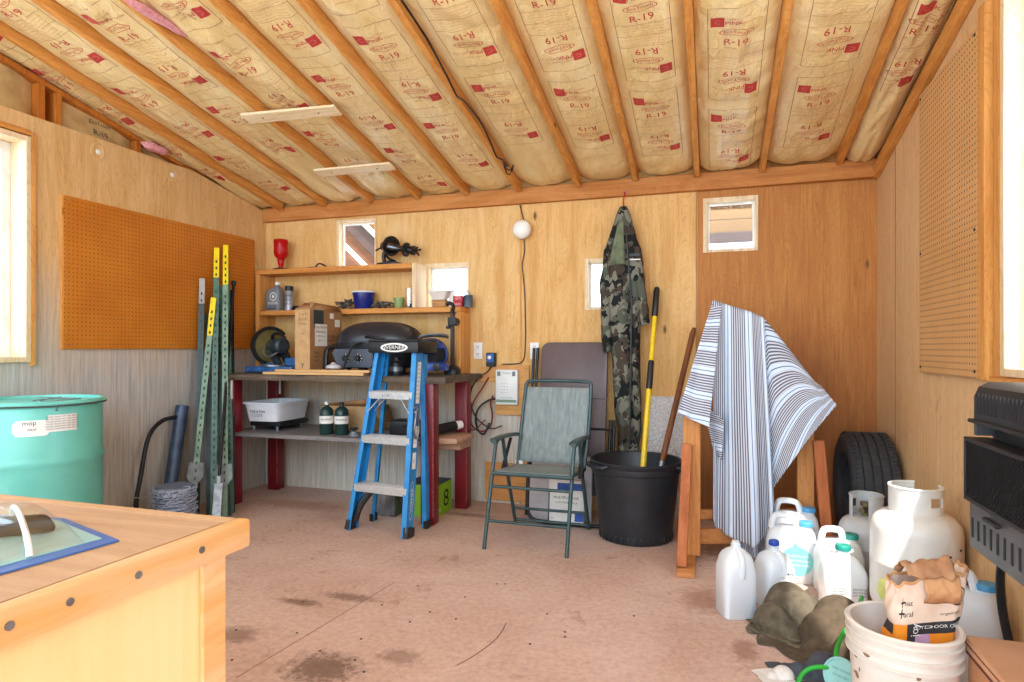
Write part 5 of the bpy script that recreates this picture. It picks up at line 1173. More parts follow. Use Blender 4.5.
RP = Matrix.Rotation(radians(-7), 3, 'X'); pc = Vector((-.905, 4.005, .152)); mb = MB(); mb.box(pc, (.235, .08, .27), RP, .003)
mb.v = [p for p in mb.v]; mb.build('box_body', M_PAPER, o)
mb = MB(); f_ = lambda x, y: pc+RP @ Vector((x, -.0412, y))
M_LBLU = mat('label_blue', (40, 84, 168), (34, 74, 154), rough=.6)
flat_rect(mb, f_, -.06, .07, .1165, .115, 0); flat_rect(mb, f_, .06, -.125, .1165, -.07, 0); flat_rect(mb, f_, -.117, -.135, -.11, .06, 1)
mb.text('MULTIPURPOSE', .024, lambda x, y: f_(x, .02+y), 1); mb.text('COPY PAPER 20 LB', .018, lambda x, y: f_(x, -.01+y), 1); mb.text('o', .02, lambda x, y: f_(-.09+x, -.11+y), 1)
mb.build('print', [M_LBLU, M_INK], o, smooth=False)
# ---- lawn chair
M_CFR = mat('chair_green', (62, 84, 86), (48, 68, 70), rough=.35, metal=.2)
M_MESH, nt, b = newmat('chair_mesh'); b.inputs['Roughness'].default_value = .75
v_ = coords(nt); wv = N(nt, 'ShaderNodeTexWave'); wv.wave_type = 'BANDS'; wv.bands_direction = 'X'; wv.inputs['Scale'].default_value = 60; wv.inputs['Distortion'].default_value = .4; nt.links.new(v_, wv.inputs[0])
ns = noisetex(nt, coords(nt, (1, 1, .12)), 60, 4, .6)
c1 = ramp(nt, wv.outputs['Fac'], [(.2, lin((84, 98, 100))), (.7, lin((140, 152, 152)))]); nt.links.new(mix(nt, ramp(nt, ns, [(.35, (0, 0, 0, 1)), (.7, (.7, .7, .7, 1))]), c1, lin((160, 168, 166))), b.inputs['Base Color']); bump(nt, b, wv.outputs['Fac'], .3, .002)
o = thing('lawn_chair', (-1.0, 3.65, 0), 'green tube folding lawn chair with grey mesh seat and back', 'chair')
ft = {(-1, -1): Vector((-1.246, 3.356, 0)), (1, -1): Vector((-.762, 3.351, 0)), (-1, 1): Vector((-1.232, 4.018-.10, 0)), (1, 1): Vector((-.748, 4.025-.10, 0))}
for s in (-1, 1):
    xx = -1.215 if s < 0 else -.742
    mb = MB(); mb.tube(smooth_path([ft[s, -1], Vector((xx-.008, 3.48, .55)), Vector((xx, 3.50, .595))], 6), .0115, 12); mb.build('leg', M_CFR, o)
    mb = MB(); mb.tube(smooth_path([ft[s, 1], Vector((xx, 3.68, .40)), Vector((xx+.005, 3.59, .595))], 6), .0115, 12); mb.build('leg', M_CFR, o)
    mb = MB(); mb.rings([[(xx+wx*cos(a), y, z+.013*sin(a)) for a in [k*pi/8 for k in range(16)]] for y, z, wx in ((3.43, .606, .016), (3.445, .612, .028), (3.56, .614, .030), (3.74, .606, .024), (3.87, .592, .020), (3.90, .588, .012))]); mb.build('armrest', M_CFR, o)
    mb = MB(); q = xx+(.018 if s < 0 else -.018)
    mb.tube(smooth_path([(q, 3.405, .428), (q, 3.55, .418), (q, 3.80, .395), (q, 3.855, .42), (xx+(.03 if s < 0 else .0), 3.90, .66), (xx+(.045 if s < 0 else .005), 3.95, .915)], 6), .0115, 12); mb.build('side_tube', M_CFR, o)
    mb = MB(); mb.bar((xx, 3.60, .42), (xx, 3.76, .585), .006, .022, up=(1, 0, 0)); mb.mm((xx-.016, 3.63, .375), (xx+.016, 3.67, .43), .006); mb.build('hinge', M_BLACK, o)
def FLZ(s, z): # point on a front leg
    a = ft[s, -1]; c = Vector((-1.223 if s < 0 else -.75, 3.48, .55)); return a.lerp(c, z/.55)
def BLZ(s, z):
    a = ft[s, 1]; c = Vector((-1.215 if s < 0 else -.742, 3.68, .40)); return a.lerp(c, z/.40)
for nm, p, q in (('stretcher', FLZ(-1, .155), FLZ(1, .155)), ('stretcher', FLZ(-1, .345), FLZ(1, .345)), ('stretcher', BLZ(-1, .12), BLZ(1, .12)), ('stretcher', BLZ(-1, .03), BLZ(1, .03))):
    mb = MB(); mb.cyl(p, q, .009, n=10); mb.build(nm, M_CFR, o)
mb = MB(); mb.tube(smooth_path([(-1.168, 3.948, .89), (-1.160, 3.952, .925), (-1.12, 3.955, .935), (-.95, 3.957, .937), (-.79, 3.955, .935), (-.745, 3.952, .925), (-.737, 3.948, .89)], 5), .0115, 12); mb.build('top_tube', M_CFR, o)
mb = MB(); mb.cyl((-1.215, 3.405, .428), (-.742, 3.405, .428), .013, n=12); mb.build('front_tube', M_CFR, o)
mb = MB(); mb.grid(lambda a, c: Vector((lerp(-1.197, -.76, a), lerp(3.40, 3.82, c), lerp(.44, .408, c)-.018*sin(pi*a)*sin(pi*min(1, c*1.1)))), 12, 12); mb.build('seat_mesh', M_MESH, o, solid=.004)
mb = MB(); mb.grid(lambda a, c: Vector((lerp(lerp(-1.198, -1.158, c), lerp(-.765, -.745, c), a), lerp(3.855, 3.945, c)+.018*sin(pi*a)*sin(pi*c), lerp(.42, .895, c))), 14, 14); mb.build('back_mesh', M_MESH, o, solid=.004)
mb = MB(); mb.mm((-1.215, 3.845, .395), (-1.165, 3.868, .425), .004); mb.build('tag', M_PAPER, o)

# ---- camouflage suit on a red hook
M_CAMO, nt, b = newmat('camouflage'); b.inputs['Roughness'].default_value = .85; b.inputs['Specular IOR Level'].default_value = .2
f1 = noisetex(nt, coords(nt, (1, 1, .8)), 10, 2, .55, .7); f2 = noisetex(nt, coords(nt, (1.1, 1, .8), rot=(.4, .3, .2)), 11, 2, .5, .8); f3 = noisetex(nt, coords(nt, (1, 1.2, .9), rot=(1, .2, .7)), 13, 2, .5, .9)
cc = ramp(nt, f1, [(0, lin((84, 88, 76))), (.50, lin((124, 122, 108)))], 'CONSTANT')
cc = mix(nt, ramp(nt, f2, [(0, (0, 0, 0, 1)), (.53, (1, 1, 1, 1))], 'CONSTANT'), cc, lin((72, 62, 52)))
cc = mix(nt, ramp(nt, f3, [(0, (0, 0, 0, 1)), (.55, (1, 1, 1, 1))], 'CONSTANT'), cc, lin((30, 32, 32)))
nt.links.new(cc, b.inputs['Base Color'])
M_OLIN = mat('suit_lining', (116, 124, 96), (88, 98, 74), rough=.8, scale=20)
sy = 4.29; o = thing('camouflage_suit', (-.585, sy, 1.0), 'camouflage hooded overall hanging from a red hook on the back wall', 'overall')
def sx_(px): return onY(px, 300, sy).x
def sz_(py): return onY(625, py, sy).z
P_ = [(207, 620, 627), (214, 617, 630), (228, 612, 634), (240, 608, 637), (250, 604, 641), (262, 603, 643.5), (278, 603, 643), (295, 606, 642), (315, 609, 641), (340, 611, 640), (370, 612.5, 640), (400, 614, 641), (430, 617, 641), (448, 618, 639), (462, 620, 638)]
mb = MB(); rs = []; nn = 56
fine = []
for i in range(len(P_)-1):
    for k in range(5):
        t = k/5; fine.append(tuple(lerp(P_[i][q], P_[i+1][q], t) for q in range(3)))
fine.append(P_[-1])
for py, xl, xr in fine:
    z = sz_(py); cx = (sx_(xl)+sx_(xr))/2; hx = (sx_(xr)-sx_(xl))/2; r = []
    dep = lerp(.03, .075, min(1, (py-207)/60))
    for j in range(nn):
        a = 2*pi*j/nn; x = hx*abs(cos(a))**.8*(1 if cos(a) > 0 else -1); y = dep*abs(sin(a))**.8*(1 if sin(a) > 0 else -1)
        fr = y < 0
        wr = .016*noise.noise(Vector((x*22, z*5, 1)))+.010*noise.noise(Vector((x*40, z*14, 5)))
        crease = -.035*math.exp(-((x-.035)/.018)**2)*min(1, max(0, (py-235)/30))
        split = -.03*math.exp(-((x-.0)/.02)**2)*min(1, max(0, (py-385)/40))
        y2 = y*(1+.0)+(wr+0 if fr else wr*.2)*1.0-((crease+split) if fr else 0)
        r.append((cx+x+.006*noise.noise(Vector((z*9, a, 3))), sy+y2*1.0, z))
    rs.append(r)
mb.rings(rs); mb.build('body', M_CAMO, o, sharp=80)
def sleeve(pts, nm, seed):
    mb = MB(); rs = []; sp_ = smooth_path([(px, 0, py) for px, py, _, _ in pts], 6)
    rr2 = smooth_path([(w_, d_, 0) for _, _, w_, d_ in pts], 6)
    for i, p in enumerate(sp_):
        cx, z = sx_(p.x), sz_(p.z); w_, d_ = rr2[i].x, rr2[i].y; r = []
        for j in range(28):
            a = 2*pi*j/28; wr = 1+.25*noise.noise(Vector((cos(a)*1.5+seed, sin(a)*1.5, z*14)))
            r.append((cx+w_*cos(a)*wr, sy-.035+d_*sin(a)*wr, z+.012*cos(a)))
        rs.append(r)
    mb.rings(rs); return mb.build(nm, M_CAMO, o, sharp=80)
sleeve([(609, 262, .035, .04), (606, 285, .040, .05), (607, 305, .036, .05), (607, 325, .033, .045), (608, 340, .034, .045), (609, 352, .03, .04)], 'sleeve', 2)
sleeve([(638, 262, .03, .03), (641, 285, .028, .03), (643, 300, .028, .03), (645, 315, .030, .03), (646, 325, .032, .03)], 'sleeve', 7)
mb = MB()
def HD(a, c):
    px = lerp(lerp(621, 611, c), lerp(625, 627, c), a); py = lerp(222, 266, c)
    return Vector((sx_(px), sy-.085-.012*sin(pi*a*3+.5)*c-.015*sin(pi*c), sz_(py)))
mb.grid(HD, 18, 14); mb.build('hood_lining', M_OLIN, o, sharp=80, solid=.004)
mb = MB(); zp = [Vector((sx_(lerp(628, 633, min(1, (py-240)/60)) if py < 300 else lerp(633, 631, (py-300)/150)), sy-.074+(.0 if py > 260 else -.006), sz_(py))) for py in range(236, 452, 6)]
mb.tube(zp, .006, 6); mb.build('zip', M_BLACK, o)
mb = MB(); mb.box((sx_(636), sy-.078, sz_(257)), (.075, .006, .022), rotz(.15), .002); mb.box((sx_(636.5), sy-.080, sz_(261.5)), (.07, .006, .008), rotz(.15), .001, mi=1); mb.build('name_tape', [M_BLACK, M_PAPER], o)
o = thing('coat_hook', (-.585, YB-.042, 2.21), 'small red hook screwed to the beam above the camouflage suit', 'hook')
mb = MB(); hx_ = sx_(624); mb.tube(smooth_path([(hx_, YB-.044, 2.225), (hx_, YB-.075, 2.22), (hx_, YB-.105, 2.19), (hx_-.003, YB-.115, 2.145), (hx_-.003, YB-.10, 2.118)], 6), .005, 8); mb.build('shank', mat('hook_red', (196, 52, 36), (180, 42, 28), rough=.4), o)
mb = MB(); mb.cyl((hx_, YB-.0435, 2.225), (hx_, YB-.049, 2.225), .010, n=12); mb.build('collar', M_STEEL, o)

# ---- black tub with tools
M_TUBB = mat('tub_black', (38, 42, 48), (30, 33, 38), rough=.42, scale=8)
tc_ = Vector((-.447, 3.865, 0)); o = thing('planter_tub', tc_, 'large black plastic planter tub holding two long tool handles', 'planter tub')
mb = MB(); prof = [(0, 0), (.205, 0), (.214, .006), (.218, .03), (.228, .14), (.246, .30), (.256, .405), (.268, .41), (.272, .425), (.272, .445), (.278, .45), (.280, .472), (.274, .478), (.262, .474), (.256, .42), (.246, .40), (.214, .04), (0, .03)]
mb.lathe(prof, tc_, 72)
for k in range(72):
    a = k*2*pi/72
    if k % 2: mb.box(tc_+Vector((.2205*cos(a), .2205*sin(a), .028)), (.006, .010, .045), rotz(a), .002, mi=1)
mb.build('tub_body', [M_TUBB, M_BLACK], o, sharp=45)
for a in (-2.35, -.25):
    mb = MB(); e = Vector((cos(a), sin(a), 0)); t_ = Vector((-sin(a), cos(a), 0))
    mb.tube(smooth_path([tc_+e*.276-t_*.085+Vector((0, 0, .462)), tc_+e*.302-t_*.07+Vector((0, 0, .455)), tc_+e*.308+Vector((0, 0, .452)), tc_+e*.302+t_*.07+Vector((0, 0, .455)), tc_+e*.276+t_*.085+Vector((0, 0, .462))], 5), .011, 8); mb.build('handle', M_TUBB, o)
M_YEL = mat('fibreglass_yellow', (240, 206, 30), (228, 190, 20), rough=.35)
o = thing('yellow_handled_tool', (-.44, 3.93, .04), 'long tool with yellow and black handle standing in the black tub', 'tool')
a_ = Vector((-.437, 3.92, .06)); c_ = onY(657, 287, 4.33); d = c_-a_
mb = MB(); mb.tube([a_+d*t for t in (0, .28, .55)], [.02, .0185, .0175], 14); mb.tube([a_+d*.665, a_+d*.875], .0165, 14); mb.build('shaft', M_YEL, o)
mb = MB(); mb.tube([a_+d*t for t in (.545, .56, .66, .67)], [.017, .0205, .0195, .017], 14); mb.build('sleeve', M_BLACK, o)
mb = MB(); mb.tube([a_+d*t for t in (.865, .872, .985, .998)], [.016, .021, .0205, .014], 14); mb.build('grip', M_BLACK, o)
o = thing('wooden_handled_tool', (-.33, 3.95, .04), 'dark wooden tool handle leaning from the black tub beside the blanket', 'tool')
a_ = Vector((-.385, 3.90, .06)); c_ = onY(694, 328, 4.30); d = c_-a_
mb = MB(); mb.tube([a_+d*t for t in (.30, .42, .7, .97, 1.0)], [.017, .019, .0175, .0185, .012], 12); mb.build('handle', wood('dark_handle', (138, 86, 52), (104, 60, 34), axis='z', fine=30, knots=False), o)
mb = MB(); mb.tube([a_+d*t for t in (.0, .22, .31)], [.012, .014, .0185], 12); mb.build('ferrule', M_STEEL, o)
M_STY, nt, b = newmat('speckled_panel'); b.inputs['Roughness'].default_value = .5
s1 = noisetex(nt, coords(nt), 90, 4, .7); nt.links.new(ramp(nt, s1, [(.35, lin((168, 160, 156))), (.55, lin((214, 206, 202))), (.7, lin((236, 232, 230)))]), b.inputs['Base Color']); bump(nt, b, s1, .4, .004)
mb = MB(); mb.box((-.285, 4.372, .41), (.30, .022, .82), Matrix.Rotation(radians(-1.2), 3, 'X'), .004); tag(mb.build('foam_panel', M_STY), 'speckled whitish panel leaning on the wall behind the black tub', 'panel')

# ================================================================== STAND UNDER THE BLANKET
M_S1 = wood('stand_fir', (206, 144, 84), (178, 112, 58), axis='z', fine=30)
M_S2 = wood('stand_reddish', (186, 110, 64), (156, 84, 44), axis='z', fine=30)
M_S3 = wood('stand_level', (196, 134, 80), (168, 104, 56), axis='x', fine=30)
o = thing('sawhorse', (.2, 3.6, 0), 'wooden sawhorse frame standing under the striped blanket', 'sawhorse')
mb = MB(); mb.mm((-.175, 3.235, 0), (-.085, 3.62, .045), .004); mb.build('foot', M_S3, o)
mb = MB(); mb.mm((-.150, 3.46, .0455), (-.062, 3.50, .79), .003); mb.build('post', M_S1, o)
mb = MB(); mb.bar((-.150, 3.265, .046), (-.128, 3.44, .64), .038, .05, up=(1, 0, 0)); mb.build('brace', M_S2, o)
mb = MB(); mb.bar((-.105, 3.53, .13), (.47, 3.74, .13), .04, .08, up=(0, 0, 1)); mb.build('cross_rail', M_S3, o)
mb = MB(); mb.bar((-.105, 3.58, .235), (.47, 3.79, .235), .035, .05, up=(0, 0, 1)); mb.build('cross_rail', M_S3, o)
mb = MB(); mb.bar((.485, 3.74, 0), (.475, 3.72, .90), .085, .04, up=(0, 1, 0)); mb.build('post', M_S1, o)
mb = MB(); mb.bar((.578, 3.60, 0), (.535, 3.66, .66), .04, .055, up=(1, 0, 0)); mb.build('brace', M_S2, o)
mb = MB(); mb.bar((-.08, 3.80, .935), (.56, 3.80, .905), .04, .05, up=(0, 0, 1)); mb.build('beam', M_S3, o)
for xx, zt in ((.03, 1.36), (.26, 1.275)):
    mb = MB(); mb.mm((xx-.02, 3.70, .95), (xx+.02, 3.74, zt), .003); mb.build('mast', M_S1, o)
mb = MB(); mb.bar((.0, 3.72, 1.385), (.285, 3.72, 1.285), .04, .04, up=(0, 0, 1)); mb.build('top_rail', M_S3, o)
# ---- striped blanket
M_BLK, nt, b = newmat('striped_blanket'); b.inputs['Roughness'].default_value = .95; b.inputs['Specular IOR Level'].default_value = .1
uv = N(nt, 'ShaderNodeTexCoord'); sp_ = N(nt, 'ShaderNodeSeparateXYZ'); nt.links.new(uv.outputs['UV'], sp_.inputs[0])
def fract(k):
    m = N(nt, 'ShaderNodeMath', operation='MULTIPLY'); m.inputs[1].default_value = k; nt.links.new(sp_.outputs['X'], m.inputs[0])
    f = N(nt, 'ShaderNodeMath', operation='FRACT'); nt.links.new(m.outputs[0], f.inputs[0]); return f.outputs[0]
fineS = ramp(nt, fract(1/.0155), [(0, lin((98, 102, 118))), (.46, lin((98, 102, 118))), (.54, lin((206, 208, 216))), (.94, lin((206, 208, 216))), (1, lin((98, 102, 118)))])
PALE = (206, 220, 238); DK = (96, 108, 134)
wide = ramp(nt, fract(1/.145), [(0, lin(PALE)), (.13, lin(DK)), (.165, lin(PALE)), (.30, lin(PALE))], 'CONSTANT')
mask = ramp(nt, fract(1/.145), [(0, (1, 1, 1, 1)), (.29, (0, 0, 0, 1))], 'CONSTANT')
wn = noisetex(nt, coords(nt), 300, 2, .5)
colb = mix(nt, mask, fineS, wide); nt.links.new(colb, b.inputs['Base Color']); bump(nt, b, wn, .25, .002)
BYr = 3.715
def BPT(px, py, Y): return onY(px, py, Y)
mb = MB()
def sheet(top, bot, ytop, ybot, su, sv, s0, amp, nf, seed, bow=.0, nu=40, nv=60, edge=None):
    """Hanging cloth between a top line and a bottom line given as image-plane directions at real depths; su, sv: stripe coordinate along u / v."""
    def fn(u, v):
        a = pw(u, top); c = pw(u, bot); px = lerp(a[0], c[0], v); py = lerp(a[1], c[1], v)
        Y = lerp(pw(u, ytop), pw(u, ybot), v**.8)
        Y -= amp*(.15+.85*v)*sin(nf*2*pi*u+seed+.8*v)+.012*noise.noise(Vector((u*5, v*4, seed)))*v
        return BPT(px, py, Y)
    def uvf(u, v): return (s0+su*u+sv*v+.004*noise.noise(Vector((u*3, v*3, seed))), v)
    mb.grid(fn, nu, nv, uv=uvf)
# wing on the tub side: stripes run across it
sheet([(0, (713, 300)), (1, (722, 303))], [(0, (678, 412)), (.45, (690, 419)), (1, (709, 427))], [(0, 3.70), (1, 3.69)], [(0, 3.40), (1, 3.40)], .035, .72, .02, .010, 1.2, 1)
# tucked fold hanging under that wing
sheet([(0, (702, 405)), (1, (724, 420))], [(0, (714, 452)), (1, (722, 460))], [(0, 3.55), (1, 3.50)], [(0, 3.60), (1, 3.57)], .05, .30, .05, .012, 1, 3, nu=12, nv=16)
# centre fall with lengthwise stripes
sheet([(0, (713, 300)), (.3, (728, 305)), (.7, (752, 312)), (1, (764, 318))], [(0, (713, 520)), (.12, (717, 530)), (.35, (734, 539)), (.6, (754, 548)), (.8, (766, 537)), (1, (774, 506))],
      [(0, 3.68), (1, 3.685)], [(0, 3.58), (.5, 3.48), (1, 3.56)], .42, .0, .045, .026, 3.2, .6, nu=90, nv=70)
# hem turned under at the floor
sheet([(0, (716, 515)), (1, (770, 520))], [(0, (733, 545)), (.5, (750, 562)), (1, (770, 548))], [(0, 3.62), (1, 3.62)], [(0, 3.62), (1, 3.60)], .55, .0, .09, .02, 3, 2, nu=40, nv=14)
# wing on the tyre side: stripes slant up across it
sheet([(0, (752, 312)), (.22, (764, 318)), (.55, (790, 350)), (.85, (815, 382)), (1, (822, 387))], [(0, (772, 490)), (.2, (784, 473)), (.55, (808, 440)), (.8, (826, 417)), (1, (837, 405))],
      [(0, 3.70), (.3, 3.70), (1, 3.69)], [(0, 3.60), (1, 3.52)], .30, .62, .03, .016, 1.6, 4, nu=60, nv=50)
bl = mb.build('striped_blanket', M_BLK, sharp=80, solid=.003); tag(bl, 'grey and white striped blanket draped over the wooden sawhorse', 'blanket')

# ================================================================== RIGHT CORNER
# ---- tyre
M_RUB = mat('tyre_rubber', (56, 58, 62), (42, 44, 48), rough=.7, scale=40)
tc2 = Vector((.835, 4.045, .332)); o = thing('tyre', (tc2.x, tc2.y, 0), 'worn black car tyre standing upright in the back corner', 'tyre')
RT = Matrix.Rotation(pi/2, 3, 'Y')
pr = [(.205, -.085), (.215, -.11), (.26, -.122), (.30, -.118), (.318, -.105), (.326, -.09)]
for k, x in enumerate((-.066, -.022, .022, .066)):
    pr += [(.330, x-.018), (.330, x-.008), (.320, x-.006), (.320, x+.000), (.330, x+.002), (.330, x+.012)]
pr += [(.326, .09), (.318, .105), (.30, .118), (.26, .122), (.215, .11), (.205, .085), (.195, .08), (.195, -.08)]
mb = MB(); pr2 = pr+[pr[0]]; mb.lathe(pr2, tc2, 96, RT, cap0=False, cap1=False); mb.build('carcass', M_RUB, o, sharp=30)
mb = MB()
for k in range(84):
    a = k*2*pi/84
    for x, w_ in ((-.087, .03), (-.044, .03), (0, .026), (.044, .03), (.087, .03)):
        a2 = a+(.02 if x > .05 or x < -.05 else -.015); mb.box(tc2+RT @ Vector((.3295*cos(a2), .3295*sin(a2), x)), (.007, .0165, w_), RT @ rotz(a2) @ Matrix.Rotation(.35 if abs(x) > .05 else -.3, 3, 'X'), 0)
mb.build('tread', M_RUB, o, smooth=False)
# ---- propane tanks
M_TANK = mat('tank_white', (226, 226, 222), (214, 214, 210), rough=.35, scale=5)
def tank_rust(m):
    nt = m.node_tree; b = nt.nodes['Principled BSDF']; old = b.inputs['Base Color'].links[0].from_socket
    tc = N(nt, 'ShaderNodeTexCoord'); vm = N(nt, 'ShaderNodeVectorMath', operation='SUBTRACT'); vm.inputs[1].default_value = (.15, -.06, .24); nt.links.new(tc.outputs['Object'], vm.inputs[0])
    v2 = N(nt, 'ShaderNodeVectorMath', operation='MULTIPLY'); v2.inputs[1].default_value = (6.5, 6, 2.8); nt.links.new(vm.outputs[0], v2.inputs[0])
    ln = N(nt, 'ShaderNodeVectorMath', operation='LENGTH'); nt.links.new(v2.outputs[0], ln.inputs[0])
    nz = noisetex(nt, coords(nt, (1, 1, .4)), 16, 6, .7); mu = N(nt, 'ShaderNodeMath', operation='MULTIPLY_ADD'); mu.inputs[1].default_value = 1.4; mu.inputs[2].default_value = -.7
    nt.links.new(nz, mu.inputs[0]); ad = N(nt, 'ShaderNodeMath', operation='ADD'); nt.links.new(mu.outputs[0], ad.inputs[0]); nt.links.new(ln.outputs['Value'], ad.inputs[1])
    nt.links.new(mix(nt, ramp(nt, ad.outputs[0], [(.35, (.7, .7, .7, 1)), (.95, (0, 0, 0, 1))]), old, lin((196, 152, 112))), b.inputs['Base Color'])
tank_rust(M_TANK)
M_TANKG = mat('tank_grey', (196, 200, 200), (182, 186, 188), rough=.4, scale=5)
M_TANKR = mat('scratch_dark', (70, 56, 46), (50, 40, 34), rough=.8)
def tank(loc, R, hgt, m, lb, yaw, collar_h):
    o = thing('propane_tank', loc, lb, 'propane tank', 'propane tanks'); L = Vector(loc)
    mb = MB(); body = [(0, .03)]; n = 9
    for i in range(n+1):
        a = i/n*pi/2; body.append((R*sin(a), .03+.085*(1-cos(a))))
    body += [(R, .14), (R, hgt*.55), (R*1.004, hgt*.552), (R*1.004, hgt*.565), (R, hgt*.568)]
    for i in range(n+1):
        a = i/n*pi/2; body.append((R*max(0, cos(a))**.55, hgt-.085+.085*sin(a)))
    mb.lathe([(max(0, r), z) for r, z in body], L, 56); mb.build('tank_body', m, o, sharp=50)
    mb = MB(); mb.lathe([(R*.68, 0), (R*.72, 0), (R*.74, .06), (R*.70, .06)], L, 40, cap0=False, cap1=False); mb.build('foot_ring', m, o)
    mb = MB(); r0 = R*.56; z0, z1 = hgt-.022, hgt+collar_h; n = 72; rs = []
    a0, a1 = .55, 2*pi-.55
    def cell(i0, i1, za, zb):
        A0, A1 = yaw+lerp(a0, a1, i0/n), yaw+lerp(a0, a1, i1/n); P = []
        for rr_ in (r0, r0+.005):
            for A, z in ((A0, za), (A1, za), (A1, zb), (A0, zb)): P.append(L+Vector((rr_*cos(A), rr_*sin(A), z)))
        mb.add(P, [(0, 1, 2, 3), (7, 6, 5, 4), (0, 4, 5, 1), (1, 5, 6, 2), (2, 6, 7, 3), (3, 7, 4, 0)])
    zh0, zh1 = lerp(z0, z1, .42), lerp(z0, z1, .74)
    for i in range(n):
        f = i/n; hole = .17 < f < .30 or .70 < f < .83
        cell(i, i+1, z0, zh0); cell(i, i+1, zh1, z1)
        if not hole: cell(i, i+1, zh0, zh1)
    mb.tube([L+Vector(((r0+.0025)*cos(yaw+lerp(a0, a1, i/40)), (r0+.0025)*sin(yaw+lerp(a0, a1, i/40)), z1)) for i in range(41)], .006, 8)
    mb.build('collar', m, o, sharp=30)
    mb = MB(); mb.lathe([(0, 0), (.022, 0), (.022, .02), (.014, .026), (.014, .05), (.028, .052), (.028, .07), (0, .072)], L+Vector((0, 0, hgt-.004)), 18); mb.cyl(L+Vector((0, 0, hgt+.03)), L+Vector((.05*cos(yaw), .05*sin(yaw), hgt+.03)), .014, n=12)
    mb.build('valve', mat('brass%d' % int(R*1000), (120, 112, 84), (96, 88, 62), rough=.35, metal=.6), o)
    return o, L
o, L = tank((.797, 2.965, 0), .165, .485, M_TANK, 'large white propane tank standing against the wall under the tan pegboard', .80, .095)
mb = MB()
def onT(a, z, l=.001): return L+Vector(((.165+l)*cos(a), (.165+l)*sin(a), z))
def tpat(a, z, w_, h_, mi, seed, n=9):
    c = onT(a, z); vs = [onT(a+w_*cos(t)*(1+.5*noise.noise(Vector((cos(t)*2+seed, sin(t)*2, seed))))/.165, z+h_*sin(t)*(1+.6*noise.noise(Vector((cos(t)*2, sin(t)*2+seed, seed)))), .0012) for t in [k*2*pi/n for k in range(n)]]
    mb.add([onT(a, z, .0014)]+vs, [(0, 1+k, 1+(k+1) % n) for k in range(n)], mi)
tpat(-1.18, .335, .016, .007, 0, 1); tpat(-1.08, .34, .008, .005, 0, 2); tpat(-.85, .28, .007, .012, 0, 3); tpat(-.72, .36, .01, .006, 0, 4); tpat(-1.9, .22, .004, .003, 0, 5); tpat(-.95, .19, .008, .02, 0, 6)
tpat(-2.55, .17, .03, .05, 1, 7); tpat(-2.45, .12, .02, .04, 2, 8)
mb.build('marks', [M_TANKR, mat('decal_lime', (216, 226, 130), (200, 214, 110)), mat('decal_pale', (236, 232, 190))], o, smooth=False)
tank((.722, 3.47, 0), .125, .325, M_TANKG, 'smaller grey-white propane tank behind the big one, beside the jugs', -2.2, .10)
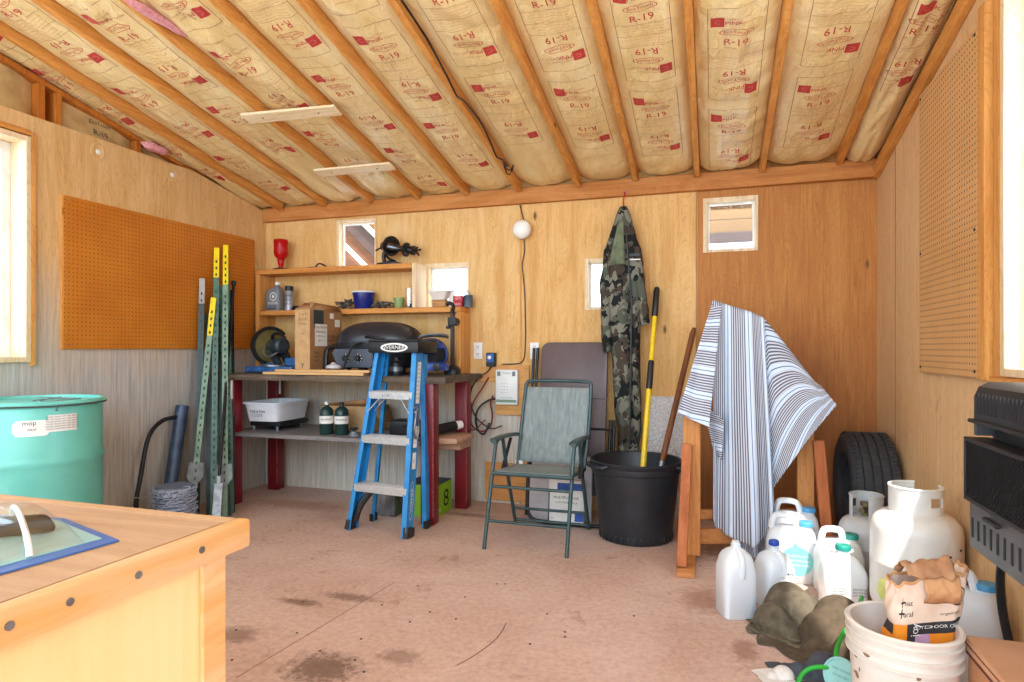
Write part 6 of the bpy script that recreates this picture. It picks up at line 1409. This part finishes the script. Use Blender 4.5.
# ---- jugs
M_HDPE, nt, b = newmat('translucent_hdpe'); b.inputs['Base Color'].default_value = lin((232, 238, 244)); b.inputs['Roughness'].default_value = .35
b.inputs['Subsurface Weight'].default_value = .35; b.inputs['Subsurface Radius'].default_value = (.03, .03, .03); b.inputs['Transmission Weight'].default_value = .15
M_HDPE2 = mat('opaque_hdpe', (238, 242, 242), (230, 236, 238), rough=.35)
M_CAPB = mat('cap_blue', (36, 74, 176), (30, 64, 158), rough=.4); M_CAPS = mat('cap_sky', (84, 160, 206), (70, 146, 194), rough=.4); M_CAPT = mat('cap_teal', (30, 150, 134), (24, 134, 120), rough=.4)
M_TEALLAB = mat('teal_label', (128, 200, 198), (116, 190, 190), rough=.5)
def jug(loc, w_, d_, h, yaw, lb, capm, style, m=None, cap_x=0.0):
    m = m or M_HDPE; o = thing('water_jug', loc, lb, 'jug', 'plastic jugs on the floor', rz=yaw); T = o.matrix_world
    mb = MB(); e = 4.5
    if style == 'milk':
        secs = [(0, .92, .92, 0), (.012, 1, 1, 0), (.62, 1, 1, 0), (.70, .97, .97, 0), (.77, .90, .90, .0), (.83, .76, .76, 0), (.88, .52, .5, .0), (.91, .27, .27, .0), (.965, .26, .26, 0), (.97, .20, .20, 0), (1, .20, .20, 0)]
    elif style == 'round':
        secs = [(0, .92, .92, 0), (.02, 1, 1, 0), (.50, 1, 1, 0), (.62, .95, .97, 0), (.72, .84, .88, 0), (.80, .68, .76, 0), (.86, .48, .6, 0), (.89, .30, .42, 0), (.91, .26, .36, 0), (.95, .24, .33, 0)]
    else:
        secs = [(0, .94, .92, 0), (.015, 1, 1, 0), (.55, 1, 1, 0), (.60, .985, .97, 0), (.74, .90, .88, 0), (.80, .78, .74, 0), (.825, .6, .55, 0)]
    mb.rings([[T @ Vector(p) for p in superring(w_/2*a, d_/2*c, h*z, 40, e if z < .7 else 3, cap_x*max(0, (z-.6)/.4) if style != 'milk' else 0)] for z, a, c, _ in secs]); mb.build('jug_body', m, o, sharp=60)
    cx_ = cap_x
    ztop = {'milk': 1.0, 'round': .945, 'big': .82}[style]*h
    if style == 'milk':
        mb = MB(); mb.tube([T @ Vector(p) for p in smooth_path([(.0, -d_*.20, h*.90), (.0, -d_*.44, h*.82), (.0, -d_*.51, h*.70), (0, -d_*.47, h*.56)], 5)], .0135, 10); mb.build('handle', m, o)
    elif style == 'side':
        pass
    else:
        hx = -w_*.16 if style == 'big' else 0
        if style == 'big':
            mb = MB(); mb.tube([T @ Vector(p) for p in smooth_path([(-w_*.40, 0, h*.78), (-w_*.36, 0, h*.93), (-w_*.28, 0, h*.985), (-w_*.05, 0, h*.985), (w_*.06, 0, h*.94), (w_*.12, 0, h*.80)], 5)], .0155, 10, sq=1.2); mb.build('handle', m, o)
            mb = MB(); mb.lathe([(0, h*.80), (.028, h*.80), (.027, h*.86), (0, h*.86)], T @ Vector((w_*.27, 0, 0)), 24); mb.build('neck', m, o)
            cx_ = w_*.27; ztop = h*.85
        else:
            mb = MB(); mb.tube([T @ Vector(p) for p in smooth_path([(0, d_*.18, h*.90), (0, d_*.34, h*1.02), (0, d_*.42, h*.98), (0, d_*.46, h*.80), (0, d_*.44, h*.65)], 5)], .015, 10); mb.build('handle', m, o)
    if capm:
        mb = MB(); r_ = {'milk': .021, 'round': .031, 'big': .033}[style]
        mb.lathe([(0, 0), (r_, 0), (r_, .018), (r_-.003, .022), (0, .022)], T @ Vector((cx_, 0, ztop)), 28)
        for k in range(28):
            a = k*2*pi/28; mb.box(T @ Vector((cx_+r_*cos(a), r_*sin(a), ztop+.009)), (.002, .002, .016), rotz(a), 0)
        mb.build('cap', capm, o)
    return o, T
jug((.095, 2.875, 0), .145, .145, .315, .35, 'clear white milk jug without cap, standing nearest the open floor', None, 'milk')
o, T = jug((.262, 3.035, 0), .145, .145, .265, .5, 'slim white jug with dark blue cap and handwritten mark', M_CAPB, 'milk')
mb = MB(); mb.text('R+n', .03, lambda x, y: T @ Vector((.02+x, -.0735, .155+y))); mb.build('marking', M_INK, o, smooth=False)
o, T = jug((.375, 3.40, 0), .235, .15, .315, -.05, 'large square jug with sky blue cap and round teal label', M_CAPS, 'big')
mb = MB(); f_ = lambda x, y, l=0: T @ Vector((x, -.0755-l, y))
n = 30
mb.add([f_(.02, .115)]+[f_(.02+.072*cos(k*2*pi/n), .11+(.072+(.022 if k == 8 else 0))*sin(k*2*pi/n)) for k in range(n)], [(0, 1+k, 1+(k+1) % n) for k in range(n)], 0)
mb.build('label', M_TEALLAB, o, smooth=False); mb = MB()
for k in range(3): mb.text('PURE DRINKING WATER', .013, lambda x, y, k=k: f_(.02+x*.8, .135-k*.022+y, .001))
mb.build('label_print', M_PAPER, o, smooth=False)
mb = MB(); mb.add([f_(.09, .03, .0004), f_(.112, .01, .0004), f_(.114, .02, .0004), f_(.085, .045, .0004)], [(0, 1, 2, 3)]); mb.build('leaf_print', M_LIME, o, smooth=False)
jug((.415, 3.60, 0), .235, .15, .345, -.1, 'large jug half hidden behind the teal labelled jug, only handle and shoulder showing', M_CAPS, 'big')
o, T = jug((.565, 3.275, 0), .20, .15, .30, .2, 'square white jug with teal cap standing behind the round-shouldered one', M_CAPT, 'big', M_HDPE2)
mb = MB(); f_ = lambda x, y: T @ Vector((x, -.0755, y)); mb.add([f_(-.098, .03), f_(-.06, .03), f_(-.045, .10), f_(-.098, .15)], [(0, 1, 2, 3)]); mb.build('label', M_TEALLAB, o, smooth=False)
o, T = jug((.552, 3.10, 0), .185, .13, .268, .12, 'round-shouldered white jug with teal cap and small printed notes', M_CAPT, 'round', M_HDPE2)
mb = MB(); f_ = lambda x, y: T @ Vector((x, -.0662, y))
for k in range(3): mb.text('FRESH SPRING', .010, lambda x, y, k=k: f_(-.035+x, .10-k*.012+y)); mb.text('NOT FOR GAS', .011, lambda x, y, k=k: f_(.05+x*.8, .10-k*.013+y))
mb.text('&', .03, lambda x, y: f_(.05+x, .055+y)); mb.build('print', M_INK, o, smooth=False)
jug((.845, 2.56, 0), .20, .15, .375, -.25, 'white jug with sky blue cap behind the torn paper sack', M_CAPS, 'big')
# ---- heater on the wall
M_HB = mat('heater_black', (34, 35, 37), (26, 27, 29), rough=.5, scale=12)
M_HG = mat('heater_grey', (92, 92, 94), (78, 78, 80), rough=.4, metal=.3)
hy0, hy1 = 1.70, 2.305; fx = .775
o = thing('wall_heater', (XR, 2.0, .55), 'black propane wall heater with mesh guard and slotted lower panel', 'heater')
mb = MB(); cs = [(fx+.0, .93), (fx+.0, 1.0), (fx+.012, 1.03), (fx+.04, 1.045), (XR, 1.045), (XR, .93)]
mb.rings([[(x, y, z) for x, z in cs] for y in (hy0, hy1-.012)]); mb.rings([[(lerp(x, .87, .06), y, lerp(z, .98, .06)) for x, z in cs] for y in (hy1-.012, hy1)])
for k in range(22): mb.mm((fx-.0015, hy0+.03+k*.025, .950), (fx+.002, hy0+.042+k*.025, 1.012), 0, mi=1)
mb.build('cowl', [M_HB, M_INK], o)
mb = MB(); mb.mm((fx-.012, hy0, .918), (XR, hy1+.006, .9295), .002); mb.build('lip', M_HB, o)
mb = MB(); mb.mm((fx+.05, hy0, .55), (XR-.001, hy1-.005, .918), .003); mb.build('body', M_HB, o)
for ya_ in (hy0, hy1-.03):
    mb = MB(); mb.mm((fx, ya_, .88), (fx+.05, ya_+.02, .918), .001); mb.build('bracket', M_HG, o)
gx0 = fx-.022; mb = MB(); za, zb = .675, .872
mb.mm((gx0, hy0, zb-.012), (fx+.048, hy1+.008, zb), .002); mb.mm((gx0, hy0, za), (fx+.048, hy1+.008, za+.012), .002); mb.mm((gx0, hy1-.006, za+.012), (fx+.048, hy1+.008, zb-.012), .002); mb.mm((gx0, hy0, za+.012), (fx+.048, hy0+.012, zb-.012), .002); mb.build('guard_frame', M_HB, o)
mb = MB(); W_ = hy1-hy0; st = .0125; hh = zb-za-.024; n = int((W_+hh)/st)
for i in range(n):
    for sg in (1, -1):
        y_a = hy0+.01+i*st-hh; pa, pb = (y_a, za+.012), (y_a+hh, zb-.012)
        if sg < 0: pa, pb = (pa[0], zb-.012), (pb[0], za+.012)
        lo_, hi_ = hy0+.012, hy1-.006; t0 = max(0, (lo_-pa[0])/hh); t1 = min(1, (hi_-pa[0])/hh)
        if t1 <= t0: continue
        q0 = (lerp(pa[0], pb[0], t0), lerp(pa[1], pb[1], t0)); q1 = (lerp(pa[0], pb[0], t1), lerp(pa[1], pb[1], t1))
        mb.bar((gx0+.004+.001*sg, q0[0], q0[1]), (gx0+.004+.001*sg, q1[0], q1[1]), .0018, .0022, up=(1, 0, 0), bev=0)
mb.build('mesh_guard', M_HB, o, smooth=False)
mb = MB(); mb.mm((fx+.02, hy0+.04, za+.02), (fx+.05, hy1-.04, zb-.02), .002); mb.build('burner', mat('burner_plaque', (70, 66, 62), (46, 44, 42), rough=.8, scale=90), o)
mb = MB(); mb.mm((fx-.008, hy0, .53), (fx+.049, hy1, .672), .003)
for k in range(13): mb.mm((fx-.0095, hy0+.035+k*.045, .565), (fx-.0075, hy0+.047+k*.045, .625), 0, mi=1)
mb.build('lower_panel', [M_HG, M_INK], o)
mb = MB(); mb.mm((fx-.022, 2.08, .642), (fx-.008, 2.17, .655), .003); mb.build('handle', M_HB, o)
mb = MB(); mb.tube(smooth_path([(.85, 2.24, .548), (.858, 2.31, .50), (.868, 2.36, .42), (.885, 2.385, .30), (.905, 2.36, .16), (.92, 2.30, .02)], 6), .013, 10); tag(mb.build('gas_hose', M_BLACK), 'thick black gas hose dropping from the wall heater to the floor', 'hose')
# ---- bucket and torn sack
M_BKT = mat('bucket_white', (226, 220, 212), (212, 204, 194), rough=.45, scale=7)
bc_ = Vector((.519, 2.05, 0)); o = thing('plastic_bucket', bc_, 'white plastic bucket holding a torn paper sack', 'bucket')
mb = MB(); prof = [(0, 0), (.128, 0), (.132, .006), (.136, .10), (.146, .29)]
for z in (.285, .315, .345): prof += [(.147, z), (.158, z+.002), (.158, z+.006), (.148, z+.009)]
prof += [(.149, .366), (.158, .368), (.160, .376), (.154, .381), (.144, .378), (.130, .02), (0, .015)]
prof = [(r*.925, z*.965) for r, z in prof]
mb.lathe(prof, bc_, 64)
rr = random.Random(9)
for k in range(16):
    a = rr.uniform(-2.9, -.6); z = rr.uniform(.16, .30); R_ = (.1362+.01*max(0, (z-.1)/.19))*.925+.0014; w_ = rr.uniform(.003, .012)/R_
    mb.add([bc_+Vector((R_*cos(a+w_*cos(t)), R_*sin(a+w_*cos(t)), z+.006*sin(t)*rr.uniform(.5, 1.6))) for t in [q*2*pi/7 for q in range(7)]], [tuple(range(7))], 1)
mb.build('pail', [M_BKT, mat('mud', (150, 116, 86), (110, 84, 62), rough=.9)], o, sharp=40)
M_SACK = mat('sack_paper', (232, 206, 186), (218, 188, 166), rough=.85, scale=9)
M_KR = mat('sack_kraft', (204, 152, 106), (184, 130, 86), rough=.85, scale=12)
M_ORANGE = mat('sack_orange', (240, 150, 30), (228, 132, 22), rough=.7); M_LILAC = mat('sack_lilac', (196, 160, 196), (180, 142, 182), rough=.7); M_DKBAND = mat('sack_dark', (52, 50, 54), (42, 40, 44), rough=.7)
o = thing('paper_sack', (.52, 2.07, .02), 'crumpled torn paper sack with orange band sitting in the white bucket', 'sack')
SB = Vector((.528, 2.065, .045)); ux = Vector((.955, .295, 0)).normalized(); uyv = Vector((-.295, .955, 0)).normalized(); tilt = Vector((.062, .02, 0))
def SK(a, t, l=0.0):
    # a: angle round the sack, t: height 0..1
    hx = lerp(.078, .112, t)*(1-.06*sin(pi*t)); hy = lerp(.058, .040, t)
    e = 3.2; c, s = cos(a), sin(a); x = hx*abs(c)**(2/e)*(1 if c >= 0 else -1); y = hy*abs(s)**(2/e)*(1 if s >= 0 else -1)
    nz = noise.noise(Vector((c*1.8, s*1.8, t*5)))*.014*(.4+t)+noise.noise(Vector((c*4, s*4, t*11)))*.006*(.4+t)
    rag = .02*noise.noise(Vector((c*3, s*3, 8)))*max(0, (t-.8)/.2)
    k = 1+(nz+l)/max(hx, .05)
    z = .455*t+rag+(.02*c)*t
    return SB+ux*x*k+uyv*(y*k)+tilt*t*1.0+Vector((0, 0, z))
mb = MB(); na, nt_ = 72, 44
for i in range(na):
    for j in range(nt_):
        a0, a1 = 2*pi*i/na, 2*pi*(i+1)/na; t0, t1 = j/nt_, (j+1)/nt_; am, tm = (a0+a1)/2, (t0+t1)/2
        mi = 0
        fs = (am % (2*pi))
        if .66 < tm < .735: mi = 3
        elif .585 < tm <= .66: mi = 2 if (4.75 < fs < 6.1) else (4 if 4.45 < fs <= 4.75 else (3 if 4.2 < fs <= 4.45 else 2))
        elif tm <= .585: mi = 2
        if .66 < tm < .735 and fs < 4.2 and fs > 3.4: mi = 2
        if tm > .97: mi = 1
        mb.add([SK(a0, t0), SK(a1, t0), SK(a1, t1), SK(a0, t1)], [(0, 1, 2, 3)], mi)
so_ = mb.build('sack_body', [M_SACK, M_KR, M_ORANGE, M_DKBAND, M_LILAC], o, sharp=80)
bm = bmesh.new(); bm.from_mesh(so_.data); bmesh.ops.remove_doubles(bm, verts=bm.verts, dist=1e-5); bm.to_mesh(so_.data); bm.free(); md = so_.modifiers.new('thickness', 'SOLIDIFY'); md.thickness = .002
mb = MB()
def SKf(x, z): # front face print: x across, z height fraction
    a = 1.5*pi+x/.10; return SK(a, z, .0035)
def sp_text(s, size, x0, z0, mi): mb.text(s, size, lambda x, y: SKf(x0+x, z0+y/.455), mi)
sp_text('+', .06, -.078, .86, 0); sp_text('nat', .022, -.052, .86, 0); sp_text('+', .06, -.078, .79, 0); sp_text('ural', .022, -.052, .79, 0)
sp_text('OUTDOOR CERTIFIED', .012, .028, .70, 1); sp_text('organic potting', .011, .045, .775, 0)
for (x0, z0) in ((.022, .905), (.052, .87)):
    for r0, r1 in ((.022, .025), (.012, .014)):
        for k in range(22):
            q = [(x0+r*cos(t), z0+r*sin(t)/.455) for r, t in ((r0, k*2*pi/22), (r0, (k+1)*2*pi/22), (r1, (k+1)*2*pi/22), (r1, k*2*pi/22))]; mb.add([SKf(*p) for p in q], [(0, 1, 2, 3)], 0)
mb.text('joy', .03, lambda x, y: SKf(-.028-y, .69+x/.455), 1); mb.build('print', [M_INK, M_PAPER], o, smooth=False)
mb = MB(); tp_ = SB+tilt+Vector((0, 0, .44))
def FLP(a, c): return tp_+ux*lerp(-.035, .065, a)+uyv*(-.035+.0*c)+Vector((0, 0, .02))+ux*(.01*noise.noise(Vector((a*4, c*4, 1))))+Vector((0, -.028*sin(pi*c*.9)-.006*noise.noise(Vector((a*6, c*5, 2))), -.075*c+.006*noise.noise(Vector((a*5, c*5, 6)))))
mb.grid(FLP, 12, 12); mb.build('torn_flap', M_KR, o, solid=.002, sharp=80)
mb = MB()
def CUR(a, c): return tp_+ux*lerp(-.085, .05, a)+Vector((0, 0, .018+.05*sin(pi*c)*(.6+.4*a)+.02*noise.noise(Vector((a*5, c*3, 3)))))+uyv*lerp(-.05, .02, c)+Vector((.01*noise.noise(Vector((a*6, c*6, 9))), 0, 0))
mb.grid(CUR, 18, 12); mb.build('curled_edge', mat('curled_kraft', (196, 150, 110), (160, 112, 78), rough=.85, scale=14), o, solid=.002, sharp=80)
# ---- flattened cardboard on a box
o = thing('cardboard_box', (.81, 1.75, 0), 'brown cardboard box topped with flat sheets at the near corner', 'carton')
M_SHEET = mat('sheet_kraft', (206, 158, 124), (196, 148, 114), rough=.8, scale=6); M_MAR = mat('maroon_edge', (112, 58, 50), (94, 46, 40), rough=.7)
mb = MB(); mb.mm((.672, 1.40, 0), (.95, 2.03, .305), .003); mb.build('box_body', mat('box_tan', (204, 150, 108), (194, 140, 98), rough=.85, scale=8), o)
z = .3055
for k, (t_, m_) in enumerate(((.012, M_MAR), (.014, M_SHEET), (.005, M_MAR), (.016, M_SHEET))):
    mb = MB(); mb.mm((.668-.002*(k % 2), 1.41+.004*k, z), (.948+.003*k, 2.035+.006*(k % 3), z+t_), .001); mb.build('flat_sheet', m_, o); z += t_+.0003
mb = MB(); mb.grid(lambda a, c: Vector((lerp(.80, .93, a), lerp(1.70, 1.88, c), z+.003+.028*abs(noise.noise(Vector((a*3, c*3, 1))))*sin(pi*a)*sin(pi*c)*2+.002)), 18, 18); tag(mb.build('crumpled_tissue', M_PAPER, solid=.001, sharp=80), 'crumpled white tissue lying on the brown cardboard sheets', 'tissue')
# ---- cloth, hose and lid on the floor before the bucket
M_OLV = mat('olive_cloth', (92, 78, 60), (74, 62, 48), rough=.95, scale=30); M_OLV2 = mat('olive_cloth_worn', (106, 96, 78), (80, 70, 56), rough=.95, scale=24)
import numpy as np
def crumple(nm, cx, cy, sx, sy, shrink, rot, sup, seed, m, lb, cat, nu=56, nv=44, steps=130, lift=.10, th=.003):
    """A loose sheet dropped on the floor over a few bulges: small position-based cloth run, so that it folds by itself."""
    rg = np.random.RandomState(seed); u = np.linspace(-.5, .5, nu); v = np.linspace(-.5, .5, nv)
    U, V = np.meshgrid(u, v, indexing='ij'); rx, ry = sx/(nu-1), sy/(nv-1)
    X = np.zeros((nu, nv, 3)); c, s_ = cos(rot), sin(rot)
    wob = sum(.25/q*np.sin(U*q*7+rg.rand()*6)*np.cos(V*q*6+rg.rand()*6) for q in (1, 2, 3))
    px, py = U*sx*shrink+.02*wob, V*sy*shrink+.02*np.roll(wob, 5, 0)
    X[..., 0] = cx+c*px-s_*py; X[..., 1] = cy+s_*px+c*py
    X[..., 2] = lift+.03*wob+.014*np.sin(U*31+3*wob)*np.sin(V*23+4*wob)+.006*rg.rand(nu, nv)
    P = X.copy(); d1 = sqrt(rx*rx+ry*ry)
    def con(a, b_, L, k):
        d = X[b_]-X[a]; n = np.linalg.norm(d, axis=-1, keepdims=True)+1e-9; q = d*((n-L)/n*.5*k); X[a] += q; X[b_] -= q
    S = slice
    for it in range(steps):
        vel = (X-P)*.93; P = X.copy(); X += vel; X[..., 2] -= .0009
        for _ in range(7):
            for o0 in (0, 1):
                n0 = (nu-1-o0)//2; con((S(o0, o0+2*n0, 2), S(None)), (S(o0+1, o0+2*n0+1, 2), S(None)), rx, 1.0)
                n1 = (nv-1-o0)//2; con((S(None), S(o0, o0+2*n1, 2)), (S(None), S(o0+1, o0+2*n1+1, 2)), ry, 1.0)
            con((S(0, nu-1), S(0, nv-1)), (S(1, nu), S(1, nv)), d1, .3); con((S(1, nu), S(0, nv-1)), (S(0, nu-1), S(1, nv)), d1, .3)
            con((S(0, nu-3), S(None)), (S(3, nu), S(None)), 3*rx*.9, .045); con((S(None), S(0, nv-3)), (S(None), S(3, nv)), 3*ry*.9, .045)
            for (bx, by, bz, br) in sup:
                d = X-np.array((bx, by, bz)); n = np.linalg.norm(d, axis=-1, keepdims=True)+1e-9
                ins = n < br; X[:] = np.where(ins, np.array((bx, by, bz))+d/n*br, X); P[:] = np.where(ins, P*.3+X*.7, P)
            low = X[..., 2] < .004; X[..., 2][low] = .004; P[low, :2] = X[low, :2]*.8+P[low, :2]*.2
    mb = MB(); mb.grid(lambda a, b_: Vector(X[int(round(a*(nu-1))), int(round(b_*(nv-1)))]), nu-1, nv-1)
    return tag(mb.build(nm, m, sharp=180, solid=th, sub=1, off=1), lb, cat)
crumple('olive_cloth', .285, 2.775, .50, .46, .44, .3, [(.30, 2.845, .085, .08), (.235, 2.76, .04, .065), (.36, 2.80, .07, .07), (.29, 2.71, .01, .05)], 3, M_OLV2, 'crumpled olive cloth bundle lying against the slim blue-capped jug', 'cloth', lift=.17)
crumple('canvas_bag', .445, 2.625, .46, .40, .62, .62, [(.47, 2.72, .09, .085), (.41, 2.66, .05, .08), (.50, 2.63, .05, .08), (.37, 2.59, .0, .05), (.44, 2.575, .01, .06)], 8, M_OLV, 'olive canvas bag slumped on the floor between the jugs and white bucket', 'bag', lift=.19, th=.004)
crumple('grey_cloth', .335, 2.415, .30, .18, .80, .35, [(.375, 2.43, .02, .055), (.29, 2.40, .0, .04)], 12, mat('slate_cloth', (74, 78, 88), (58, 62, 72), rough=.95, scale=30), 'dark slate cloth crumpled before the olive canvas bag', 'cloth', lift=.08)
crumple('white_rag', .225, 2.365, .17, .12, .82, .5, [(.235, 2.37, .0, .035), (.20, 2.35, .0, .02)], 15, mat('white_rag', (228, 222, 218), (208, 202, 198), rough=.95, scale=20), 'white rag on the floor beside the slate cloth', 'rag', lift=.05)
M_HOSE = mat('green_hose', (40, 176, 52), (30, 156, 42), rough=.4)
mb = MB(); hp = []
for k, (x, y, Z) in enumerate(((805, 672, .02), (818, 668, .03), (835, 667, .03), (848, 674, .02))):
    hp.append(onZ(x, y, Z))
mb.tube(smooth_path([onZ(797, 690, .03), onZ(801, 676, .055), onZ(812, 668, .072), onZ(830, 668, .078), onZ(846, 677, .05), onZ(858, 695, .03)], 8), .0075, 8)
mb.tube(smooth_path([onZ(846, 690, .02), onZ(840, 672, .06), onZ(836, 655, .10), Vector((.435, 2.47, .125)), Vector((.475, 2.55, .135)), Vector((.525, 2.63, .165)), Vector((.55, 2.72, .185))], 8), .0075, 8)
tag(mb.build('garden_hose', M_HOSE), 'bright green thin hose curling over the cloths beside the bucket', 'hose')
o = thing('jar_lid', (.36, 2.18, 0), 'pale teal round lid leaning on the white bucket', 'lid')
ld_ = Vector((-.62, -.75, .22)).normalized(); RL = ld_.to_track_quat('Z', 'Y').to_matrix(); lc = Vector((.402, 2.285, .07))
mb = MB(); mb.lathe([(0, -.006), (.056, -.006), (.061, 0), (.059, .006), (.053, .006), (.051, .002), (0, .002)], lc, 40, RL); mb.build('disc', mat('lid_teal', (150, 206, 204), (136, 194, 194), rough=.45), o)
mb = MB()
for k, s_ in enumerate(('KEEP SEALED', 'STORE DRY', '* * *')): mb.text(s_, .0105, lambda x, y, k=k: lc+RL @ Vector((x, .02-k*.02+y, .0028)))
mb.build('print', mat('teal_print', (70, 130, 134)), o, smooth=False)
